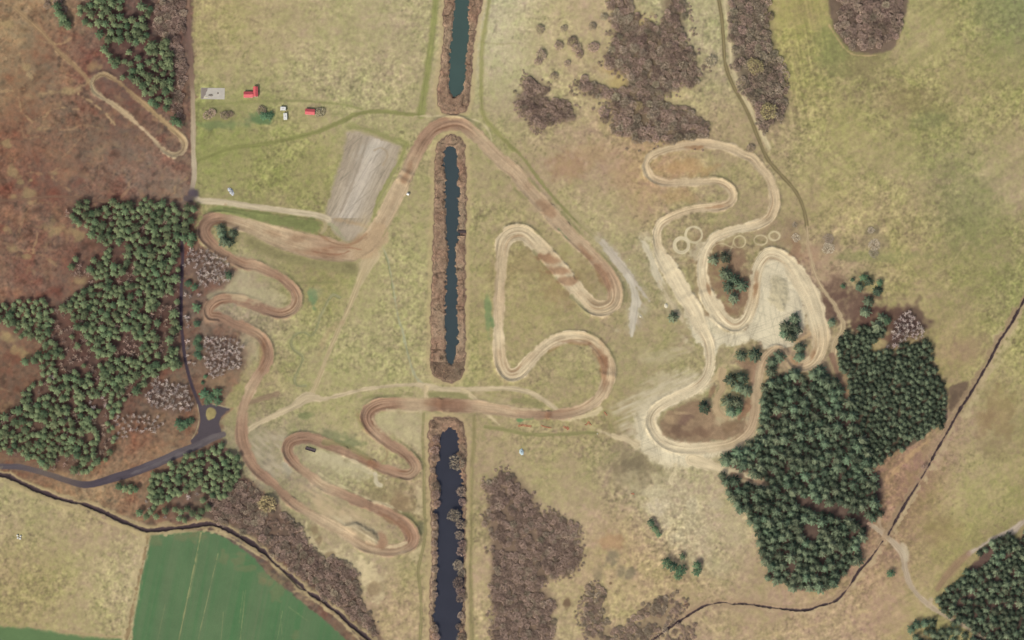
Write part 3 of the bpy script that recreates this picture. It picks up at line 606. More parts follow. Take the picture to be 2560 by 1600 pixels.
for (i, j, q, a, c) in [
    (2, 2, [(1500, 690), (1300, 560), (1450, 520), (1650, 470), (1750, 540)], .35, (196, 182, 150)), (2, 2, [(960, 830), (1150, 700), (1250, 680), (1200, 760), (1100, 790), (980, 822)], .35, (194, 180, 148)),
    (2, 2, [(1130, 760), (1300, 660), (1500, 590), (1700, 560), (1400, 720), (1200, 900)], .5, (198, 184, 152)), (2, 2, [(1380, 330), (1480, 280), (1580, 270), (1450, 330)], .5, (186, 172, 140)),
    (2, 1, [(1840, 820), (1780, 760), (1720, 800), (1690, 870), (1740, 960), (1790, 900)], .6, (198, 186, 156)), (2, 1, [(1490, 980), (1540, 930), (1640, 900), (1540, 900)], .5, (196, 180, 148)),
    (2, 2, [(960, 100), (1010, 70), (1000, 110)], .4, (190, 176, 148)), (2, 2, [(1620, 160), (1560, 100), (1680, 190), (1720, 250)], .6, (198, 184, 150)),
]:
    paint_poly(T(i, j, q), c, 6, 9, .06, a)
for (i, j, pts, c, a) in [
    (2, 1, [(1205, 740, 6), (1250, 800, 12), (1310, 920, 18), (1350, 1040, 22), (1390, 1150, 16), (1420, 1240, 8)], (202, 190, 162), .85),
    (2, 1, [(1390, 1150, 7), (1450, 1270, 7), (1520, 1390, 6), (1610, 1512, 8)], (196, 178, 144), .8),
    (2, 1, [(805, 740, 10), (870, 800, 18), (960, 920, 20), (1060, 1040, 20), (1150, 1150, 18), (1230, 1240, 8), (1300, 1330, 3)], (188, 176, 158), .8),
    (2, 1, [(1090, 1100, 10), (1140, 1200, 18), (1165, 1330, 24), (1160, 1420, 22), (1145, 1512, 16), (1140, 1580, 14), (1130, 1660, 6)], (196, 186, 166), .85),
    (2, 1, [(1560, 1050, 6), (1640, 1200, 6), (1740, 1340, 6)], (188, 172, 136), .6),
    (2, 1, [(560, 490, 12), (700, 640, 14), (820, 750, 12)], (166, 152, 116), .6),
    (2, 1, [(1230, 745, 6), (1290, 740, 6), (1330, 735, 6)], (200, 186, 152), .7),
    (2, 2, [(800, 1040, 6), (950, 1090, 10), (1080, 1130, 16), (1180, 1180, 20)], (198, 180, 144), .85),
    (2, 2, [(540, 930, 10), (620, 965, 8), (720, 1000, 6), (830, 1040, 5)], (186, 170, 128), .6),
    (2, 2, [(460, 920, 14), (620, 920, 16), (760, 880, 18), (840, 835, 10)], (202, 184, 146), .85),
    (2, 2, [(2120, 270, 5), (2090, 340, 6), (2010, 430, 6), (1930, 520, 7), (1880, 560, 6)], (192, 170, 132), .8),
    (2, 2, [(1990, 480, 16), (1980, 560, 16), (1990, 640, 14), (1930, 740, 17), (1930, 830, 18), (1960, 890, 22), (2020, 930, 16)], (180, 156, 122), .9),
    (2, 2, [(1760, 660, 5), (1870, 590, 6), (1930, 540, 6)], (190, 168, 130), .6),
    (2, 2, [(1545, 1380, 10), (1530, 1450, 10), (1500, 1500, 16), (1510, 1540, 8)], (206, 190, 152), .8),
    (2, 2, [(1700, 1320, 30), (1850, 1365, 26), (1980, 1400, 20), (2100, 1440, 16), (2300, 1512, 12)], (208, 190, 154), .92),
    (2, 3, [(2080, -60, 12), (2250, 0, 10), (2419, 40, 8), (2600, 110, 6)], (150, 122, 100), .8),
    (3, 1, [(150, 1560, 8), (230, 1700, 10), (320, 1690, 12), (400, 1640, 10)], (186, 158, 120), .8),
    (2, 1, [(1440, 870, 5), (1380, 760, 4)], (200, 184, 148), .6),
]:
    paint_line(T(i, j, pts), c, 3, 4, a, label=SAND if a > .84 else None)
# the far lane in the south east
pathline('gravel_road', 'pale gravel lane crossing the ditch in the south east', 3, 3, [(950, 410, 8), (1080, 500, 12), (1180, 590, 14), (1270, 700, 16), (1300, 850, 14), (1340, 980, 13), (1420, 1090, 13), (1520, 1180, 14), (1650, 1270, 11), (1850, 1380, 8), (2050, 1500, 7)], (184, 166, 140), soft=2.2, ruts=2.2, c2=(156, 138, 114))
pathline(None, '', 3, 3, [(1045, 370, 9), (1060, 430, 9), (1100, 500, 10)], (176, 154, 126), soft=3, amount=.85)
pathline(None, '', 3, 3, [(1270, 620, 14), (1300, 680, 16), (1310, 750, 12)], (192, 178, 150), soft=4, amount=.7)
pathline(None, '', 3, 3, [(1540, 1135, 12), (1530, 1180, 12)], (186, 166, 138), soft=3, amount=.8)
pathline('gravel_road', 'pale stony lane along the southern edge of the eastern meadow', 3, 3, [(2500, 330, 10), (2419, 390, 11), (2320, 480, 18), (2250, 500, 12), (2100, 570, 9), (2000, 640, 9), (1890, 700, 8)], (178, 162, 142), soft=3)
pathline(None, '', 3, 3, [(1890, 700, 14), (1780, 800, 22), (1690, 900, 22), (1600, 1030, 14)], (146, 116, 96), soft=6, amount=.7)
pathline(None, '', 3, 2, [(1130, 1512), (1230, 1400), (1330, 1290), (1500, 1150)], (186, 154, 112), 9, soft=5, wob=5, amount=.6)
pathline(None, '', 3, 2, [(1660, 700), (1640, 850), (1610, 1000)], (172, 146, 100), 6, soft=3, wob=4, amount=.7)
pathline(None, '', 3, 3, [(0, 1470), (400, 1380), (800, 1270), (1040, 1220)], (188, 164, 122), 3, soft=2, wob=3, amount=.5)
pathline(None, '', 3, 3, [(240, 200, 5), (400, 220, 8), (560, 270, 9), (700, 310, 9), (900, 370, 9), (960, 420, 8)], (168, 136, 116), soft=4, amount=.9)
pathline(None, '', 3, 0, [(580, 240), (640, 340), (760, 490), (900, 525), (1040, 520)], (184, 160, 116), 4, soft=2, wob=2, amount=.8)
pathline(None, '', 3, 0, [(1255, 90), (1262, 230), (1240, 370), (1180, 440)], (176, 158, 112), 4, soft=2, wob=3, amount=.7)
paint_poly(T(3, 0, [(620, -80), (600, 200), (660, 330), (760, 460), (900, 510), (1130, 490), (1220, 390), (1260, 250), (1285, -80)]), (112, 94, 82), 5, 4, .1, .9)
paint_poly(T(3, 2, [(1730, 640), (1820, 590), (1890, 590), (1880, 680), (1800, 790), (1740, 860), (1700, 840)]), (104, 86, 72), 5, 5, .1, .85)
paint_poly(T(3, 2, [(2220, 70), (2260, 90), (2230, 220), (2130, 200)]), (196, 180, 140), 4, 8, .1, .6)
paint_poly(T(3, 2, [(1950, 720), (1990, 740), (1880, 920), (1790, 890)]), (196, 178, 138), 5, 8, .1, .55)
paint_line([p[:2] + (16,) for p in T(3, 2, [(2330, 60), (2250, 230), (2150, 420)])], (192, 174, 134), 5, 8, .55)
paint_line([p[:2] + (14,) for p in T(3, 2, [(1700, 1150), (1640, 1260), (1560, 1400)])], (188, 168, 132), 5, 8, .45)

# ------------------------------------------------------------------ dirt circuits
D_, B_, T_, L_, S_ = (134, 107, 90), (161, 131, 107), (184, 160, 129), (198, 177, 142), (215, 198, 163)


def C(x, y, w, c):
    return (x, y, w) + tuple(c)


def mix(a, b, t=.5):
    return tuple(a[k] * (1 - t) + b[k] * t for k in range(3))


DB, BT, TL, LS = mix(D_, B_), mix(B_, T_), mix(T_, L_), mix(L_, S_)
MAIN = (
    T(1, 1, [C(900, 880, 46, T_), C(1050, 790, 50, T_), C(1160, 650, 46, TL), C(1245, 500, 44, TL), C(1340, 300, 43, TL), C(1440, 100, 38, T_)])
    + T(1, 0, [C(1510, 1460, 36, BT), C(1580, 1330, 34, B_), C(1680, 1220, 34, B_), C(1790, 1172, 36, B_), C(1900, 1165, 36, B_), C(2010, 1215, 34, BT), C(2110, 1310, 32, T_), C(2220, 1425, 34, T_), C(2330, 1530, 36, T_)])
    + T(2, 1, [C(50, 140, 38, T_), C(150, 265, 38, T_), C(300, 430, 38, T_), C(450, 600, 38, T_), C(600, 745, 36, T_), C(750, 885, 34, T_), C(850, 1000, 36, BT), C(935, 1130, 38, BT), C(975, 1250, 40, T_), C(955, 1350, 42, TL), C(870, 1400, 42, L_), C(760, 1385, 42, L_), C(630, 1260, 42, LS), C(480, 1080, 42, LS), C(340, 915, 42, L_), C(210, 775, 44, LS), C(110, 695, 44, LS), C(0, 700, 46, LS)])
    + T(1, 1, [C(2345, 770, 42, LS), C(2320, 900, 32, L_), C(2312, 1100, 29, L_), C(2300, 1300, 28, TL), C(2290, 1512, 26, L_)])
    + T(1, 2, [C(2292, 150, 26, LS), C(2300, 300, 30, L_), C(2325, 430, 34, L_), C(2380, 510, 34, LS), C(2450, 515, 34, LS)])
    + T(2, 2, [C(90, 480, 34, LS), C(200, 355, 32, LS), C(300, 260, 30, LS), C(420, 185, 30, LS), C(560, 158, 30, LS), C(700, 175, 30, L_), C(800, 235, 31, L_), C(880, 340, 32, TL), C(915, 460, 34, TL), C(905, 570, 34, TL), C(860, 680, 32, TL), C(780, 770, 30, TL), C(660, 845, 28, T_), C(500, 885, 26, BT), C(330, 897, 25, B_), C(150, 888, 25, BT), C(0, 872, 26, T_)])
    + T(1, 2, [C(2300, 850, 28, T_), C(2100, 822, 34, T_), C(1900, 812, 36, DB), C(1700, 805, 36, DB), C(1600, 800, 33, T_), C(1450, 798, 33, T_), C(1300, 790, 30, B_), C(1170, 800, 32, B_), C(1080, 850, 36, B_), C(1050, 920, 36, DB), C(1080, 1000, 34, B_), C(1150, 1075, 30, BT), C(1250, 1155, 28, B_), C(1380, 1240, 28, B_), C(1470, 1320, 30, B_), C(1505, 1400, 32, BT), C(1450, 1462, 30, BT), C(1350, 1455, 26, B_), C(1200, 1405, 24, B_), C(1050, 1335, 24, B_), C(900, 1270, 24, B_), C(760, 1212, 26, B_), C(620, 1155, 28, B_), C(500, 1118, 30, DB), C(400, 1122, 32, DB), C(320, 1165, 32, B_), C(300, 1240, 30, B_), C(345, 1325, 28, B_), C(430, 1410, 26, BT), C(520, 1480, 26, BT)])
    + T(1, 3, [C(610, 45, 26, TL), C(760, 110, 26, BT), C(900, 170, 26, B_), C(1050, 230, 27, B_), C(1200, 290, 28, B_), C(1330, 360, 30, B_), C(1430, 440, 36, B_), C(1480, 530, 38, B_), C(1460, 605, 34, B_), C(1380, 650, 28, T_), C(1260, 668, 28, BT), C(1100, 650, 28, T_), C(980, 600, 30, T_), C(820, 490, 32, TL), C(680, 410, 28, TL), C(520, 320, 26, T_), C(380, 240, 24, BT), C(280, 150, 24, B_), C(180, 50, 24, B_)])
    + T(0, 2, [C(2500, 1480, 26, DB), C(2400, 1390, 28, B_), C(2325, 1250, 32, B_), C(2285, 1100, 32, B_), C(2280, 1000, 31, B_), C(2290, 880, 26, BT), C(2320, 760, 24, BT), C(2360, 660, 28, T_)])
    + T(1, 2, [C(10, 550, 26, BT), C(80, 440, 28, B_), C(120, 330, 28, B_), C(95, 225, 27, B_), C(25, 140, 26, BT)])
    + T(0, 2, [C(2330, 80, 26, B_), C(2200, 30, 26, DB), C(2080, -30, 26, DB)])
    + T(0, 1, [C(1985, 1470, 26, B_), C(1975, 1400, 26, B_), C(2040, 1335, 26, B_), C(2140, 1312, 26, B_), C(2280, 1325, 26, B_), C(2419, 1370, 28, DB)])
    + T(1, 1, [C(110, 1420, 28, DB), C(230, 1450, 28, B_), C(340, 1410, 28, BT), C(390, 1320, 27, BT), C(360, 1225, 26, B_), C(270, 1135, 24, B_), C(150, 1065, 24, B_), C(0, 1000, 25, BT)])
    + T(0, 1, [C(2300, 985, 25, B_), C(2150, 905, 24, B_), C(2030, 820, 26, B_), C(1945, 730, 34, DB), C(1930, 650, 38, DB), C(1985, 575, 36, DB), C(2090, 550, 32, B_), C(2220, 575, 38, T_), C(2330, 610, 40, TL), C(2430, 650, 42, TL)])
    + T(1, 1, [C(150, 710, 50, TL), C(300, 760, 56, T_), C(450, 800, 60, T_), C(600, 832, 62, BT), C(760, 860, 56, BT), C(900, 880, 46, T_)])
)
LM = new_label('dirt_track', 'long brown dirt motocross track winding across the canals')
race_track(MAIN, LM, 1.0, .12, jumps=[p + (9, 1.1) for p in T(2, 1, [(330, 920), (440, 1045), (530, 1140)])] + [p + (8, 1.0) for p in T(2, 1, [(340, 470), (500, 640)]) + T(1, 2, [(1750, 805), (1100, 1360), (850, 1250)]) + T(1, 1, [(1430, 130), (1400, 200)]) + T(2, 2, [(340, 900), (900, 520)]) + T(1, 3, [(1060, 235), (330, 200)])])
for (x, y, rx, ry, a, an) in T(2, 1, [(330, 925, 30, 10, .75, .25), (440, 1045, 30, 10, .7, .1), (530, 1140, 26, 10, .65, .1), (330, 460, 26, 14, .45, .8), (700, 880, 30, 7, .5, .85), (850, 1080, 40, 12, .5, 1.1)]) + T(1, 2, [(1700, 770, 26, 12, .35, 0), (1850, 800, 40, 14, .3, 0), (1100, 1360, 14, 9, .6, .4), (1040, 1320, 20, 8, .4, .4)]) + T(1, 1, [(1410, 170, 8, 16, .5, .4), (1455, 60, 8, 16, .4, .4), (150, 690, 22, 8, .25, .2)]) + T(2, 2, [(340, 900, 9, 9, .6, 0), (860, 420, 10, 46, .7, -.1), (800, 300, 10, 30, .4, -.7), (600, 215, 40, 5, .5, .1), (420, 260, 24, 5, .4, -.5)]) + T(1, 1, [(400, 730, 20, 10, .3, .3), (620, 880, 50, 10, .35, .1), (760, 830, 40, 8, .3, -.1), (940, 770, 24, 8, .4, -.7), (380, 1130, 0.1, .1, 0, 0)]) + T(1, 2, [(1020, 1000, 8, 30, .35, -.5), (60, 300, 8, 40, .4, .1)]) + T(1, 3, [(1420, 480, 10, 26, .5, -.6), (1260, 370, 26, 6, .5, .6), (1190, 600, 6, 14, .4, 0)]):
    blob(x, y, rx, (140, 98, 72), a * .8, ry, wob=.5, ang=an)  # dark brown marks; those on the jumps paint in their shaded north faces
# trampled spill on the corner of the second hairpins
paint_poly(T(1, 3, [(1150, 480), (1220, 520), (1240, 600), (1220, 640), (1130, 640), (1160, 570)]), (164, 130, 104), 4, 5, .06, .8)
paint_poly(T(1, 1, [(1120, 560), (1240, 660), (1210, 800), (1120, 900), (1000, 960), (930, 900), (900, 800), (1010, 760), (1080, 660)]), (182, 156, 122), 6, 7, .05, .8, label=LM)
paint_line(T(1, 1, [(600, 700, 6), (720, 780, 5), (850, 805, 5), (960, 770, 5), (1040, 700, 5)]), (138, 106, 80), 2, 1.5, .55)
paint_line([p[:2] + (3,) for p in T(1, 1, [(530, 860), (650, 885), (800, 890), (880, 860)])], (146, 108, 84), 1.5, 2, .7)
paint_line([p[:2] + (3,) for p in T(1, 1, [(690, 830), (800, 825), (900, 830), (1000, 850)])], (146, 108, 84), 1.5, 2, .6)
paint_line([p[:2] + (9,) for p in T(1, 1, [(620, 690), (660, 640), (640, 570)])], (176, 158, 126), 3, 2, .7)

EAST = (
    T(2, 2, [C(1740, -30, 40, S_), C(1790, 80, 34, S_), C(1850, 200, 28, S_), C(1873, 330, 27, S_), C(1865, 450, 28, S_), C(1815, 565, 28, S_), C(1720, 650, 27, S_), C(1590, 715, 27, S_), C(1450, 785, 28, S_), C(1360, 850, 30, S_), C(1315, 930, 30, S_), C(1325, 1010, 30, S_), C(1375, 1095, 30, S_), C(1450, 1165, 30, S_), C(1570, 1205, 30, S_), C(1720, 1215, 30, S_), C(1900, 1200, 28, LS), C(2050, 1175, 30, L_), C(2170, 1110, 32, TL), C(2250, 1020, 30, T_), C(2290, 900, 28, T_), C(2305, 750, 26, TL), C(2315, 620, 26, TL), C(2335, 480, 24, TL), C(2370, 380, 20, T_), C(2430, 310, 18, TL)])
    + T(3, 2, [C(60, 275, 18, TL), C(130, 290, 18, T_), C(185, 350, 18, T_), C(240, 415, 22, T_), C(320, 440, 28, T_), C(410, 400, 32, L_), C(475, 310, 38, L_), C(500, 210, 44, L_), C(495, 100, 48, LS), C(465, 0, 46, S_)])
    + T(3, 1, [C(440, 1410, 54, S_), C(390, 1280, 52, S_), C(320, 1150, 48, S_), C(240, 1030, 42, S_), C(170, 945, 34, S_), C(80, 895, 34, S_), C(0, 895, 34, S_)])
    + T(2, 1, [C(2365, 950, 32, S_), C(2320, 1040, 30, S_), C(2300, 1160, 28, LS), C(2285, 1300, 26, L_), C(2255, 1410, 27, LS), C(2220, 1500, 28, S_)])
    + T(2, 2, [C(2150, 50, 32, S_), C(2080, 55, 32, S_), C(2000, 0, 36, S_)])
    + T(2, 1, [C(1930, 1420, 46, S_), C(1860, 1300, 40, S_), C(1815, 1180, 34, LS), C(1795, 1050, 28, S_), C(1805, 930, 28, S_), C(1840, 830, 26, S_), C(1905, 745, 24, S_), C(2010, 690, 24, LS), C(2150, 650, 24, S_), C(2300, 620, 24, LS), C(2419, 560, 25, L_)])
    + T(3, 1, [C(45, 490, 26, L_), C(68, 390, 26, L_), C(45, 270, 25, L_), C(-10, 140, 24, L_)])
    + T(2, 1, [C(2340, 60, 22, L_), C(2270, -20, 22, L_)])
    + T(2, 0, [C(2180, 1455, 22, L_), C(2080, 1405, 22, L_), C(1950, 1372, 22, L_), C(1800, 1357, 24, TL), C(1650, 1368, 24, TL), C(1480, 1405, 22, L_), C(1340, 1460, 20, L_), C(1285, 1512, 20, L_)])
    + T(2, 1, [C(1268, 60, 20, L_), C(1300, 145, 22, L_), C(1380, 200, 22, TL), C(1500, 218, 21, TL), C(1650, 210, 21, L_), C(1800, 202, 20, L_), C(1950, 202, 20, L_), C(2045, 250, 21, L_), C(2090, 330, 22, L_), C(2055, 410, 22, TL), C(1950, 448, 22, TL), C(1800, 455, 22, L_), C(1650, 482, 22, L_), C(1500, 540, 22, L_), C(1405, 605, 22, LS), C(1365, 700, 22, LS), C(1375, 800, 24, LS), C(1405, 890, 32, S_), C(1470, 1000, 42, S_), C(1560, 1150, 42, S_), C(1650, 1310, 42, S_), C(1730, 1440, 44, S_)])
    + T(2, 2, [C(1770, 30, 42, S_)])
)
LE = new_label('sand_track', 'pale sandy motocross track looping through the eastern part')
race_track(EAST, LE, .9, .035, groove=.7, jumps=[p + (8, .9) for p in T(2, 1, [(1650, 1310), (1850, 1250), (1500, 1060)])])
for (x, y, rx, ry, a, an) in T(2, 1, [(1860, 1230, 5, 14, .6, -.2), (2300, 1220, 6, 20, .7, .2), (2310, 1100, 5, 14, .4, .2), (1950, 440, 26, 4, .5, -.1)]) + T(2, 0, [(1730, 1395, 22, 5, .6, 0), (1790, 1385, 7, 4, .7, 0)]) + T(3, 2, [(240, 380, 14, 8, .5, .5), (420, 330, 6, 14, .5, .3)]):
    blob(x, y, rx, (150, 112, 80), a, ry, wob=.5, ang=an)
# heath inside the south eastern bend
paint_poly(T(2, 2, [(1400, 960), (1470, 880), (1600, 810), (1740, 760), (1850, 780), (1900, 880), (1960, 960), (2080, 960), (2200, 930), (2190, 1030), (2100, 1110), (1900, 1140), (1650, 1145), (1500, 1110), (1420, 1050)]), (140, 116, 92), 6, 8, .12, .9)
for (x, y, rx, ry, c) in T(2, 2, [(1640, 930, 18, 14, (120, 94, 82)), (1560, 1060, 22, 12, (122, 98, 80)), (1800, 1060, 30, 12, (128, 102, 82)), (1500, 930, 14, 10, (178, 152, 118)), (1600, 880, 24, 4, (184, 158, 122)), (1950, 960, 18, 10, (190, 170, 134)), (1700, 850, 16, 10, (150, 124, 100)), (2080, 1010, 20, 14, (134, 110, 84))]):
    blob(x, y, rx, c, .7, ry, wob=.8)
paint_poly(T(2, 2, [(2100, 380), (2200, 380), (2330, 360), (2300, 480), (2270, 600), (2200, 470)]), (150, 118, 96), 5, 6, .08, .7)
paint_poly(T(2, 2, [(2230, 720), (2260, 800), (2200, 930), (2120, 950), (2160, 860)]), (140, 102, 80), 4, 5, .08, .7)
paint_poly(T(2, 2, [(1930, 620), (1900, 720), (1860, 720), (1880, 640)]), (140, 110, 86), 4, 5, .08, .7)
# ring marks
L = new_label('sand_ring', 'pale sandy rings and loops ridden into the grass beside the eastern track')


def ring(cx, cy, rx, ry, w, c, a, i=2, j=1):
    P = [(cx + rx * math.cos(t), cy + ry * math.sin(t), w) for t in np.linspace(0, 2 * math.pi, 25)]
    paint_line(T(i, j, P), c, 1.3, .8, a, label=L)


ring(1718, 705, 78, 74, 5.5, (206, 192, 156), .9)
ring(1602, 805, 68, 68, 9, (206, 192, 158), .9)
ring(2150, 772, 56, 56, 2.6, (204, 188, 148), .9)
ring(2350, 757, 62, 46, 4, (200, 184, 146), .9)
ring(60, 717, 50, 42, 5, (204, 188, 150), .9, 3, 1)
paint_line([p + (2.6,) for p in T(2, 1, [(2095, 760), (2075, 830), (2050, 870), (2030, 890)])], (200, 184, 144), 1.2, .8, .85, label=L)
paint_line([p + (2.6,) for p in T(2, 1, [(2110, 830), (2050, 815), (1990, 790), (1930, 800), (1890, 840), (1885, 890)])], (200, 184, 144), 1.2, .8, .8, label=L)
paint_line([p + (3,) for p in T(2, 1, [(1440, 640), (1420, 720), (1450, 830), (1500, 890), (1560, 905)])], (178, 160, 120), 2, 1.5, .4)

# verges and scrapes beside the circuit
paint_poly(T(1, 1, [(-20, 485), (200, 510), (420, 545), (560, 560), (610, 590), (600, 640), (550, 690), (400, 650), (200, 610), (0, 570), (-330, 500), (-440, 470), (-300, 440)]), (126, 132, 82), 4, 5, .10, .85)
paint_line([p + (4,) for p in T(1, 1, [(-300, 455), (0, 490), (300, 530), (560, 560)])], (102, 104, 66), 2, 2, .6)
paint_poly(T(1, 1, [(-60, 730), (150, 820), (350, 890), (600, 955), (900, 960), (965, 990), (950, 1080), (800, 1060), (560, 1010), (300, 960), (60, 880), (-100, 800)]), (136, 128, 90), 6, 6, .12, .8)
for q, w in [((2, 1, [(150, 170), (210, 230), (260, 290)]), 5), ((2, 1, [(470, 490), (560, 590), (640, 690)]), 6), ((2, 1, [(30, 280), (80, 320), (130, 370)]), 8), ((2, 1, [(800, 860), (900, 950), (980, 1040)]), 6), ((2, 1, [(1060, 1160), (1090, 1250), (1080, 1330)]), 8), ((2, 1, [(560, 1290), (640, 1380), (720, 1470)]), 8), ((2, 1, [(200, 860), (280, 970), (400, 1110), (520, 1240)]), 5), ((1, 2, [(640, 1150), (820, 1180), (960, 1250), (1080, 1310)]), 12), ((1, 2, [(1000, 760), (1100, 720), (1300, 710), (1500, 700)]), 7), ((1, 2, [(970, 860), (970, 940), (1010, 1020)]), 6), ((1, 2, [(1640, 700), (1800, 700), (1980, 720)]), 11), ((1, 2, [(1300, 1110), (1450, 1210), (1560, 1320)]), 5), ((2, 2, [(20, 760), (150, 770), (280, 810)]), 14), ((1, 3, [(1350, 300), (1450, 340), (1520, 420)]), 9), ((1, 1, [(380, 1165), (560, 1160), (760, 1150)]), 5)]:
    paint_line([p + (w,) for p in T(*q)], (126, 122, 82), 4, 4, .6)
paint_line([p + (3.5,) for p in T(2, 1, [(440, 650), (490, 710), (540, 760)])], (112, 138, 90), 2, 2, .6)
for q in [T(1, 1, [(-260, 1180), (0, 1190), (180, 1250), (290, 1330), (240, 1400), (50, 1370), (-200, 1310)]), T(1, 2, [(1180, 880), (1500, 870), (1570, 900), (1560, 1250), (1400, 1150), (1200, 1050), (1130, 970)]), T(0, 2, [(2419, 240), (2300, 130), (2250, 300), (2350, 420), (2419, 400)]), T(1, 2, [(440, 1250), (700, 1260), (900, 1340), (1080, 1420), (1000, 1500), (700, 1420), (480, 1330)])]:
    paint_poly(q, (184, 172, 136), 8, 10, .08, .5)
paint_line([p + (3.5,) for p in T(1, 0, [(1500, 1098), (1700, 1095), (1900, 1104), (2060, 1130), (2160, 1185), (2210, 1260), (2225, 1330)])], (200, 184, 146), 2, 2, .75)
paint_line([p + (3,) for p in T(1, 0, [(2010, 1170), (2080, 1240), (2180, 1330)])], (196, 178, 140), 2, 2, .5)
paint_line([p + (3,) for p in T(1, 1, [(1130, 480), (1260, 260), (1340, 120), (1385, 20)])], (160, 154, 104), 2, 2, .6)
paint_line([p + (4,) for p in T(1, 1, [(1200, 720), (1340, 480), (1430, 330)])], (150, 140, 100), 2.5, 2, .6)
for q, w, c in [((1, 3, [(600, -60), (760, 40), (900, 100), (1080, 190)]), 5, (200, 186, 144)), ((1, 3, [(1100, 200), (1250, 240), (1370, 300)]), 6, (204, 188, 148)), ((1, 2, [(820, 1290), (1000, 1370), (1120, 1450), (1230, 1500)]), 5, (204, 188, 152)), ((1, 2, [(1130, 1460), (1140, 1530), (1170, 1560)]), 12, (206, 194, 166)), ((1, 3, [(1230, 640), (1350, 620), (1420, 590)]), 6, (204, 186, 148)), ((1, 2, [(1240, 850), (1400, 860), (1560, 865)]), 6, (198, 178, 142)), ((2, 2, [(0, 835), (150, 845), (330, 850)]), 3, (190, 170, 136))]:
    paint_line([p + (w,) for p in T(*q)], c, 2.5, 3, .7)

# ------------------------------------------------------------------ ditches
DIT = (62, 50, 54)


def ditch(text, P, c=DIT, depth=1.4, amount=.95, verge=None):
    L = new_label('ditch', text)
    if verge:
        paint_line([(p[0], p[1], p[2] + 16) for p in P], verge, 5, 8, .75)
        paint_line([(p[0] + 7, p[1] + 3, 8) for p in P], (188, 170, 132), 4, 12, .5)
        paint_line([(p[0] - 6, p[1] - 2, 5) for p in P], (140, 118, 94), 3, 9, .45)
    sl, dd = paint_line([(x, y, w * (.62 + .30 * abs(math.sin(n * 2.1))) * (1.0 if w > 6.5 else 1.12) + (1.8 if w > 9 else 0)) for n, (x, y, w) in enumerate(P)], c, 1.6, 2.0, amount, label=L, streak=.10)
    hgt[sl] -= depth * sstep(-1.5, 4, dd)


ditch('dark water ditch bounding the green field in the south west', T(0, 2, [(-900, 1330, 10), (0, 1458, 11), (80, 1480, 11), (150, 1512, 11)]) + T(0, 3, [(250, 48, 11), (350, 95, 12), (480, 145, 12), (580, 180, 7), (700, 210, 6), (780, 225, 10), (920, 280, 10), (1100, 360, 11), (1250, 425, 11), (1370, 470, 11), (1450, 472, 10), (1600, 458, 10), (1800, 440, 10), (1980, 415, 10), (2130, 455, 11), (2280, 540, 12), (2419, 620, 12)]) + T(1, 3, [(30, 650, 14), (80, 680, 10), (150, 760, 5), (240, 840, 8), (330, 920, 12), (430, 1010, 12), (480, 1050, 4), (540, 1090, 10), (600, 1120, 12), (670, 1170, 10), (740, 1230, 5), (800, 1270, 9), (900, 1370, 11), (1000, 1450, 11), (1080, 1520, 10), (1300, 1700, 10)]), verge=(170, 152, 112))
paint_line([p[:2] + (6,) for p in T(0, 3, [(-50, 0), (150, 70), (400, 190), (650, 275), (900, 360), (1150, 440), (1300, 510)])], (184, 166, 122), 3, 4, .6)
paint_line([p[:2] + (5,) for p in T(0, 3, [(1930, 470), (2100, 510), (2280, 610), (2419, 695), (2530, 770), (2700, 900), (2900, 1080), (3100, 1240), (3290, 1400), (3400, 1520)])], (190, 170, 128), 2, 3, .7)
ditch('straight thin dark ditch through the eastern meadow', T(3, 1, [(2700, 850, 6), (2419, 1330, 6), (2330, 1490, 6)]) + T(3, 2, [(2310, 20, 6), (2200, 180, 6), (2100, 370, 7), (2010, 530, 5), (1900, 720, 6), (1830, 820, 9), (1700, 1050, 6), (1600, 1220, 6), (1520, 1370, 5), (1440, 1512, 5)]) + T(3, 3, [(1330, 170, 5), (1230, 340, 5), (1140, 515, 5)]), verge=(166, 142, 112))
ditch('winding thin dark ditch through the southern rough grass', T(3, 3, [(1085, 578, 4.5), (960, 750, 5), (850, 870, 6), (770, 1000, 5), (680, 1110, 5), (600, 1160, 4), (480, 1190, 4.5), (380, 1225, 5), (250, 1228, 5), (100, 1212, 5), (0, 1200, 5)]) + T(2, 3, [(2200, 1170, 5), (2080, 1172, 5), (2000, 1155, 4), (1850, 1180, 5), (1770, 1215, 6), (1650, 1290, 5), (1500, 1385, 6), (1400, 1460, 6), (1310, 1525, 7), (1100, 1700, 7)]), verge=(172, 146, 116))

# ------------------------------------------------------------------ canals with their reed fringe
REEDM = np.zeros((NY, NX), bool)
WATERS = []


def canal(text, outer, water, reed=(146, 116, 98)):
    L = new_label('canal_bank', text)
    sl, so = poly_sd(outer, 30)
    so = so + EDGE[sl] * 3.6
    wn = 3.2 * N5[sl] + 3.0 * N9[sl] + 1.5 * N16[sl]
    sw = np.full(X.shape, -99, np.float32)
    s2, w = poly_sd(water, 40)
    sw[s2] = w
    sw = sw[sl] + wn
    verge = sstep(-16, -4, so) * (so < 2)
    blend(sl, verge * .6, (190, 168, 126))
    m = sstep(-2.5, 2, so)
    blend(sl, m, np.array((120, 96, 84), np.float32))
    lab[sl][so > 0] = L
    hgt[sl] += -1.2 * sstep(2, 14, so) - 1.9 * sstep(-6, 8, sw)
    rm = (so > 0.5) & (sw < 0)
    REEDM[sl] |= rm
    Rh[sl] = np.where(rm, np.minimum(sstep(0, 7, so), sstep(0, 3, -sw)), Rh[sl])
    WATERS.append((text, water))


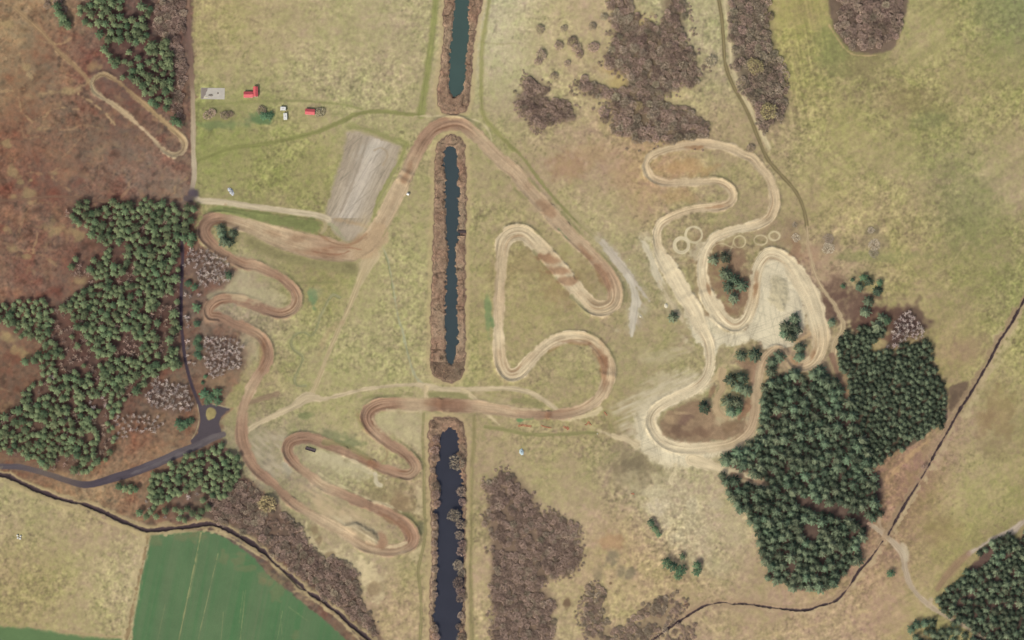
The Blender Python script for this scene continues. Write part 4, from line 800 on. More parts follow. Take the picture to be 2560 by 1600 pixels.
Rh = np.zeros((NY, NX), np.float32)
canal('northern canal', T(1, 0, [(1775, -700), (1775, 0), (1768, 400), (1742, 600), (1712, 850), (1722, 1000), (1765, 1060), (1860, 1085), (1985, 1062), (2015, 960), (2038, 800), (2042, 600), (2060, 400), (2095, 200), (2145, 0), (2150, -700)]),
      T(1, 0, [(1885, -700), (1885, 0), (1866, 100), (1850, 300), (1830, 550), (1815, 750), (1828, 870), (1860, 905), (1925, 900), (1950, 860), (1975, 700), (1985, 500), (2012, 350), (1998, 150), (2010, 0), (2010, -700)]))
canal('middle canal', T(1, 0, [(1690, 1560), (1700, 1420), (1755, 1310), (1840, 1268), (1930, 1295), (1975, 1390), (1985, 1560)]) + T(1, 1, [(1990, 200), (1985, 800), (1978, 1300), (1980, 1512)]) + T(1, 2, [(1978, 300), (1965, 470), (1920, 560), (1850, 595), (1760, 580), (1690, 545), (1645, 450), (1650, 0)]) + T(1, 1, [(1658, 1300), (1668, 900), (1680, 500), (1690, 100)]),
      T(1, 0, [(1765, 1560), (1775, 1430), (1830, 1362), (1880, 1400), (1905, 1480)]) + T(1, 1, [(1905, 0), (1918, 300), (1910, 600), (1906, 750), (1882, 900), (1890, 1100), (1900, 1300), (1895, 1512)]) + T(1, 2, [(1900, 100), (1905, 200), (1885, 320), (1880, 390), (1860, 425), (1800, 400), (1785, 300), (1790, 100)]) + T(1, 1, [(1785, 1512), (1780, 1300), (1800, 1050), (1818, 920), (1802, 800), (1785, 600), (1780, 350), (1790, 200), (1775, 30)]))
canal('southern canal', T(1, 2, [(1640, 960), (1680, 920), (1800, 905), (1900, 920), (1960, 970), (1985, 1100), (1985, 1512)]) + T(1, 3, [(1985, 300), (1975, 700), (1975, 1200), (1980, 2200), (1640, 2200), (1650, 1512), (1640, 1300), (1660, 800), (1650, 200)]) + T(1, 2, [(1640, 1400), (1625, 1100)]),
      T(1, 2, [(1735, 1070), (1780, 1030), (1840, 1015), (1890, 1050), (1920, 1130), (1905, 1250), (1930, 1400), (1955, 1512)]) + T(1, 3, [(1960, 200), (1962, 500), (1960, 800), (1955, 1100), (1945, 1250), (1920, 1400), (1900, 1600), (1900, 2200), (1730, 2200), (1725, 1512), (1710, 1400), (1672, 1330), (1680, 1200), (1700, 1000), (1712, 700), (1712, 400), (1690, 290), (1720, 240), (1735, 100), (1725, 0)]) + T(1, 2, [(1690, 1440), (1690, 1370), (1735, 1320), (1735, 1200)]))
# side gutter cut in the reeds beside the landing
REEDM[window(1145, 575, 1166, 586)] = False

# keep the outer rim level
rim = np.minimum(np.minimum(X - GX0, GX1 - X), np.minimum(Y - GY0, GY1 - Y))
hgt *= np.clip(rim / 20, 0, 1)

# ------------------------------------------------------------------ woodland outlines and their litter floors
W_POLY = T(0, 1, [(630, 430), (700, 380), (800, 365), (860, 480), (1000, 470), (1100, 420), (1230, 400), (1350, 380), (1600, 365), (1690, 460), (1690, 1512)]) + T(0, 2, [(1685, 420), (1500, 490), (1400, 560), (1330, 690), (1150, 800), (1060, 1000), (1100, 1150), (1020, 1300), (860, 1400), (850, 1480), (560, 1420), (300, 1330), (0, 1260), (-450, 1250), (-450, 900), (0, 900), (190, 780), (240, 640), (400, 600), (440, 480), (320, 430), (220, 380), (300, 320), (420, 320), (400, 230), (260, 190), (110, 100), (0, 40), (-300, -60), (-100, -120)]) + T(0, 1, [(120, 1350), (350, 1330), (600, 1340), (720, 1230), (830, 1130), (690, 1020), (700, 930), (830, 960), (980, 960), (1010, 900), (900, 800), (840, 690), (830, 600), (720, 600), (650, 500)])
NW = T(0, 0, [(1000, -200), (1150, -120), (1170, 180), (1300, 60), (1400, 70), (1480, 150), (1470, 210), (1350, 240), (1380, 300), (1390, 390), (1550, 400), (1600, 560), (1640, 760), (1600, 900), (1640, 1000), (1590, 1040), (1400, 950), (1200, 780), (1020, 560), (1000, 390), (1080, 370), (830, 260), (745, 130)])
PLT = T(0, 2, [(2080, 1170), (2170, 1250), (2230, 1340), (2280, 1400), (2270, 1512)]) + T(0, 3, [(2240, 80), (2150, 180), (1960, 160), (1800, 60), (1650, 180), (1450, 260), (1400, 150), (1420, 20)]) + T(0, 2, [(1480, 1450), (1700, 1330), (1900, 1240)])
E2 = O([(1797, 930), (1812, 900), (1850, 880), (1878, 885), (1905, 895), (1930, 872), (1960, 880), (1982, 915), (1998, 945), (2014, 975), (2030, 1010), (2044, 1070), (2056, 1105), (2062, 1120), (2085, 1130), (2082, 1210), (2052, 1225), (2060, 1240), (2030, 1290), (2010, 1330), (1985, 1365), (1940, 1400), (1890, 1392), (1860, 1380), (1815, 1370), (1805, 1320), (1788, 1250), (1768, 1210), (1735, 1180), (1700, 1140), (1700, 1125), (1760, 1135), (1810, 1150), (1800, 1120), (1740, 1112), (1705, 1090), (1725, 1072), (1775, 1050), (1800, 1010), (1795, 960)])
E1 = T(3, 2, [(640, 190), (780, 110), (900, 70), (1090, 60), (1060, 160), (970, 230), (980, 290), (1080, 310), (1330, 240), (1430, 170), (1510, 220), (1560, 380), (1600, 480), (1660, 620), (1670, 720), (1640, 900), (1600, 1020), (1450, 1120), (1350, 1190), (1150, 1260), (1080, 1330), (950, 1370), (900, 1200), (850, 950), (770, 780), (740, 560), (680, 420), (640, 330)])
SE = T(3, 3, [(2010, 640), (2150, 590), (2250, 540), (2330, 580), (2419, 480), (3100, 250), (3100, 2000), (2050, 2000), (1900, 1420), (1850, 1370), (1650, 1240), (1560, 1150), (1680, 1060), (1720, 1000), (1850, 880), (1990, 760)])
TH_N = T(2, 0, [(900, -300), (1110, -300), (1130, 60), (1170, 200), (1400, 290), (1415, 170), (1440, 0), (1500, -300), (1600, -300), (1630, 380), (1700, 450), (1770, 680), (1750, 820), (1600, 790), (1530, 850), (1410, 880), (1420, 990), (1600, 1010), (1720, 1110), (1860, 1200), (1850, 1310), (1700, 1310), (1500, 1350), (1200, 1330), (1000, 1250), (950, 1100), (930, 980), (880, 920), (700, 890), (630, 800), (700, 760), (900, 850), (1060, 850), (1080, 720), (900, 620), (880, 500), (980, 470), (960, 250), (930, 130)])
TH_L = T(2, 0, [(0, 960), (60, 900), (130, 850), (130, 740), (180, 720), (250, 770), (370, 840), (320, 860), (230, 850), (260, 930), (430, 940), (580, 1010), (580, 1100), (450, 1160), (350, 1170), (280, 1220), (200, 1180), (100, 1070)])
TH_NE = T(2, 0, [(2060, -300), (2055, 250), (2110, 450), (2115, 650), (2200, 850), (2270, 950), (2330, 1150), (2400, 1250)]) + T(3, 0, [(30, 1190), (150, 1150), (180, 1000), (185, 830), (140, 640), (60, 470), (30, 300), (10, 150), (0, -300)])
TH_TR = T(3, 0, [(640, -300), (620, 200), (680, 330), (770, 450), (900, 480), (1110, 470), (1190, 390), (1240, 250), (1260, -300)])
TH_C = T(1, 3, [(2150, 60), (2200, 130), (2180, 400), (2210, 700), (2220, 1000), (2230, 1512), (2230, 2200)]) + T(2, 3, [(370, 2200), (370, 1480), (390, 1250), (430, 1190), (350, 1050), (240, 980), (380, 930), (600, 850), (650, 720), (620, 420), (500, 360), (380, 330), (250, 300), (200, 180), (130, 60), (20, -50), (-120, -70)])
TH_S = T(2, 3, [(720, 1000), (860, 1010), (900, 1100), (830, 1240), (870, 1330), (1000, 1400), (1180, 1330), (1230, 1200), (1450, 1120), (1560, 1190), (1600, 1260), (1480, 1380), (1330, 1490), (1250, 1800), (750, 1800), (660, 1260), (700, 1120)])
TH_S2 = T(2, 3, [(1550, 1400), (1750, 1350), (1750, 1460), (1600, 1560), (1450, 1600), (1420, 1500)])
TH_SW = T(0, 3, [(1950, 200), (2100, 120), (2250, 40), (2419, 30)]) + T(1, 3, [(0, 40), (60, 120), (200, 280), (350, 350), (420, 500), (500, 620), (640, 750), (800, 760), (960, 890), (970, 1010), (1000, 1150), (1060, 1260), (1110, 1330), (1160, 1440), (1100, 1480), (950, 1290), (800, 1180), (650, 1080), (500, 960), (300, 790), (150, 660), (0, 520)]) + T(0, 3, [(2280, 460), (2100, 380), (1950, 350)])
TH_NW = T(0, 0, [(1500, -250), (1740, -250), (1720, 150), (1730, 400), (1730, 700), (1740, 900), (1760, 1130), (1700, 1120), (1640, 1060), (1660, 800), (1600, 500), (1560, 380), (1470, 250), (1500, 150)])
TH_NW2 = T(0, 0, [(420, -60), (600, -60), (640, 90), (500, 120)])
BG = T(0, 1, [(1740, 990), (1800, 900), (1900, 850), (2000, 840), (2100, 920), (2190, 1000), (2180, 1060), (2080, 1180), (1960, 1190), (1840, 1180), (1840, 1060), (1740, 1040)])
BS = T(0, 2, [(1930, 180), (2020, 150), (2150, 180), (2250, 230), (2320, 320), (2250, 460), (2150, 470), (2050, 560), (1980, 540), (1940, 400)])
BW = T(0, 2, [(1350, 720), (1420, 640), (1480, 590), (1600, 580), (1720, 570), (1760, 650), (1850, 760), (1800, 840), (1650, 870), (1450, 850), (1380, 800)])
BL_ = T(0, 2, [(1090, 1060), (1140, 900), (1300, 890), (1450, 900), (1560, 960), (1480, 1040), (1300, 1100), (1200, 1150), (1110, 1150)])
BE = T(3, 2, [(1180, 40), (1230, -70), (1330, -90), (1420, -20), (1470, 80), (1400, 130), (1300, 180), (1200, 270), (1110, 270), (1150, 180)])
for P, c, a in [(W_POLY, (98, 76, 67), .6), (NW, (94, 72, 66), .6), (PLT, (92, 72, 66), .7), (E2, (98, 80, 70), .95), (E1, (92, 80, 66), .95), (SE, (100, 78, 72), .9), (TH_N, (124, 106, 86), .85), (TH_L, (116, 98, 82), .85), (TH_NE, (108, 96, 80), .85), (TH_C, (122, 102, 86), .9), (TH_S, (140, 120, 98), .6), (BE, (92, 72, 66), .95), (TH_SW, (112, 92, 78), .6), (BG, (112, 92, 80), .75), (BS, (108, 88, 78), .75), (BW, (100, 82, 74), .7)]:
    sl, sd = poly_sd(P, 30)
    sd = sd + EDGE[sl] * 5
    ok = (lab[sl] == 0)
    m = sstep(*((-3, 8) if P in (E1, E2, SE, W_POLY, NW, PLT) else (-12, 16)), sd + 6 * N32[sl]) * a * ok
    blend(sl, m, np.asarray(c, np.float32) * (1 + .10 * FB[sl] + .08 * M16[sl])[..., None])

# ------------------------------------------------------------------ materials
def nodes_of(name):
    m = bpy.data.materials.new(name)
    m.use_nodes = True
    nt = m.node_tree
    return m, nt, nt.nodes['Principled BSDF']


def soil_material(name, scale=1.6, amp=.16, rough=.95):
    m, nt, b = nodes_of(name)
    a = nt.nodes.new('ShaderNodeAttribute'); a.attribute_name = 'tone'
    tc = nt.nodes.new('ShaderNodeTexCoord')
    n = nt.nodes.new('ShaderNodeTexNoise'); n.inputs['Scale'].default_value = scale; n.inputs['Detail'].default_value = 5
    r = nt.nodes.new('ShaderNodeMapRange'); r.inputs['From Min'].default_value = .25; r.inputs['From Max'].default_value = .75
    r.inputs['To Min'].default_value = 1 - amp; r.inputs['To Max'].default_value = 1 + amp
    mx = nt.nodes.new('ShaderNodeVectorMath'); mx.operation = 'SCALE'
    nt.links.new(tc.outputs['Object'], n.inputs['Vector'])
    nt.links.new(n.outputs['Fac'], r.inputs['Value'])
    nt.links.new(a.outputs['Color'], mx.inputs[0]); nt.links.new(r.outputs['Result'], mx.inputs['Scale'])
    nt.links.new(mx.outputs['Vector'], b.inputs['Base Color'])
    b.inputs['Roughness'].default_value = rough
    b.inputs['Specular IOR Level'].default_value = .1
    return m


def plain(name, c, rough=.7, amp=.12, scale=2.0, spec=.3, direct=False):
    m, nt, b = nodes_of(name)
    base = c if direct else alb(c)
    tc = nt.nodes.new('ShaderNodeTexCoord')
    n = nt.nodes.new('ShaderNodeTexNoise'); n.inputs['Scale'].default_value = scale; n.inputs['Detail'].default_value = 4
    ramp = nt.nodes.new('ShaderNodeMix'); ramp.data_type = 'RGBA'
    ramp.inputs[6].default_value = tuple(v * (1 - amp) for v in base) + (1,)
    ramp.inputs[7].default_value = tuple(min(.95, v * (1 + amp)) for v in base) + (1,)
    nt.links.new(tc.outputs['Object'], n.inputs['Vector'])
    nt.links.new(n.outputs['Fac'], ramp.inputs[0])
    nt.links.new(ramp.outputs[2], b.inputs['Base Color'])
    b.inputs['Roughness'].default_value = rough
    b.inputs['Specular IOR Level'].default_value = spec
    return m


M_SOIL = soil_material('soil_and_grass')
M_REED = soil_material('dry_reed', 2.2, .25)


def finish_mesh(name, verts, loops, sizes, mats, tone=None, tint=None, matidx=None):
    me = bpy.data.meshes.new(name)
    me.vertices.add(len(verts)); me.vertices.foreach_set('co', np.ascontiguousarray(verts, np.float32).ravel())
    me.loops.add(len(loops)); me.loops.foreach_set('vertex_index', np.ascontiguousarray(loops, np.int32))
    me.polygons.add(len(sizes))
    starts = np.concatenate([[0], np.cumsum(sizes)[:-1]]).astype(np.int32)
    me.polygons.foreach_set('loop_start', starts)
    me.polygons.foreach_set('loop_total', np.ascontiguousarray(sizes, np.int32))
    for m in mats:
        me.materials.append(m)
    if matidx is not None:
        me.polygons.foreach_set('material_index', np.ascontiguousarray(matidx, np.int32))
    if tone is not None:
        at = me.attributes.new('tone', 'FLOAT_COLOR', 'POINT')
        at.data.foreach_set('color', np.ascontiguousarray(np.hstack([tone, np.ones((len(tone), 1))]), np.float32).ravel())
    if tint is not None:
        at = me.attributes.new('tint', 'FLOAT', 'POINT')
        at.data.foreach_set('value', np.ascontiguousarray(tint, np.float32))
    me.update(calc_edges=True)
    return me


def link(name, me, parent=None, loc=(0, 0, 0), rot=0.0, scale=1.0):
    o = bpy.data.objects.new(name, me)
    COL.objects.link(o)
    o.location = loc; o.rotation_euler = (0, 0, rot)
    o.scale = (scale,) * 3 if not isinstance(scale, tuple) else scale
    if parent is not None:
        o.parent = parent
    return o


def tag(o, label=None, cat=None, group=None, kind=None):
    for k, v in (('label', label), ('category', cat), ('group', group), ('kind', kind)):
        if v:
            o[k] = v
    return o


def grid_mesh(name, mask, H, Ccol, mat, ring_out=False):
    jj, ii = np.nonzero(mask)
    v00 = jj * NX + ii
    q = np.stack([v00 + NX, v00 + NX + 1, v00 + 1, v00], 1).ravel()
    used, inv = np.unique(q, return_inverse=True)
    vx = wx(X.ravel()[used]); vy = wy(Y.ravel()[used]); vz = H.ravel()[used]
    V = np.stack([vx, vy, vz], 1)
    tone = np.clip(lin(Ccol.reshape(-1, 3)[used]) / np.array([KR, KG, KB]), 0.005, .9)
    loops = inv.astype(np.int32); sizes = np.full(len(jj), 4, np.int32)
    if ring_out:
        R = 7000.0
        a, b, c, d = wx(GX0), wx(GX1), wy(GY0), wy(GY1)
        ex = np.array([[a, c, 0], [b, c, 0], [b, d, 0], [a, d, 0], [-R, R, 0], [R, R, 0], [R, -R, 0], [-R, -R, 0]])
        n = len(V)
        V = np.vstack([V, ex]); tone = np.vstack([tone, np.tile(np.array(alb((160, 148, 106))), (8, 1))])
        loops = np.concatenate([loops, n + np.array([4, 0, 1, 5, 5, 1, 2, 6, 6, 2, 3, 7, 7, 3, 0, 4])])
        sizes = np.concatenate([sizes, np.full(4, 4)])
    return finish_mesh(name, V, loops, sizes, [mat], tone=tone)


# ------------------------------------------------------------------ land sheets
cell = lab[:-1, :-1]
for k, (nm, text) in enumerate(LABELS):
    mk = cell == k
    if mk.sum() < 3:
        continue
    o = link(nm, grid_mesh(nm, mk, hgt, col, M_SOIL, ring_out=(k == 0)))
    tag(o, text, kind='structure')

# reeds: a matted bed with channels, and upright tufts along it
crack = np.exp(-(noise(16, 101, 0.05, 2.0) / .045) ** 2) * sstep(-.05, .25, noise(40, 102)) * .9 + np.exp(-(noise(22, 104, 1.3, 1.5) / .04) ** 2) * sstep(0, .3, noise(50, 105)) * .7
rz = hgt * .25 + Rh * (.75 + .16 * N9 + .18 * N5 + .14 * N16) * (1 - .8 * np.clip(crack, 0, 1)) - .15 * (1 - Rh)
rc = np.array((156, 130, 107), np.float32) * (1 + .10 * N5 + .12 * M9 + .08 * N32)[..., None]
rc += (N64 * 8 + M16 * 6)[..., None] * np.array([.5, 1.0, .8], np.float32)
rc = rc * (1 - .38 * np.clip(crack, 0, 1))[..., None]
dk = ((Y > 905) & (Y < 965) & (X > 1060) & (X < 1170))
rc = np.where(dk[..., None], rc * .78, rc)
RT = dict(zip(('northern', 'middle', 'southern'), ((0, 300), (310, 965), (965, 1800))))
for nm, (y0, y1) in RT.items():
    mk = REEDM[:-1, :-1] & (Y[:-1, :-1] > (y0 if y0 else -999)) & (Y[:-1, :-1] <= y1)
    o = link('reed_bed', grid_mesh('reed_bed', mk, rz, rc, M_REED))
    tag(o, 'brown reed fringe on both banks of the %s canal' % nm, 'reeds', kind='stuff')
    jj, ii = np.nonzero(mk & (Rh[:-1, :-1] > .15))
    pick = rng.choice(len(jj), min(len(jj), 5200), replace=False)
    jj, ii = jj[pick], ii[pick]
    n = len(jj)
    px = wx(X[jj, ii]) + rng.uniform(-.4, .4, n); py = wy(Y[jj, ii]) + rng.uniform(-.4, .4, n); pz = rz[jj, ii] - .2
    an = rng.uniform(0, 2 * np.pi, n); hh = rng.uniform(.3, .8, n); wd = rng.uniform(.12, .4, n)
    lx, ly = rng.normal(0, .5, n), rng.normal(0, .5, n)
    base = np.stack([px, py, pz], 1); wv = np.stack([np.cos(an) * wd, np.sin(an) * wd, 0 * an], 1)
    top = base + np.stack([lx, ly, hh], 1)
    V = np.stack([base - wv, base + wv, top + wv * .4, top - wv * .4], 1).reshape(-1, 3)
    tn = lin(np.array((156, 130, 106)) * rng.uniform(.72, 1.2, (n, 1)) + rng.normal(0, 5, (n, 3))) / np.array([KR, KG, KB])
    t = link('reed_tufts', finish_mesh('reed_tufts', V, np.arange(4 * n), np.full(n, 4), [M_REED], tone=np.repeat(np.clip(tn, .01, .8), 4, 0)), parent=o)
    t['kind'] = 'stuff'


def water_material(name, c):
    m, nt, b = nodes_of(name)
    b.inputs['Roughness'].default_value = .12
    b.inputs['Specular IOR Level'].default_value = .25
    tc = nt.nodes.new('ShaderNodeTexCoord')
    n = nt.nodes.new('ShaderNodeTexNoise'); n.inputs['Scale'].default_value = .6; n.inputs['Detail'].default_value = 3
    bp = nt.nodes.new('ShaderNodeBump'); bp.inputs['Strength'].default_value = .12; bp.inputs['Distance'].default_value = .1
    n2 = nt.nodes.new('ShaderNodeTexNoise'); n2.inputs['Scale'].default_value = .05
    mx = nt.nodes.new('ShaderNodeMix'); mx.data_type = 'RGBA'
    mx.inputs[6].default_value = tuple(v * .85 for v in alb(c)) + (1,); mx.inputs[7].default_value = tuple(v * 1.12 for v in alb(c)) + (1,)
    nt.links.new(tc.outputs['Object'], n.inputs['Vector']); nt.links.new(tc.outputs['Object'], n2.inputs['Vector'])
    nt.links.new(n.outputs['Fac'], bp.inputs['Height']); nt.links.new(bp.outputs['Normal'], b.inputs['Normal'])
    nt.links.new(n2.outputs['Fac'], mx.inputs[0]); nt.links.new(mx.outputs[2], b.inputs['Base Color'])
    return m


WC = [(70, 88, 82), (63, 74, 76), (56, 57, 66)]
for (text, P), c in zip(WATERS, WC):
    P = np.array(P); cen = P.mean(0)
    Q = P + np.sign(P - cen) * np.array([5, 3])
    V = np.array([(wx(p[0]), wy(p[1]), -.75) for p in Q])
    if sum(V[i][0] * V[(i + 1) % len(V)][1] - V[(i + 1) % len(V)][0] * V[i][1] for i in range(len(V))) < 0:
        V = V[::-1]
    o = link('canal_water', finish_mesh('canal_water', V, np.arange(len(V)), [len(V)], [water_material('canal_water_' + text.split()[0], c)]))
    tag(o, 'still dark water of the ' + text, kind='structure')

# ------------------------------------------------------------------ light and viewpoint
SUN_EL, SUN_AZ = math.radians(43), math.radians(214)     # from the south south west
w = bpy.data.worlds.new('World'); scene.world = w; w.use_nodes = True
sky = w.node_tree.nodes.new('ShaderNodeTexSky'); sky.sky_type = 'NISHITA'; sky.sun_disc = False
sky.sun_elevation = SUN_EL; sky.sun_rotation = SUN_AZ
sky.air_density = .8; sky.dust_density = 5.0; sky.ozone_density = .2
bg = w.node_tree.nodes['Background']; bg.inputs['Strength'].default_value = .15
w.node_tree.links.new(sky.outputs['Color'], bg.inputs['Color'])
sun = bpy.data.lights.new('sun', 'SUN'); sun.energy = 2.5; sun.angle = math.radians(.6); sun.color = (1, .95, .87)
so_ = bpy.data.objects.new('sun', sun); COL.objects.link(so_)
dirv = (math.sin(SUN_AZ) * math.cos(SUN_EL), math.cos(SUN_AZ) * math.cos(SUN_EL), math.sin(SUN_EL))
import mathutils
so_.rotation_euler = mathutils.Vector(dirv).to_track_quat('Z', 'Y').to_euler()
so_.location = (0, -300, 400)
cam = bpy.data.cameras.new('camera'); co = bpy.data.objects.new('camera', cam); COL.objects.link(co)
CH = 5000.0
co.location = (0, -TILT * CH, CH)
cam.sensor_width = 36; cam.lens = 36 * CH / (2560 * S)
cam.shift_y = TILT * CH / (2560 * S)
cam.clip_start = 10; cam.clip_end = 20000
scene.camera = co
scene.view_settings.view_transform = 'Standard'; scene.view_settings.look = 'None'
scene.view_settings.exposure = EXPO; scene.view_settings.gamma = 1
scene.cycles.max_bounces = 6
scene.cycles.filter_width = 1.5

# ------------------------------------------------------------------ trees
def leaf_material(name, base, var=.35, hue=(.0, .0, .0), hv=.02, rough=.75):
    """foliage: base albedo varied by leaf clump (attribute tint) and by tree (object random)"""
    m, nt, b = nodes_of(name)
    a = nt.nodes.new('ShaderNodeAttribute'); a.attribute_name = 'tint'
    oi = nt.nodes.new('ShaderNodeObjectInfo')
    mx = nt.nodes.new('ShaderNodeMix'); mx.data_type = 'RGBA'
    mx.inputs[6].default_value = tuple(v * (1 - var) for v in base) + (1,)
    mx.inputs[7].default_value = tuple(v * (1 + var) + h for v, h in zip(base, hue)) + (1,)
    ad = nt.nodes.new('ShaderNodeMath'); ad.operation = 'MULTIPLY_ADD'
    ad.inputs[1].default_value = .76; ad.inputs[2].default_value = -.38
    sm = nt.nodes.new('ShaderNodeMath'); sm.operation = 'ADD'; sm.use_clamp = True
    nt.links.new(oi.outputs['Random'], ad.inputs[0])
    nt.links.new(ad.outputs[0], sm.inputs[0]); nt.links.new(a.outputs['Fac'], sm.inputs[1])
    nt.links.new(sm.outputs[0], mx.inputs[0])
    hs = nt.nodes.new('ShaderNodeHueSaturation')
    wn = nt.nodes.new('ShaderNodeTexWhiteNoise'); wn.noise_dimensions = '1D'
    nt.links.new(oi.outputs['Random'], wn.inputs['W'])
    mr = nt.nodes.new('ShaderNodeMapRange'); mr.inputs['To Min'].default_value = .5 - hv; mr.inputs['To Max'].default_value = .5 + hv
    nt.links.new(wn.outputs['Value'], mr.inputs['Value']); nt.links.new(mr.outputs['Result'], hs.inputs['Hue'])
    nt.links.new(mx.outputs[2], hs.inputs['Color'])
    nt.links.new(hs.outputs['Color'], b.inputs['Base Color'])
    b.inputs['Roughness'].default_value = rough
    b.inputs['Specular IOR Level'].default_value = .15
    return m


M_PINE = leaf_material('pine_needles', (.064, .094, .047), .46, (.022, .020, .008), hv=.035)
M_SPRUCE = leaf_material('dark_needles', (.054, .082, .050), .60, (.036, .032, .016), hv=.04)
M_BUSH = leaf_material('evergreen_leaves', (.044, .080, .046), .45, (.010, .02, 0))
M_TWIG = leaf_material('bare_twigs', (.225, .168, .130), .50, (.02, .02, .015))
M_TWIGG = leaf_material('grey_green_twigs', (.215, .182, .132), .48, (.02, .02, .01))
M_TWIGY = leaf_material('yellow_catkin_twigs', (.23, .20, .105), .30, (.03, .03, .0))
M_BIRCH = leaf_material('pale_birch_twigs', (.265, .225, .198), .60, (.08, .07, .06))
M_BARK = plain('bark', (112, 92, 78), .9, .3, 3.0)
M_WBARK = plain('pale_bark', (206, 196, 186), .85, .25, 3.0)


def cards(c, u, v):
    n = len(c)
    V = np.stack([c - u - v * .7, c + u - v * .45, c + u * 1.1 + v * .45, c - u + v * .7], 1).reshape(-1, 3)
    return V, np.arange(4 * n)


def unit(a):
    return a / np.maximum(np.linalg.norm(a, axis=-1, keepdims=True), 1e-9)


def needle_crown(seed, n=400, kind='pine'):
    """needle sprays laid over a lobed crown; crown radius 1; returns (verts, tint)"""
    g = np.random.default_rng(seed)
    nb = int(g.integers(7, 10)) if kind == 'pine' else int(g.integers(8, 12))
    ph = g.uniform(0, 6.28); lob = g.uniform(.70, 1.18, nb + 1); btn = g.uniform(0, 1, nb)
    a = g.uniform(0, 2 * np.pi, n); r = np.sqrt(g.uniform(0, 1, n))
    q = ((a - ph) % (2 * np.pi)) / (2 * np.pi) * nb
    bi = np.floor(q).astype(int) % nb
    star = np.cos((q - np.floor(q) - .5) * 2 * np.pi) * .5 + .5       # 1 on a branch, 0 between two
    R = lob[bi] * (.70 + .40 * star)
    dep = g.uniform(0, 1, n) ** 2
    if kind == 'pine':
        z = 1.0 + .95 * np.sqrt(np.clip(1 - (r * .96) ** 2, 0, 1)) - .22 * (1 - star) * r - .5 * dep
        slope = r * .8
    else:
        z = .75 + 1.35 * (1 - r ** 1.15) - .30 * (1 - star) * (r > .15) - .45 * dep * (.4 + r)
        slope = np.full(n, .85)
    rr = r * R
    c = np.stack([np.cos(a) * rr, np.sin(a) * rr, z + g.normal(0, .05, n)], 1)
    u = unit(np.stack([np.cos(a), np.sin(a), -slope], 1) + g.normal(0, .42, (n, 3)))
    v = unit(np.cross(u, np.stack([np.cos(a) * slope, np.sin(a) * slope, np.ones(n)], 1)) + g.normal(0, .28, (n, 3)))
    ln = g.uniform(.075, .15, n)[:, None]
    V, _ = cards(c, u * ln, v * ln * .62)
    t = .34 * btn[bi] + .34 * g.uniform(0, 1, n) + .22 * star - .05
    return V, np.repeat(t, 4)


def twig_crown(seed, n=400, kind='shrub'):
    g = np.random.default_rng(seed)
    if kind == 'shrub':
        # a rounded, many stemmed bush: fine twigs fanning out of a low dome
        nl = int(g.integers(9, 14)); ph = g.uniform(0, 6.28)
        a = g.uniform(0, 2 * np.pi, n); r = np.sqrt(g.uniform(0, 1, n))
        q = ((a - ph) % (2 * np.pi)) / (2 * np.pi) * nl; bi = np.floor(q).astype(int) % nl
        lob = g.uniform(.78, 1.1, nl); lt = g.uniform(0, 1, nl)
        R = lob[bi]
        z = .18 + .62 * np.sqrt(np.clip(1 - (r * .97) ** 2, 0, 1)) - .3 * g.uniform(0, 1, n) ** 2 + g.normal(0, .05, n)
        c = np.stack([np.cos(a) * r * R, np.sin(a) * r * R, np.maximum(z, .05)], 1)
        u = unit(np.stack([np.cos(a) * r, np.sin(a) * r, 1.05 - r], 1) + g.normal(0, .5, (n, 3)))
        v = unit(np.cross(u, g.normal(0, 1, (n, 3))))
        ln = g.uniform(.06, .14, n)[:, None]
        V, _ = cards(c, u * ln, v * ln * .30)
        t = .25 * lt[bi] + .45 * g.uniform(0, 1, n) + .12
        return V, np.repeat(t, 4)
    nb = 12
    bd = unit(np.stack([g.normal(0, 1, nb), g.normal(0, 1, nb), g.uniform(.2, 1.5, nb)], 1)); bl = g.uniform(.65, 1.1, nb); btn = g.uniform(0, 1, nb)
    k = g.integers(0, nb, n)
    f = g.uniform(.1, 1, n) ** .6
    c = bd[k] * (bl[k] * f)[:, None] * np.array([1, 1, .8]) + g.normal(0, .13, (n, 3)) * f[:, None]
    c[:, 2] = np.abs(c[:, 2]) + .7
    u = unit(bd[k] + g.normal(0, .45, (n, 3))); v = unit(np.cross(u, g.normal(0, 1, (n, 3))))
    ln = g.uniform(.07, .14, n)[:, None]
    V, _ = cards(c, u * ln, v * ln * .15)
    t = .35 * btn[k] + .45 * g.uniform(0, 1, n) + .15 * f
    return V, np.repeat(t, 4)


def tube(p0, p1, r0, r1, ns=6):
    p0, p1 = np.array(p0, float), np.array(p1, float)
    d = unit(p1 - p0); a = unit(np.cross(d, [.31, .87, .2])); b = np.cross(d, a)
    th = np.linspace(0, 2 * np.pi, ns, endpoint=False)
    ring = np.outer(np.cos(th), a) + np.outer(np.sin(th), b)
    V = np.vstack([p0 + ring * r0, p1 + ring * r1])
    L = []
    for i in range(ns):
        j = (i + 1) % ns
        L += [i, j, ns + j, ns + i]
    return V, np.array(L)


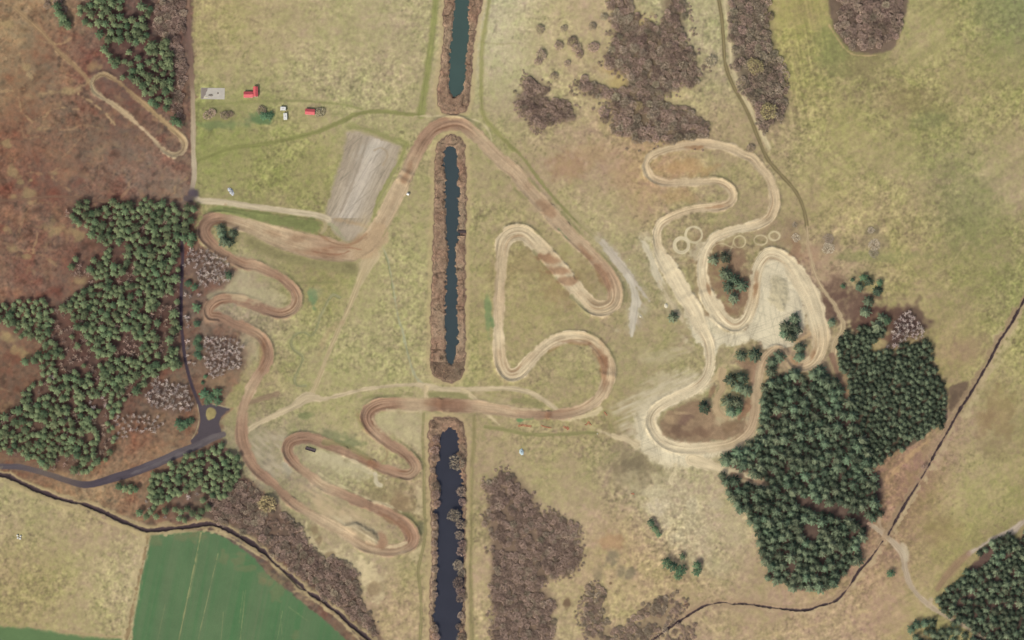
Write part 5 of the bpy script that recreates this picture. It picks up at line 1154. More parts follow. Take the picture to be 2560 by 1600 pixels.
def trunk_geo(seed, h, r, limbs=6, z0=.5, spread=.6):
    g = np.random.default_rng(seed)
    Vs, Ls, n = [], [], 0
    parts = [((0, 0, -.1), (g.normal(0, .03), g.normal(0, .03), h), r, r * .35)]
    for i in range(limbs):
        z = z0 + (h - z0) * (i + .5) / limbs; a = i * 2.4 + g.uniform(-.4, .4)
        e = spread * g.uniform(.6, 1.0) * (1 - .4 * i / limbs)
        parts.append(((0, 0, z * .9), (math.cos(a) * e, math.sin(a) * e, z + .35 * e), r * .45, r * .12))
    for p in parts:
        V, L = tube(*p, ns=5); Vs.append(V); Ls.append(L + n); n += len(V)
    return np.vstack(Vs), np.concatenate(Ls)


SPEC = {
    'pine': (needle_crown, dict(n=420, kind='pine'), M_PINE, M_BARK, 1.9, .07, 1.5),
    'spruce': (needle_crown, dict(n=420, kind='spruce'), M_SPRUCE, M_BARK, 2.0, .06, 1.3),
    'bush': (needle_crown, dict(n=380, kind='pine'), M_BUSH, M_BARK, 1.4, .05, 1.5),
    'shrub': (twig_crown, dict(n=560, kind='shrub'), M_TWIG, M_BARK, .7, .05, .6),
    'greyshrub': (twig_crown, dict(n=560, kind='shrub'), M_TWIGG, M_BARK, .7, .05, .6),
    'catkin': (twig_crown, dict(n=560, kind='shrub'), M_TWIGY, M_BARK, .7, .05, .6),
    'bare': (twig_crown, dict(n=360, kind='tree'), M_TWIG, M_BARK, 1.4, .06, 1.0),
    'birch': (twig_crown, dict(n=460, kind='tree'), M_BIRCH, M_WBARK, 1.4, .06, 1.0),
}
NVAR = 6
GEO = {}          # kind -> list of (crown verts, tint, trunk verts, trunk loops)
for kd, (fn, kw, mc, mb, th, tr, zc) in SPEC.items():
    GEO[kd] = []
    for k in range(NVAR):
        V, t = fn(hash_seed := 1000 + 37 * k + 5 * list(SPEC).index(kd), **kw)
        tv, tl = trunk_geo(hash_seed, th, tr, 7 if kd in ('birch', 'bare') else 5, .35 if 'shrub' in kd else .7, .75)
        GEO[kd].append((V, t, tv, tl))
MESH1, MESHP = {}, {}
for kd, lst in GEO.items():
    mc, mb = SPEC[kd][2], SPEC[kd][3]
    MESH1[kd], MESHP[kd] = [], []
    for (V, t, tv, tl) in lst:
        n = len(V); nq = n // 4; ntq = len(tl) // 4
        MESH1[kd].append(finish_mesh(kd + '_tree', np.vstack([V, tv]), np.concatenate([np.arange(n), tl + n]), np.full(nq + ntq, 4), [mc, mb], tint=np.concatenate([t, np.full(len(tv), .5)]), matidx=np.concatenate([np.zeros(nq), np.ones(ntq)])))
        MESHP[kd].append((finish_mesh(kd + '_crown', V, np.arange(n), np.full(nq, 4), [mc], tint=t), finish_mesh(kd + '_trunk', tv, tl, np.full(ntq, 4), [mb])))


def spot(kd, x, y, r):
    """ground point of a tree whose crown shows at map x, y"""
    R = r * S
    return wx(x), wy(y) - TILT * SPEC[kd][6] * R, R


def plant_big(name, kd, x, y, r, label, cat, group=None, sq=1.0):
    px, py, R = spot(kd, x, y, r)
    k = rng.integers(NVAR)
    e = bpy.data.objects.new(name, None); COL.objects.link(e)
    e.location = (px, py, 0); e.rotation_euler = (0, 0, rng.uniform(0, 6.28)); e.empty_display_size = .5
    tag(e, label, cat, group)
    link('crown', MESHP[kd][k][0], e, scale=(R, R, R * sq)); link('trunk', MESHP[kd][k][1], e, scale=(R, R, R * sq))
    return e


def plant(name, kd, x, y, r, label, cat, group):
    px, py, R = spot(kd, x, y, r)
    o = link(name, MESH1[kd][rng.integers(NVAR)], None, (px, py, 0), rng.uniform(0, 6.28), (R, R, R * rng.uniform(.85, 1.15)))
    return tag(o, label, cat, group)


def plant_mass(name, kd, items, label):
    Vs, Ts, Ls, Ms, n = [], [], [], [], 0
    for (x, y, r) in items:
        px, py, R = spot(kd, x, y, r)
        V, t, tv, tl = GEO[kd][rng.integers(NVAR)]
        a = rng.uniform(0, 6.28); ca, sa = math.cos(a), math.sin(a)
        A = np.vstack([V, tv]) * R
        A = np.stack([A[:, 0] * ca - A[:, 1] * sa + px, A[:, 0] * sa + A[:, 1] * ca + py, A[:, 2] * rng.uniform(.85, 1.15)], 1)
        Vs.append(A); Ts.append(np.concatenate([np.clip(t + rng.uniform(-.38, .38), 0, 1), np.full(len(tv), .5)]))
        Ls.append(np.concatenate([np.arange(len(V)), tl + len(V)]) + n)
        Ms.append(np.concatenate([np.zeros(len(V) // 4), np.ones(len(tl) // 4)])); n += len(A)
    L = np.concatenate(Ls)
    o = link(name, finish_mesh(name, np.vstack(Vs), L, np.full(len(L) // 4, 4), [SPEC[kd][2], SPEC[kd][3]], tint=np.concatenate(Ts), matidx=np.concatenate(Ms)))
    return tag(o, label, kind='stuff')


def inside(P, x, y):
    c = False
    n = len(P)
    for i in range(n):
        ax, ay = P[i][0], P[i][1]; bx, by = P[(i + 1) % n][0], P[(i + 1) % n][1]
        if (ay > y) != (by > y) and x < (bx - ax) * (y - ay) / (by - ay) + ax:
            c = not c
    return c


def nz(A, x, y):
    return float(A[min(NY - 1, max(0, int((y - GY0) / STEP))), min(NX - 1, max(0, int((x - GX0) / STEP)))])


def labat(x, y):
    return int(lab[min(NY - 1, max(0, int((y - GY0) / STEP))), min(NX - 1, max(0, int((x - GX0) / STEP)))])


def scatter(P, r0, r1, gap=1.55, holes=(), thin=None, keepoff=True, placed=None, tries=None, warp=True):
    """crowns (x, y, r) by dart throwing in polygon P; holes: polygons left open"""
    P = [p[:2] for p in P]
    x0, x1 = min(p[0] for p in P), max(p[0] for p in P); y0, y1 = min(p[1] for p in P), max(p[1] for p in P)
    out = placed if placed is not None else []
    cs = r1 * 2.0
    cells = {}
    for q in out:
        cells.setdefault((int(q[0] // cs), int(q[1] // cs)), []).append(q)
    res = []
    N = tries or int((x1 - x0) * (y1 - y0) / (r0 * r0) * 2.2)
    for _ in range(N):
        x, y = rng.uniform(x0, x1), rng.uniform(y0, y1)
        qx, qy = x + 9 * nz(N32, x, y) + 6 * nz(M16, x, y) + 8 * nz(N64, x, y), y + 9 * nz(M32, x, y) + 6 * nz(N16, x, y) + 8 * nz(M64, x, y)
        if warp and not inside(P, qx, qy) or not warp and not inside(P, x, y) or any(inside(h, x, y) for h in holes):
            continue
        if thin is not None and nz(thin[0], x, y) < thin[1]:
            continue
        if keepoff and labat(x, y) != 0:
            continue
        r = r0 + (r1 - r0) * rng.uniform() ** 1.3
        cx, cy = int(x // cs), int(y // cs)
        ok = True
        for a in (-1, 0, 1):
            for b in (-1, 0, 1):
                for q in cells.get((cx + a, cy + b), ()):
                    if (q[0] - x) ** 2 + (q[1] - y) ** 2 < ((q[2] + r) * gap * .5) ** 2:
                        ok = False; break
                if not ok: break
            if not ok: break
        if ok:
            it = (x, y, r)
            cells.setdefault((cx, cy), []).append(it); res.append(it)
    if placed is not None:
        placed.extend(res)
    return res


def strip(P, w):
    """a thin lane polygon round a polyline"""
    P = np.array(P, float); d = np.gradient(P, axis=0); n = unit(np.stack([-d[:, 1], d[:, 0]], 1))
    return [tuple(p) for p in np.vstack([P + n * w / 2, (P - n * w / 2)[::-1]])]


def mid(P):
    return [p[:2] for p in P]


# --- western pine wood
W_HOLES = [mid(T(0, 1, q)) for q in [
    [(1040, 800), (1190, 770), (1200, 980), (1110, 1010), (1040, 920)], [(1120, 740), (1250, 750), (1350, 720), (1330, 770), (1190, 800)], [(860, 420), (930, 420), (930, 500), (880, 520)], [(1020, 420), (1070, 420), (1080, 560), (1040, 580)],
    [(1350, 560), (1420, 560), (1380, 700), (1340, 700)], [(1440, 1280), (1560, 1300), (1660, 1400), (1650, 1330), (1690, 1250), (1690, 1110), (1640, 1130), (1660, 1300), (1560, 1250)], [(610, 1380), (650, 1380), (650, 1512), (610, 1512)]]] + [
    mid(strip(T(0, 2, [(640, -30), (700, 80), (790, 220), (850, 350), (900, 460)]), 20)), mid(strip(T(0, 2, [(680, 650), (690, 850), (720, 1000), (740, 1200)]), 16))] + [mid(T(0, 2, q)) for q in [
    [(500, 360), (620, 350), (720, 480), (560, 460)], [(300, 620), (390, 600), (390, 700), (290, 740)], [(300, 950), (430, 940), (420, 1060), (300, 1060)], [(1220, 230), (1290, 250), (1260, 340), (1210, 320)], [(1450, 560), (1550, 560), (1500, 640), (1430, 620)], [(760, 1060), (870, 1040), (880, 1120), (780, 1150)], [(1180, 600), (1290, 600), (1250, 760), (1170, 730)], [(1240, 760), (1330, 800), (1330, 900), (1220, 880)]]]
wood = []
scatter(W_POLY, 6.5, 13, 1.38, W_HOLES, (M64 + .7 * M32 + .5 * N16, -.5), placed=wood)
E_OF_LANE = T(0, 1, [(1690, 470), (1790, 440), (1860, 480), (1850, 560), (1800, 600), (1850, 720), (1890, 820), (1800, 850), (1740, 820), (1720, 700)])
scatter(E_OF_LANE, 10, 13, 1.25, placed=wood)
nwood = scatter(NW, 8, 13.5, 1.4, [mid(T(0, 0, [(1180, 190), (1330, 190), (1340, 60), (1200, 50)])), mid(T(0, 0, [(1180, 500), (1280, 520), (1250, 580), (1150, 540)]))], (M64 + .6 * M32, -.8))
nwood += [(x, y, r) for x, y, r in T(0, 0, [(540, 60, 12), (560, 130, 12), (600, 170, 12), (640, 220, 11), (590, 210, 11), (650, 250, 9), (1660, 1140, 14), (1690, 1170, 10)])]
plt = scatter(PLT, 7.5, 10, 1.3, [mid(T(0, 2, [(1880, 1350), (1990, 1350), (1990, 1430), (1900, 1440)]))])
plt += scatter(T(0, 3, [(1130, 20), (1280, 0), (1350, 60), (1250, 110), (1130, 110)]), 8, 11, 1.3)
plt += scatter(T(0, 3, [(1250, 300), (1400, 260), (1480, 330), (1680, 280), (1850, 250), (1900, 180), (1980, 240), (1850, 330), (1680, 390), (1450, 400), (1300, 350)]), 8, 11, 1.7)
print('pines', len(wood), len(nwood), len(plt))

# --- eastern woods
east = []
EH = [mid(T(3, 2, q)) for q in [[(660, 900), (780, 890), (840, 980), (780, 1010), (700, 1020), (640, 960)], [(370, 820), (440, 830), (430, 900), (370, 880)], [(880, 1080), (960, 1090), (950, 1140), (890, 1140)], [(320, 520), (420, 460), (420, 560), (370, 620)]]] + [mid(strip(T(3, 3, [(240, 190), (420, 225), (560, 275), (720, 310)]), 12))] + [mid(T(3, 3, q)) for q in [[(310, 480), (420, 440), (520, 500), (440, 560), (330, 540)], [(190, 770), (280, 740), (250, 880), (180, 880)], [(860, -80), (980, -100), (1010, 20), (950, 0)]]]
EH += [mid(strip(T(3, 3, [(240, 190), (420, 225), (560, 275), (720, 310), (900, 380), (960, 420)]), 30)), mid(strip(T(2, 2, [(1900, 1375), (2100, 1435), (2300, 1512), (2419, 1555)]), 30))]
scatter(E2, 9.5, 17, 1.14, EH, placed=east)
e1 = []
scatter(E1, 7.2, 9.6, 1.16, EH, placed=e1)
east += e1
se = scatter(SE, 8.5, 12, 1.18, [mid(T(3, 3, [(2100, 640), (2200, 680), (2000, 840), (1880, 860), (1900, 780)]))])
se += scatter(T(3, 3, [(1400, 1320), (1560, 1310), (1850, 1420), (2200, 1560), (2200, 1900), (1300, 1900)]), 10, 13, 1.2)
print('spruces', len(east), len(se))

FRAME = lambda q: -10 < q[0] < 2570 and -10 < q[1] < 1610


def near(q):
    x, y = q[0], q[1]
    return x, y


def pine_label(q):
    x, y, r = q
    if q in NWS:
        return 'green pine in the wedge shaped wood beside the north western dirt loop', 'pines of the north western wedge'
    if q in PLS:
        return 'small pine in the plantation between the grey road and the dark ditch', 'pines of the road plantation'
    sz = 'broad' if r > 12.6 else 'slim'
    if x > 452:
        return '%s green pine between the asphalt lane and the first dirt hairpin' % sz, 'pines east of the lane'
    if y < 640:
        return '%s pine in the northern tip of the western wood below the road junction' % sz, 'pines of the western wood tip'
    if x > 330 and y < 900:
        return '%s pine near the straight asphalt lane in the western wood' % sz, 'pines along the asphalt lane'
    if y < 860:
        return '%s pine in the loose centre of the western wood beside open heath' % sz, 'pines of the western wood centre'
    if x < 190:
        return '%s pine on the ragged western edge of the wood by the brown heath' % sz, 'pines of the western wood edge'
    return '%s pine in the southern half of the western wood above the grey road' % sz, 'pines of the southern western wood'


NWS, PLS = set(nwood), set(plt)
allp = [q for q in wood + nwood + plt if FRAME(q)]
far = [q for q in wood + nwood + plt if not FRAME(q)]
allp.sort(key=lambda q: -q[2])
for q in allp[:300]:
    lb, gp = pine_label(q)
    plant('pine_tree', 'pine', *q, lb, 'pine tree', gp)
plant_mass('pine_wood', 'pine', allp[300:] + far, 'smaller pines filling the western woods')


def spruce_label(q):
    x, y, r = q
    if q in SES:
        return 'conifer in the corner wood beside the south eastern gravel lane', 'conifers of the south eastern wood'
    sz = 'large' if r > 14.6 else 'medium' if r > 12 else 'small'
    if q in E1S:
        return '%s conifer in the tight rounded stand nearest the eastern ditch' % sz, 'conifers of the tight stand'
    if y < 1100:
        return '%s dark conifer in the wood just south of the sand circuit' % sz, 'conifers south of the sand circuit'
    if y < 1290:
        return '%s dark conifer in the middle of the eastern wood' % sz, 'conifers of the middle eastern wood'
    return '%s dark conifer in the southern tip of the eastern wood' % sz, 'conifers of the southern tip'


SES, E1S = set(se), set(e1)
alle = [q for q in east + se if FRAME(q)]
alle.sort(key=lambda q: -q[2])
for q in alle[:300]:
    lb, gp = spruce_label(q)
    plant('conifer_tree', 'spruce', *q, lb, 'conifer', gp)
plant_mass('conifer_wood', 'spruce', alle[300:] + [q for q in east + se if not FRAME(q)], 'smaller conifers filling the eastern woods')

# --- single evergreens around the circuits, each with crown and trunk
SING = [
    (2, 1, [(1905, 935, 52), (2010, 915, 58)], ['left one of two evergreens under the thin loop marks', 'right one of two evergreens under the thin loop marks']),
    (2, 1, [(2020, 1070, 66), (2095, 1120, 62), (2170, 1175, 60), (2045, 1190, 58)], ['tallest northern crown in the evergreen clump inside the sand hairpin', 'middle crown in the evergreen clump inside the sand hairpin', 'eastern crown in the evergreen clump inside the sand hairpin', 'southern crown in the evergreen clump inside the sand hairpin']),
    (2, 1, [(2090, 1295, 58), (1520, 1480, 54)], ['lone evergreen just below the clump inside the sand hairpin', 'lone evergreen on the grass left of the broad sand straight']),
    (3, 2, [(165, 60, 62), (260, 75, 60), (215, 145, 62), (250, -20, 55), (150, 125, 48)], ['western crown of the evergreen clump on the bare sand', 'eastern crown of the evergreen clump on the bare sand', 'southern crown of the evergreen clump on the bare sand', 'northern crown of the evergreen clump on the bare sand', 'small crown at the lower left of the clump on the bare sand']),
    (3, 2, [(598, 15, 44), (300, 255, 56), (295, 340, 54)], ['small round evergreen on the strip between sand hairpin and lane', 'upper evergreen wedged inside the last sand bend', 'lower evergreen wedged inside the last sand bend']),
    (3, 2, [(105, 340, 60), (40, 390, 56), (30, 480, 60), (490, 480, 62), (545, 545, 46), (250, 500, 50)], ['evergreen just below the narrow brown track curve', 'evergreen left of the narrow brown track curve', 'evergreen at the north west corner of the eastern wood', 'evergreen at the end of the last sand bend', 'yellowish evergreen below the last sand bend', 'evergreen on the north edge of the eastern wood']),
    (2, 2, [(2165, 332, 56), (2290, 322, 64)], ['left of two evergreens at the south edge of the open sand', 'right of two evergreens at the south edge of the open sand']),
    (2, 2, [(2070, 555, 64), (2170, 540, 62), (2140, 630, 56), (2210, 660, 56), (2040, 760, 62), (2130, 770, 66), (2070, 860, 60), (2140, 855, 40)], ['north western crown of the evergreen island between the brown tracks', 'north eastern crown of the evergreen island between the brown tracks', 'upper middle crown of the evergreen island between the brown tracks', 'upper eastern crown of the evergreen island between the brown tracks', 'lower western crown of the evergreen island between the brown tracks', 'lower eastern crown of the evergreen island between the brown tracks', 'southern crown of the evergreen island between the brown tracks', 'smallest crown of the evergreen island between the brown tracks']),
    (2, 2, [(1812, 815, 66), (2025, 1305, 62), (2180, 1360, 62), (2200, 1290, 50)], ['lone evergreen on brown ground inside the southern sand bend', 'evergreen standing apart at the south west corner of the eastern wood', 'evergreen beside the brown path entering the eastern wood', 'evergreen at the wood edge above the brown path']),
    (3, 1, [(860, 1190, 48), (900, 1105, 38), (950, 1140, 46), (1035, 1235, 52), (797, 1130, 24), (707, 1192, 26), (1055, 1160, 34)], ['western evergreen of the hedge north of the eastern wood', 'topmost evergreen of the hedge north of the eastern wood', 'middle evergreen of the hedge north of the eastern wood', 'largest evergreen at the east end of the hedge', 'small bush at the west end of the hedge', 'tiny bush apart from the hedge to the west', 'dark bush on the north east corner of the hedge']),
    (3, 1, [(945, 1330, 50), (915, 1430, 56), (1075, 1490, 50)], ['upper evergreen between hedge and eastern wood', 'lower evergreen between hedge and eastern wood', 'evergreen left of the white twigged trees']),
    (3, 2, [(1030, 50, 60), (1125, 10, 40)], ['round green tree on the north tip of the tight stand', 'small green tree beside the white twigged trees']),
    (2, 3, [(1315, 400, 38), (1350, 455, 40), (1385, 510, 30)], ['top bush of the slanting row in the southern rough grass', 'middle bush of the slanting row in the southern rough grass', 'bottom bush of the slanting row in the southern rough grass']),
    (2, 3, [(1460, 770, 52), (1525, 810, 54), (1590, 850, 54), (1612, 720, 34), (1560, 905, 40)], ['left bush of the clump in the southern rough grass', 'middle bush of the clump in the southern rough grass', 'right bush of the clump in the southern rough grass', 'small bush just above the clump', 'small bush at the foot of the clump']),
    (2, 3, [(1750, 800, 48), (1745, 865, 44)], ['upper half of the bush pair right of the clump', 'lower half of the bush pair right of the clump']),
    (3, 3, [(1155, 880, 40)], ['single round bush between winding ditch and gravel lane']),
    (0, 1, [(2085, 645, 50), (2200, 690, 48), (2120, 760, 56), (2175, 770, 44), (2100, 700, 44)], ['northern tree of the round group inside the first hairpin', 'eastern tree of the round group inside the first hairpin', 'southern tree of the round group inside the first hairpin', 'south eastern tree of the round group inside the first hairpin', 'middle tree of the round group inside the first hairpin']),
    (0, 1, [(2165, 1085, 40)], ['dark bush beside the bare birches near the second hairpin']),
]
for (i, j, P, lbs) in SING:
    for (x, y, r), lb in zip(T(i, j, P), lbs):
        plant_big('evergreen_tree', 'spruce' if j != 3 and r > 40 else 'bush', x, y, r / 3.78, 'dark green ' + lb if len(lb.split()) < 13 and 'evergreen' not in lb and 'dark' not in lb and 'green' not in lb else lb, 'evergreen', 'single evergreens by the circuits', .8)
BUSH = T(0, 2, [(1930, 690, 48), (1990, 720, 52), (2050, 680, 50), (2060, 760, 44), (1960, 760, 36)])
for q, lb in zip(BUSH, ['western', 'central', 'north eastern', 'south eastern', 'smallest southern']):
    plant_big('green_bush', 'bush', q[0], q[1], q[2] / 3.78, lb + ' bush of the green group above the asphalt turning place', 'bush', 'green bushes above the turning place', .6)
for q, lb in zip(T(0, 2, [(1690, 960, 44), (1760, 970, 46), (1720, 1010, 40), (1800, 950, 36)]), ['left', 'middle', 'lower', 'right']):
    plant_big('green_bush', 'bush', q[0], q[1], q[2] / 3.78, lb + ' bush of the green patch beside the curved pale verge', 'bush', 'green bushes by the curved verge', .6)
for k, q in enumerate(T(0, 2, [(1865, 30, 36), (1880, 170, 36), (1850, 210, 34), (1880, 260, 38), (1860, 320, 34), (1890, 350, 28), (1940, 530, 24), (1915, 590, 22)]) + T(0, 1, [(1860, 1390, 46), (1840, 1200, 36), (1780, 1160, 36)])):
    plant_big('green_bush', 'bush', q[0], q[1], q[2] / 3.78, ['small bush just east of the lane above the birch row', 'topmost of the young pines right of the birch row', 'second young pine down right of the birch row', 'largest young pine right of the birch row', 'fourth young pine down right of the birch row', 'lowest young pine right of the birch row', 'tiny bush below the birch grove', 'tiny bush above the green bush group', 'bush patch left of the second dirt hairpin', 'bush on the left edge of the birch grove', 'bush by the lane left of the birch grove'][k], 'bush', 'young pines between lane and dirt track', .6)
plant_big('green_bush', 'bush', *T(0, 0, [(2500, 1090)])[0], 11, 'low green bush left of the white caravans', 'bush', None, .5)
plant_big('green_bush', 'bush', *T(1, 0, [(130, 1085)])[0], 11, 'low green bush beside the white caravans under grey twigs', 'bush', None, .5)
plant_big('grey_shrub', 'shrub', *T(1, 0, [(60, 1045)])[0], 13, 'leafless grey shrub left of the white caravans', 'shrub', None, .8)
plant_big('grey_shrub', 'greyshrub', *T(1, 0, [(605, 1060)])[0], 14, 'round dark grey shrub touching the small red roofed shed', 'shrub', None, .8)
for k, q in enumerate(T(0, 0, [(1960, 1090, 44), (2010, 1060, 40), (2120, 1090, 42), (2170, 1080, 36)])):
    plant_big('grey_shrub', 'shrub', q[0], q[1], q[2] / 3.78, ['brownish leafless shrub below the concrete slab, at the lane', 'taller leafless shrub below the concrete slab', 'grey shrub between concrete slab and caravans, left one', 'grey shrub between concrete slab and caravans, right one'][k], 'shrub', None, .9)

# --- bare thickets
def near_poly(i, j, q):
    return T(i, j, q)


TH_G = [mid(T(2, 0, [(1170, 180), (1290, 170), (1300, 230), (1210, 260)])), mid(T(2, 0, [(1320, 900), (1400, 880), (1400, 980)]))]
sh = {}
sh['n'] = scatter(TH_N, 5.5, 12.5, 1.1, TH_G, (M32 + .6 * M16 + .4 * N64, -.6))
sh['l'] = scatter(TH_L, 5.5, 11, 1.1)
sh['ne'] = scatter(TH_NE, 5.5, 12.5, 1.1, thin=(M32 + .5 * N16, -.7))
sh['tr'] = scatter(TH_TR, 8, 13, 1.06, keepoff=False)
sh['c'] = scatter(TH_C, 5.5, 10, 1.12, thin=(M32 + .6 * N16 + .3 * N64, -.72))
sh['s'] = scatter(TH_S, 5.5, 10, 1.2, thin=(M32 + .5 * N16, -.45))
sh['s2'] = scatter(TH_S2, 6, 9, 1.6)
sh['sw'] = scatter(TH_SW, 5.5, 11, 1.15, thin=(M64 + .5 * N32, -.6))
sh['nw'] = scatter(TH_NW, 7, 12, 1.1)
sh['nw2'] = scatter(TH_NW2, 7, 10, 1.5)
def grown(P, d):
    P = np.array(mid(P)); c = P.mean(0); v = P - c
    return [tuple(p) for p in c + v * (1 + d / np.maximum(np.linalg.norm(v, axis=1, keepdims=True), 1))]


for k, P, d in [('n', TH_N, 26), ('l', TH_L, 16), ('ne', TH_NE, 12), ('c', TH_C, 18), ('s', TH_S, 18), ('sw', TH_SW, 8), ('nw', TH_NW, 5)]:
    sh[k] += scatter(grown(P, d), 2.6, 5.5, 1.7, thin=(N16 + .6 * M32 + .4 * F6, .05), placed=list(sh[k]), tries=9000)
print('shrubs', {k: len(v) for k, v in sh.items()})
SL = {'n': ('grey brown bare shrub in the big thicket north of the sand circuit', 'shrubs of the big northern thicket'),
      'l': ('dark bare shrub in the small thicket east of the canal crossing', 'shrubs of the small thicket'),
      'ne': ('bare shrub in the long strip right of the rutted field lane', 'shrubs of the strip by the field lane'),
      'tr': ('bare tree in the rounded copse at the top of the meadow', 'trees of the rounded meadow copse'),
      'c': ('small purplish bare shrub in the dense thicket east of the southern canal', 'shrubs of the thicket by the southern canal'),
      's': ('pale grey shrub in the loose scrub beside the winding ditch', 'shrubs of the loose southern scrub'),
      's2': ('low pale shrub just south of the winding ditch', 'low shrubs south of the ditch'),
      'sw': ('bare shrub in the belt between dark ditch and southern hairpins', 'shrubs of the south western belt'),
      'nw': ('bare tree in the strip along the straight northern lane', 'bare trees along the northern lane'),
      'nw2': ('bare shrub at the top edge of the heath', 'shrubs at the top of the heath')}
alls = [(q, k) for k, v in sh.items() for q in v if FRAME(q)]
alls.sort(key=lambda a: -a[0][2])
restA, restB = [], []
for n, (q, k) in enumerate(alls):
    kd = 'greyshrub' if rng.uniform() < {'ne': .55, 's': .5, 'n': .35, 'sw': .3, 'c': .15}.get(k, .1) else 'shrub'
    if n < 300:
        plant('bare_shrub', kd, *q, SL[k][0], 'shrub', SL[k][1])
    else:
        (restB if kd == 'greyshrub' else restA).append(q)
offs = [q for v in sh.values() for q in v if not FRAME(q)]
plant_mass('bare_thicket', 'shrub', restA + offs, 'smaller leafless shrubs filling the grey brown thickets')
plant_mass('bare_thicket', 'greyshrub', restB, 'smaller grey green leafless shrubs in the thickets')
LONE = [(265, 275, 46, 'dark lone shrub on pale grass nearest the top left of the thicket'), (440, 430, 46, 'oval shrub left of the grey trio west of the thicket'), (570, 385, 50, 'top shrub of the grey trio west of the thicket'), (610, 455, 52, 'middle shrub of the grey trio west of the thicket'), (640, 510, 40, 'bottom shrub of the grey trio west of the thicket'),
        (770, 450, 54, 'round shrub between grey trio and big thicket'), (280, 520, 56, 'large oval shrub above the small thicket'), (245, 580, 40, 'lower half of the large oval shrub above the small thicket'), (490, 270, 36, 'faint low shrub on pale grass under the thin lane'), (400, 715, 40, 'low shrub between large oval shrub and small thicket'), (520, 600, 34, 'purplish low shrub in the pale grass'), (690, 820, 50, 'dark shrub on the west tip of the thicket arm'), (860, 1060, 56, 'round shrub in the bay of the big thicket'), (870, 1120, 50, 'lower shrub in the bay of the big thicket'), (765, 1030, 18, 'tiny dark bush west of the bay shrub'), (1880, 575, 56, 'olive low bush between thicket and field lane'), (870, 160, 40, 'faint shrub left of the upper thicket'), (760, 250, 40, 'greenish shrub on pale grass'), (2250, 1400, 44, 'bare shrub right of the sand arc beside the lane'), (340, 840, 22, 'small dark bush at the top of the small thicket')]
for (x, y, r, lb) in LONE:
    q = T(2, 0, [(x, y)])[0]
    plant_big('bare_shrub', 'greyshrub' if 'olive' in lb or 'green' in lb or 'faint' in lb else 'shrub', q[0], q[1], r / 3.78, lb, 'shrub', 'single shrubs around the northern thicket')
for (i, j, x, y, r, lb) in [(2, 0, 2300, 620, 84, 'large pale yellow green tree in the strip by the field lane'), (3, 0, 10, 1050, 84, 'pale olive tree at the south end of the strip by the lane'), (1, 3, 105, 220, 92, 'pale yellow tree on the belt beside the southern dirt track'), (2, 0, 1340, 1060, 60, 'grey green round tree low in the big thicket'), (2, 0, 1200, 990, 50, 'pale olive tree in the lower thicket'), (2, 0, 1160, 450, 52, 'pale greenish tree in the upper thicket'), (2, 0, 1080, 190, 50, 'tan crowned tree near the top of the thicket'), (2, 0, 1240, 500, 46, 'grey tree beside the pale greenish one')]:
    q = T(i, j, [(x, y)])[0]
    plant_big('pale_tree', 'catkin' if 'yellow' in lb or 'olive' in lb else 'greyshrub', q[0], q[1], r / 3.78, lb, 'tree')
# trees leaning over the southern canal
CE = T(1, 2, [(1895, 1345, 74)]) + T(1, 3, [(1935, 105, 48), (1950, 210, 40), (1870, 330, 66), (1935, 420, 50), (1920, 520, 44), (1950, 600, 40), (1940, 670, 50), (1910, 800, 52), (1940, 880, 40), (1920, 970, 60), (1935, 1050, 46), (1940, 1110, 50), (1935, 1280, 36), (1920, 1390, 36), (1940, 1490, 46)])
CL = ['big grey green star shaped tree overhanging the southern canal head', 'topmost rounded bare tree on the east bank below the star tree', 'second rounded bare tree on the east bank', 'star branched grey tree reaching out over the canal', 'bare tree just below the star branched one', 'bare tree with grey tip over the east bank', 'small bare tree on the east bank at mid canal', 'bare tree overhanging at mid canal', 'pale grey round tree overhanging the lower canal', 'small tree below the pale grey round one', 'wide brownish tree overhanging the lower canal', 'brownish tree against the wide one', 'pointed brown tree ending the row on the east bank', 'pink twigged shrub on the lower east bank', 'white pink shrub on the lower east bank', 'grey shrub at the bottom of the east bank']
for q, lb in zip(CE, CL):
    plant_big('bank_tree', 'greyshrub' if 'grey' in lb else 'shrub', q[0], q[1], q[2] / 3.78, lb, 'tree', 'trees along the southern canal', 1.2)
WB = T(1, 2, [(1700, 1130, 40), (1690, 1230, 44), (1690, 1300, 40), (1670, 1420, 30)]) + T(1, 3, [(1700, 60, 44), (1705, 140, 46), (1710, 220, 36), (1690, 340, 34), (1690, 420, 34), (1690, 510, 36), (1685, 600, 34), (1690, 700, 32), (1685, 840, 38), (1680, 980, 30), (1690, 1080, 34), (1690, 1400, 40), (1700, 1480, 38)])
for n, q in enumerate(WB):
    plant('bank_shrub', 'shrub', q[0], q[1], q[2] / 3.78, ['pinkish bare shrub on the west bank near the head of the southern canal', 'pinkish bare shrub on the west bank of the lower southern canal'][n > 6], 'shrub', 'west bank shrubs ' + ['upper', 'lower'][n > 6])
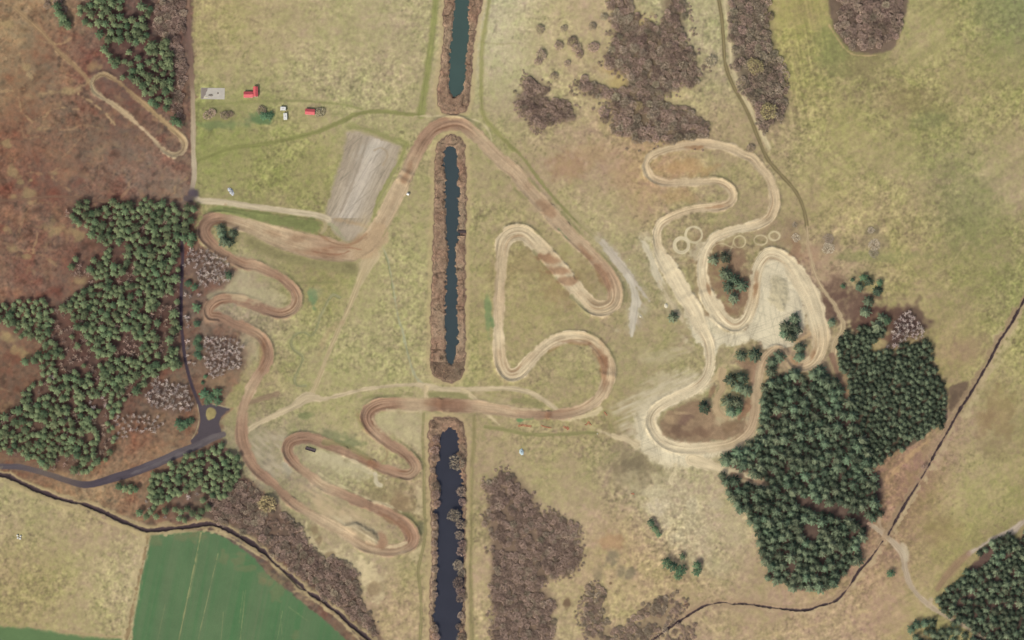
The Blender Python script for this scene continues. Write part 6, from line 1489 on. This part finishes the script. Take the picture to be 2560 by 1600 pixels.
# bare trees out in the eastern grass
for (x, y, r, lb, sq) in [(570, 740, 60, 'upper sprawling leafless bush west of the faint mown ring', .25), (570, 830, 70, 'lower sprawling leafless bush west of the faint mown ring', .25), (1000, 800, 70, 'grey low bush in the meadow below the dark one', .25), (1000, 880, 56, 'grey low bush at the foot of the meadow pair', .22), (975, 660, 40, 'dark twiggy bush at the top of the meadow pair', .3), (250, 610, 34, 'small twiggy bush left of the lane beside the ring marks', .3), (265, 730, 50, 'pale twig heap left of the lane', .22)]:
    q = T(3, 1, [(x, y)])[0]
    plant_big('bare_bush', 'greyshrub', q[0], q[1], r / 3.78 * .85, lb, 'bush', None, sq)
q = T(3, 2, [(1475, 1390)])[0]
plant_big('bare_tree', 'bare', q[0], q[1], 11, 'spindly bare tree standing beside the straight ditch', 'tree')

# --- birches: pale twigs
bi = {'g': scatter(BG, 6, 8.5, 1.25), 's': scatter(BS, 6, 8.5, 1.25), 'w': scatter(BW, 6.5, 9.5, 1.2), 'l': scatter(BL_, 6, 9, 1.5), 'e': scatter(BE, 6.5, 9, 1.2)}
bi['row'] = [(x, y, r / 3.78) for x, y, r in T(0, 2, [(1772, 10, 28), (1778, 62, 28), (1770, 205, 32), (1776, 270, 30), (1770, 330, 26), (1785, 395, 28), (1832, 415, 26), (1775, -25, 24)]) + T(0, 1, [(1790, 880, 26), (1755, 1270, 26), (1800, 1290, 24), (1885, 1270, 24), (1760, 1480, 30)])]
bi['x'] = [(x, y, r / 3.78) for x, y, r in T(0, 2, [(1140, 690, 28), (970, 740, 28), (1000, 810, 30), (890, 830, 30), (865, 930, 28), (685, 630, 22), (625, 930, 30), (540, 915, 30), (860, 780, 30), (850, 600, 28), (1430, 460, 26), (1490, 440, 26), (1450, 510, 24), (1490, 540, 24), (500, 545, 26), (470, 540, 22)]) + T(0, 3, [(1380, 200, 24), (1410, 270, 20), (1310, 330, 26), (1560, 350, 24), (1780, 160, 34), (1870, 130, 30), (1700, 340, 26)])]
mixw = [q for q in scatter(W_POLY, 7, 9.5, 1.35, W_HOLES[:3], placed=list(wood)) if FRAME(q)][:110]
print('mixed', len(mixw))
for q in mixw:
    plant('bare_tree', 'bare', *q, 'thin brown leafless tree squeezed between the pines of the western wood', 'bare tree', 'leafless trees among the western pines')
print('birches', {k: len(v) for k, v in bi.items()})
BLB = {'g': ('pale bare birch in the grove between the first two dirt hairpins', 'birches of the hairpin grove'), 's': ('whitish bare birch in the grove left of the big dirt bend', 'birches of the southern grove'), 'w': ('white twigged birch in the stand beside the curving asphalt lane', 'birches beside the curving lane'),
       'l': ('greyish bare birch at the lower edge of the western wood', 'birches at the lower wood edge'), 'e': ('pinkish white bare birch on the north edge of the eastern wood', 'birches of the eastern wood'), 'row': ('white birch in the single row along the asphalt lane', 'birches in a row by the lane'), 'x': ('single pale birch scattered among the western pines', 'birches among the pines')}
for k, v in bi.items():
    for q in v:
        if FRAME(q):
            plant('birch_tree', 'birch', *q, BLB[k][0], 'birch', BLB[k][1])

# ------------------------------------------------------------------ sheds, caravans and other things
import bmesh


def bm_obj(name, bm, mat, parent=None, loc=(0, 0, 0), rot=0.0, bevel=0.0):
    if bevel:
        bmesh.ops.bevel(bm, geom=bm.edges[:], offset=bevel, segments=2, affect='EDGES', clamp_overlap=True)
    bmesh.ops.recalc_face_normals(bm, faces=bm.faces)
    me = bpy.data.meshes.new(name); bm.to_mesh(me); bm.free()
    for m in (mat if isinstance(mat, (list, tuple)) else [mat]):
        me.materials.append(m)
    return link(name, me, parent, loc, rot)


def add_box(bm, x0, x1, y0, y1, z0, z1):
    v = [bm.verts.new((x, y, z)) for z in (z0, z1) for x, y in ((x0, y0), (x1, y0), (x1, y1), (x0, y1))]
    for f in ((3, 2, 1, 0), (4, 5, 6, 7), (0, 1, 5, 4), (1, 2, 6, 5), (2, 3, 7, 6), (3, 0, 4, 7)):
        bm.faces.new([v[i] for i in f])


def box_bm(*a):
    bm = bmesh.new(); add_box(bm, *a); return bm


def empty(name, px, py, rot=0.0, **k):
    e = bpy.data.objects.new(name, None); COL.objects.link(e)
    e.location = (wx(px), wy(py), 0); e.rotation_euler = (0, 0, rot)
    return tag(e, **k)


M_RED = plain('red_sheet_roof', (208, 92, 94), .6, .10, 1.5)
M_WHITE = plain('white_paint', (226, 224, 216), .5, .06, 1.0)
M_CREAM = plain('pale_board_wall', (196, 186, 164), .8, .12, 1.2)
M_GLASS = plain('dark_glass', (70, 80, 88), .15, .1, 1.0, .5)
M_DARK = plain('dark_rubber', (60, 58, 60), .8, .1, 2.0)
M_STEEL = plain('dull_steel', (150, 148, 144), .5, .12, 2.0)
M_CONC = plain('weathered_concrete', (190, 182, 168), .95, .2, .28)
M_RUBBLE = plain('grey_rubble', (140, 130, 118), .95, .3, 1.2)
M_ORANGE = plain('orange_net', (214, 140, 106), .7, .15, 1.5)
M_TARP = plain('grey_blue_tarp', (186, 188, 190), .55, .14, .8)
M_TARPB = plain('pale_blue_tarp', (190, 208, 212), .55, .14, .8)
M_PLUM = plain('dark_plum_steel', (92, 78, 80), .8, .15, .8)
M_WOOD = plain('dark_wet_timber', (74, 62, 62), .9, .25, 1.5)
M_STICK = plain('bleached_wood', (204, 190, 160), .9, .2, 2.0)
M_HEAP = plain('pale_heap', (216, 206, 180), .95, .12, 1.0)


def gable(parent, w, l, hw, hr, along_x, mat, over=.3, ribs=12, loc=(0, 0, 0)):
    """gable roof of two ribbed sheets and a ridge cap; w across, l along the ridge"""
    bm = bmesh.new()
    W, L = w / 2 + over, l / 2 + over
    dz = (hr - hw) * over / (w / 2)
    for s in (-1, 1):
        for k in range(ribs):
            a, b = -L + 2 * L * k / ribs, -L + 2 * L * (k + 1) / ribs
            top = .04 if k % 2 else 0
            p = [(a, s * W, hw - dz + top), (b, s * W, hw - dz + top), (b, 0, hr + top), (a, 0, hr + top)]
            q = [(x, y, z - .08 - top) for x, y, z in p]
            vs = [bm.verts.new((x, y, z) if along_x else (y, x, z)) for x, y, z in p + q]
            for f in ((0, 1, 2, 3), (7, 6, 5, 4), (0, 4, 5, 1), (2, 6, 7, 3), (1, 5, 6, 2), (3, 7, 4, 0)):
                bm.faces.new([vs[i] for i in f])
    r = bm_obj('roof', bm, mat, parent, loc)
    c = box_bm(-L, L, -.16, .16, hr + .03, hr + .12) if along_x else box_bm(-.16, .16, -L, L, hr + .03, hr + .12)
    bm_obj('ridge_cap', c, mat, r)
    return r


def gable_walls(parent, w, l, hw, hr, along_x, mat, loc=(0, 0, 0)):
    bm = bmesh.new()
    p = []
    for x in (-l / 2, l / 2):
        for (y, z) in ((-w / 2, 0), (w / 2, 0), (w / 2, hw - .1), (0, hr - .12), (-w / 2, hw - .1)):
            p.append(bm.verts.new((x, y, z) if along_x else (y, x, z)))
    bm.faces.new(p[:5]); bm.faces.new(p[5:])
    for i in range(5):
        j = (i + 1) % 5
        bm.faces.new((p[i], p[j], p[5 + j], p[5 + i]))
    return bm_obj('wall', bm, mat, parent, loc)


# L-shaped red roofed shed
e = empty('red_roofed_shed', 621, 238, label='L shaped shed with two red sheet roofs, right of the concrete slab', cat='shed', group='red roofed sheds')
gable_walls(e, 4.9, 7.8, 2.6, 3.6, True, M_CREAM)
gable(e, 4.9, 7.8, 2.6, 3.6, True, M_RED)
dx, dy = wx(639) - wx(621), wy(231) - wy(238)
gable_walls(e, 3.9, 8.6, 3.0, 3.9, False, M_CREAM, (dx + .1, dy, 0))
gable(e, 3.9, 8.6, 3.0, 3.9, False, M_RED, .25, 14, (dx + .1, dy, 0))
d = bm_obj('door', box_bm(-2.6, -1.6, -2.52, -2.42, 0, 2.05), M_STEEL, e)
bm_obj('handle', box_bm(-1.78, -1.72, -2.58, -2.52, .95, 1.1), M_DARK, d)
for x in (-.6, 1.6):
    wn = bm_obj('window', box_bm(x, x + 1.2, -2.5, -2.43, 1.0, 1.9), M_WHITE, e)
    bm_obj('pane', box_bm(x + .08, x + 1.12, -2.53, -2.5, 1.08, 1.82), M_GLASS, wn)
e = empty('red_roofed_shed', 775, 281, math.radians(-4), label='small rectangular shed with one red sheet roof right of the white caravans', cat='shed', group='red roofed sheds')
gable_walls(e, 4.6, 8.2, 2.5, 3.4, True, M_CREAM)
gable(e, 4.6, 8.2, 2.5, 3.4, True, M_RED, .3, 12)
d = bm_obj('door', box_bm(-.6, .4, -2.38, -2.28, 0, 2.0), M_STEEL, e)
bm_obj('handle', box_bm(.2, .26, -2.44, -2.38, .95, 1.1), M_DARK, d)
wn = bm_obj('window', box_bm(1.4, 2.6, -2.36, -2.29, 1.0, 1.8), M_WHITE, e)
bm_obj('pane', box_bm(1.48, 2.52, -2.39, -2.36, 1.08, 1.72), M_GLASS, wn)


def caravan(px, py, l, w, rot, label):
    e = empty('caravan', px, py, rot, label=label, cat='caravan', group='white caravans')
    bm_obj('body', box_bm(-l / 2, l / 2, -w / 2, w / 2, .45, 2.5), M_WHITE, e, bevel=.18)
    bm_obj('roof_hatch', box_bm(-.45, .35, -.35, .35, 2.503, 2.62), M_STEEL, e, bevel=.03)
    bm_obj('roof_vent', box_bm(l * .28, l * .28 + .35, -.2, .2, 2.503, 2.58), M_STEEL, e)
    for s in (-1, 1):
        bm_obj('window', box_bm(-l * .30, l * .05, s * w / 2 - .02, s * w / 2 + .02, 1.3, 2.0), M_GLASS, e)
        bm = bmesh.new(); bmesh.ops.create_cone(bm, cap_ends=True, segments=18, radius1=.33, radius2=.33, depth=.2)
        bmesh.ops.rotate(bm, verts=bm.verts, matrix=mathutils.Matrix.Rotation(math.pi / 2, 3, 'X')); bmesh.ops.translate(bm, verts=bm.verts, vec=(.1, s * (w / 2 - .15), .33))
        bm_obj('wheel', bm, M_DARK, e)
    bm_obj('door', box_bm(l * .16, l * .30, -w / 2 - .025, -w / 2 + .01, .55, 2.2), M_CREAM, e)
    bm = bmesh.new(); add_box(bm, l / 2 - .02, l / 2 + 1.0, -.06, .06, .42, .52); add_box(bm, l / 2 + .9, l / 2 + 1.0, -.06, .06, 0, .42)
    bm_obj('tow_bar', bm, M_STEEL, e)


caravan(708, 272.5, 5.0, 3.2, math.radians(-3), 'bright white caravan standing crosswise, upper one of the pair')
caravan(713.5, 292, 5.9, 3.4, math.radians(92), 'white caravan with a greyish roof standing lengthwise, lower one of the pair')

# concrete slab with rubble
e = empty('concrete_slab', 532, 234, math.radians(-1), label='pale grey rectangular concrete slab with stained left end beside the lane', cat='slab')
bm = bmesh.new()
bmesh.ops.create_grid(bm, x_segments=26, y_segments=12, size=.5)
for v in bm.verts:
    v.co.x *= 21.4; v.co.y *= 10.2
    v.co.z = .16 + .03 * random.random()
bm_obj('slab', bm, M_CONC, e)
bm_obj('skirt', box_bm(-10.66, 10.66, -5.06, 5.06, -.1, .15), M_CONC, e)
M_STAIN = plain('old_bitumen', (140, 128, 118), .95, .2, .5)
bm = bmesh.new()
Ps = [(-10.5, -4.9), (-8.6, -4.7), (-7.6, -2.4), (-6.4, -1.2), (-6.2, .8), (-5.0, 2.6), (-4.6, 4.9), (-10.5, 4.9)]
vs = [bm.verts.new((x, y, .215)) for x, y in Ps] + [bm.verts.new((x, y, .198)) for x, y in Ps]
n = len(Ps); bm.faces.new(vs[:n])
for i in range(n):
    bm.faces.new((vs[i], vs[(i + 1) % n], vs[n + (i + 1) % n], vs[n + i]))
bm_obj('bitumen_patch', bm, M_STAIN, e)


def heap(name, px, py, rx, ry, h, mat, seed, rot=0.0, z=-.05, rough=.25, seg=18, **k):
    g = np.random.default_rng(seed)
    bm = bmesh.new()
    rings = 7
    V = []
    top = bm.verts.new((0, 0, h))
    for r in range(1, rings + 1):
        f = r / rings; row = []
        for s_ in range(seg):
            a = 2 * math.pi * s_ / seg; wv = 1 + rough * g.normal() * .5
            row.append(bm.verts.new((math.cos(a) * rx * f * wv, math.sin(a) * ry * f * wv, h * (1 - f ** 1.8) * (1 + rough * g.normal() * .6) if r < rings else -.1)))
        V.append(row)
    for s_ in range(seg):
        bm.faces.new((top, V[0][s_], V[0][(s_ + 1) % seg]))
        for r in range(rings - 1):
            bm.faces.new((V[r][s_], V[r + 1][s_], V[r + 1][(s_ + 1) % seg], V[r][(s_ + 1) % seg]))
    o = bm_obj(name, bm, mat, None, (wx(px), wy(py), z), rot)
    return tag(o, **k)


heap('rubble_pile', 527, 238, 2.2, 1.3, .5, M_RUBBLE, 3, z=.15, rough=.5, label='low ring of grey rubble in the middle of the concrete slab', cat='rubble')
heap('rubble_pile', 545, 233, 1.0, .7, .5, M_RUBBLE, 4, z=.15, rough=.5, label='small dark rubble pile on the right part of the slab', cat='rubble')
heap('rubble_pile', 514, 243, 2.0, .8, .35, M_HEAP, 5, z=.15, rough=.5, label='pale sandy pile at the lower left corner of the slab', cat='rubble')
# sand heaps and stones
heap('sand_heap', 1665, 764, 1.9, 2.3, .9, M_HEAP, 11, rough=.15, label='round pale sand heap on the grass left of the broad sand straight', cat='heap')
heap('sand_heap', 1601, 791, 1.1, 1.2, .6, M_HEAP, 12, rough=.15, label='smaller pale heap near the end of the grey gravel strip', cat='heap')
heap('pale_stone', 1493.5, 1084.5, .6, .6, .5, M_HEAP, 13, rough=.2, seg=10, label='small white stone at the end of the curved grass track', cat='stone')
heap('pale_stone', 1574, 649, .5, .5, .4, M_HEAP, 14, rough=.2, seg=10, label='tiny pale stone in the grass east of the gravel strip', cat='stone')


# wrapped bales
def bale(px, py, label, seed):
    g = np.random.default_rng(seed)
    e = empty('wrapped_bale', px, py, g.uniform(0, 6), label=label, cat='bale', group='white wrapped bales in the south western meadow')
    bm = bmesh.new()
    prof = [(0, 0), (.66, .02), (.78, .14), (.82, .45), (.82, .85), (.78, 1.15), (.64, 1.28), (.25, 1.31), (0, 1.30)]
    seg = 20; rows = []
    for r, z in prof[1:-1]:
        rows.append([bm.verts.new(((r + .02 * g.normal()) * math.cos(2 * math.pi * s_ / seg), (r + .02 * g.normal()) * math.sin(2 * math.pi * s_ / seg), z)) for s_ in range(seg)])
    b_, t_ = bm.verts.new((0, 0, 0)), bm.verts.new((0, 0, 1.30))
    for s_ in range(seg):
        n_ = (s_ + 1) % seg
        bm.faces.new((b_, rows[0][n_], rows[0][s_])); bm.faces.new((t_, rows[-1][s_], rows[-1][n_]))
        for a, c in zip(rows, rows[1:]):
            bm.faces.new((a[s_], a[n_], c[n_], c[s_]))
    bm_obj('film_wrap', bm, M_WHITE, e)
    bm_obj('film_tail', box_bm(.1, .6, -.06, .06, 1.30, 1.34), M_STEEL, e)


for (x, y), lb in zip([(43.8, 1339.2), (51.3, 1341.0), (44.8, 1345.2), (50.4, 1347.0)], ['upper left', 'upper right', 'lower left', 'lower right']):
    bale(x, y, lb + ' bale of the four white wrapped bales in the meadow', int(x * 7))

# little white hut by the start straight
e = empty('track_hut', 1020, 486, math.radians(-25), label='tiny white marshal hut on the grass beside the start straight', cat='hut')
bm_obj('wall', box_bm(-1.0, 1.0, -.9, .9, 0, 2.0), M_WHITE, e)
gable(e, 1.8, 2.0, 2.0, 2.45, True, M_WHITE, .15, 6)
bm_obj('door', box_bm(-.4, .4, -.94, -.902, 0, 1.8), M_CREAM, e)

# dark open container beside the hairpin
e = empty('open_container', 776, 1124, math.radians(-17), label='long dark plum coloured open container lying beside the south western hairpin', cat='container')
bm = bmesh.new()
add_box(bm, -4.6, 4.6, -1.25, 1.25, .1, .2)
bm_obj('floor_plate', bm, M_PLUM, e)
for s in (-1, 1):
    bm = bmesh.new(); add_box(bm, -4.6, 4.6, s * 1.25 - .05, s * 1.25 + .05, .1, 1.1)
    for k in range(10):
        add_box(bm, -4.5 + k * .98, -4.35 + k * .98, s * 1.33 - .03, s * 1.33 + .03, .1, 1.05)
    bm_obj('side_wall', bm, M_PLUM, e)
    bm_obj('end_wall', box_bm(s * 4.6 - .05, s * 4.6 + .05, -1.18, 1.18, .2, 1.08), M_PLUM, e)

# landing on the middle canal
e = empty('landing_stage', 1155, 579.5, 0, label='dark timber landing stage crossing the reeds of the middle canal', cat='jetty')
for k in range(12):
    bm_obj('plank', box_bm(-3.6 + k * .6, -3.04 + k * .6, -1.2, 1.2, .52, .60), M_WOOD, e)
bm_obj('beam', box_bm(-3.6, 3.6, -1.0, -.85, .38, .518), M_WOOD, e)
bm_obj('beam', box_bm(-3.6, 3.6, .85, 1.0, .38, .518), M_WOOD, e)
for x in (-3.3, 0, 3.3):
    for y in (-1.3, 1.3):
        bm_obj('post', box_bm(x - .09, x + .09, y - .09, y + .09, -2.0, 1.1), M_WOOD, e)


# fallen orange netting
def net(px, py, pts, label, seed, wd=1.1):
    """a crumpled strip of barrier netting with the pegs it was strung on; pts in metres along the ground"""
    g = np.random.default_rng(seed)
    e = empty('barrier_net', px, py, 0, label=label, cat='netting', group='orange barrier netting by the track')
    D = spline([(x, y) for x, y in pts], .35)
    d = np.gradient(D, axis=0); nr = unit(np.stack([-d[:, 1], d[:, 0]], 1))
    bm = bmesh.new()
    rows = []
    for i, (p, n_) in enumerate(zip(D, nr)):
        row = []
        for k in range(6):
            f = (k / 5 - .5) * wd
            row.append(bm.verts.new((p[0] + n_[0] * f + g.normal() * .05, p[1] + n_[1] * f + g.normal() * .05, .22 + .18 * math.sin(i * .9 + k) + .10 * g.normal())))
        rows.append(row)
    for a, b in zip(rows, rows[1:]):
        for k in range(5):
            bm.faces.new((a[k], a[k + 1], b[k + 1], b[k]))
    o = bm_obj('netting', bm, M_ORANGE, e)
    w_ = o.modifiers.new('mesh', 'WIREFRAME'); w_.thickness = .14; w_.use_replace = True
    for i in range(0, len(D), 6):
        bm_obj('peg', box_bm(D[i][0] - .04, D[i][0] + .04, D[i][1] - .04, D[i][1] + .04, -.1, .75), M_STICK, e)


net(1312, 1064, [(-6, -.6), (-3, .3), (0, .1), (3, -.4), (6, -.8)], 'long streak of orange netting lying below the lower dirt straight', 21, 1.8)
net(1367, 1066, [(-5, .8), (-2, -.3), (1, -.9), (4, -1.4)], 'faint sagging orange netting between the long streak and the square scrap', 22, .8)
net(1415, 1070, [(-2.2, 1.4), (-.5, .2), (1, .6), (2.2, -.6), (.5, -1.4)], 'square orange scrap of netting on rough grass', 23, 1.6)
net(1470, 1058.5, [(-3, -1.2), (-1, -.9), (.4, 1.4), (1.4, .6), (1.8, -.9), (3, -1.4)], 'folded orange netting shaped like a letter beside the sand spur', 24, .9)
net(1514, 1034, [(-1.2, 1.6), (0, 0), (1.3, -1.7)], 'short slanting orange strip at the end of the sand spur', 25, .9)
net(1581, 1235, [(-1.2, .6), (0, 0), (1.0, .4), (1.4, -.7)], 'reddish scrap of netting alone in the southern rough grass', 26, 1.0)
# tarpaulin covered heaps
heap('tarpaulin_heap', 577, 478, 2.0, 4.2, 1.2, M_TARP, 31, math.radians(32), rough=.35, label='grey blue tarpaulin heap on the grass above the gravel road', cat='tarpaulin')
heap('tarpaulin_heap', 1304, 1130, 2.0, 2.9, 1.2, M_TARPB, 32, math.radians(15), rough=.35, label='pale blue tarpaulin heap in the meadow right of the southern canal', cat='tarpaulin')


def stick(px, py, L, rot, label, seed):
    Vs, Ls, n = [], [], 0
    for (p, q, r0, r1) in [((-L / 2, 0, .15), (L / 2, .1, .25), .14, .05), ((-L * .1, 0, .18), (L * .2, L * .22, .4), .08, .03), ((L * .1, 0, .2), (L * .35, -L * .2, .3), .07, .03)]:
        V, K = tube(p, q, r0, r1, 7); Vs.append(V); Ls.append(K + n); n += len(V)
    K = np.concatenate(Ls)
    o = link('fallen_branch', finish_mesh('fallen_branch', np.vstack(Vs), K, np.full(len(K) // 4, 4), [M_STICK]), None, (wx(px), wy(py), 0), rot)
    tag(o, label, 'branch')


stick(1716, 1416, 4.5, math.radians(-40), 'bleached fallen branch between the bush clump and the bush pair', 1)
stick(1658, 1326, 3.5, math.radians(40), 'bleached fallen branch by the slanting bush row', 2)
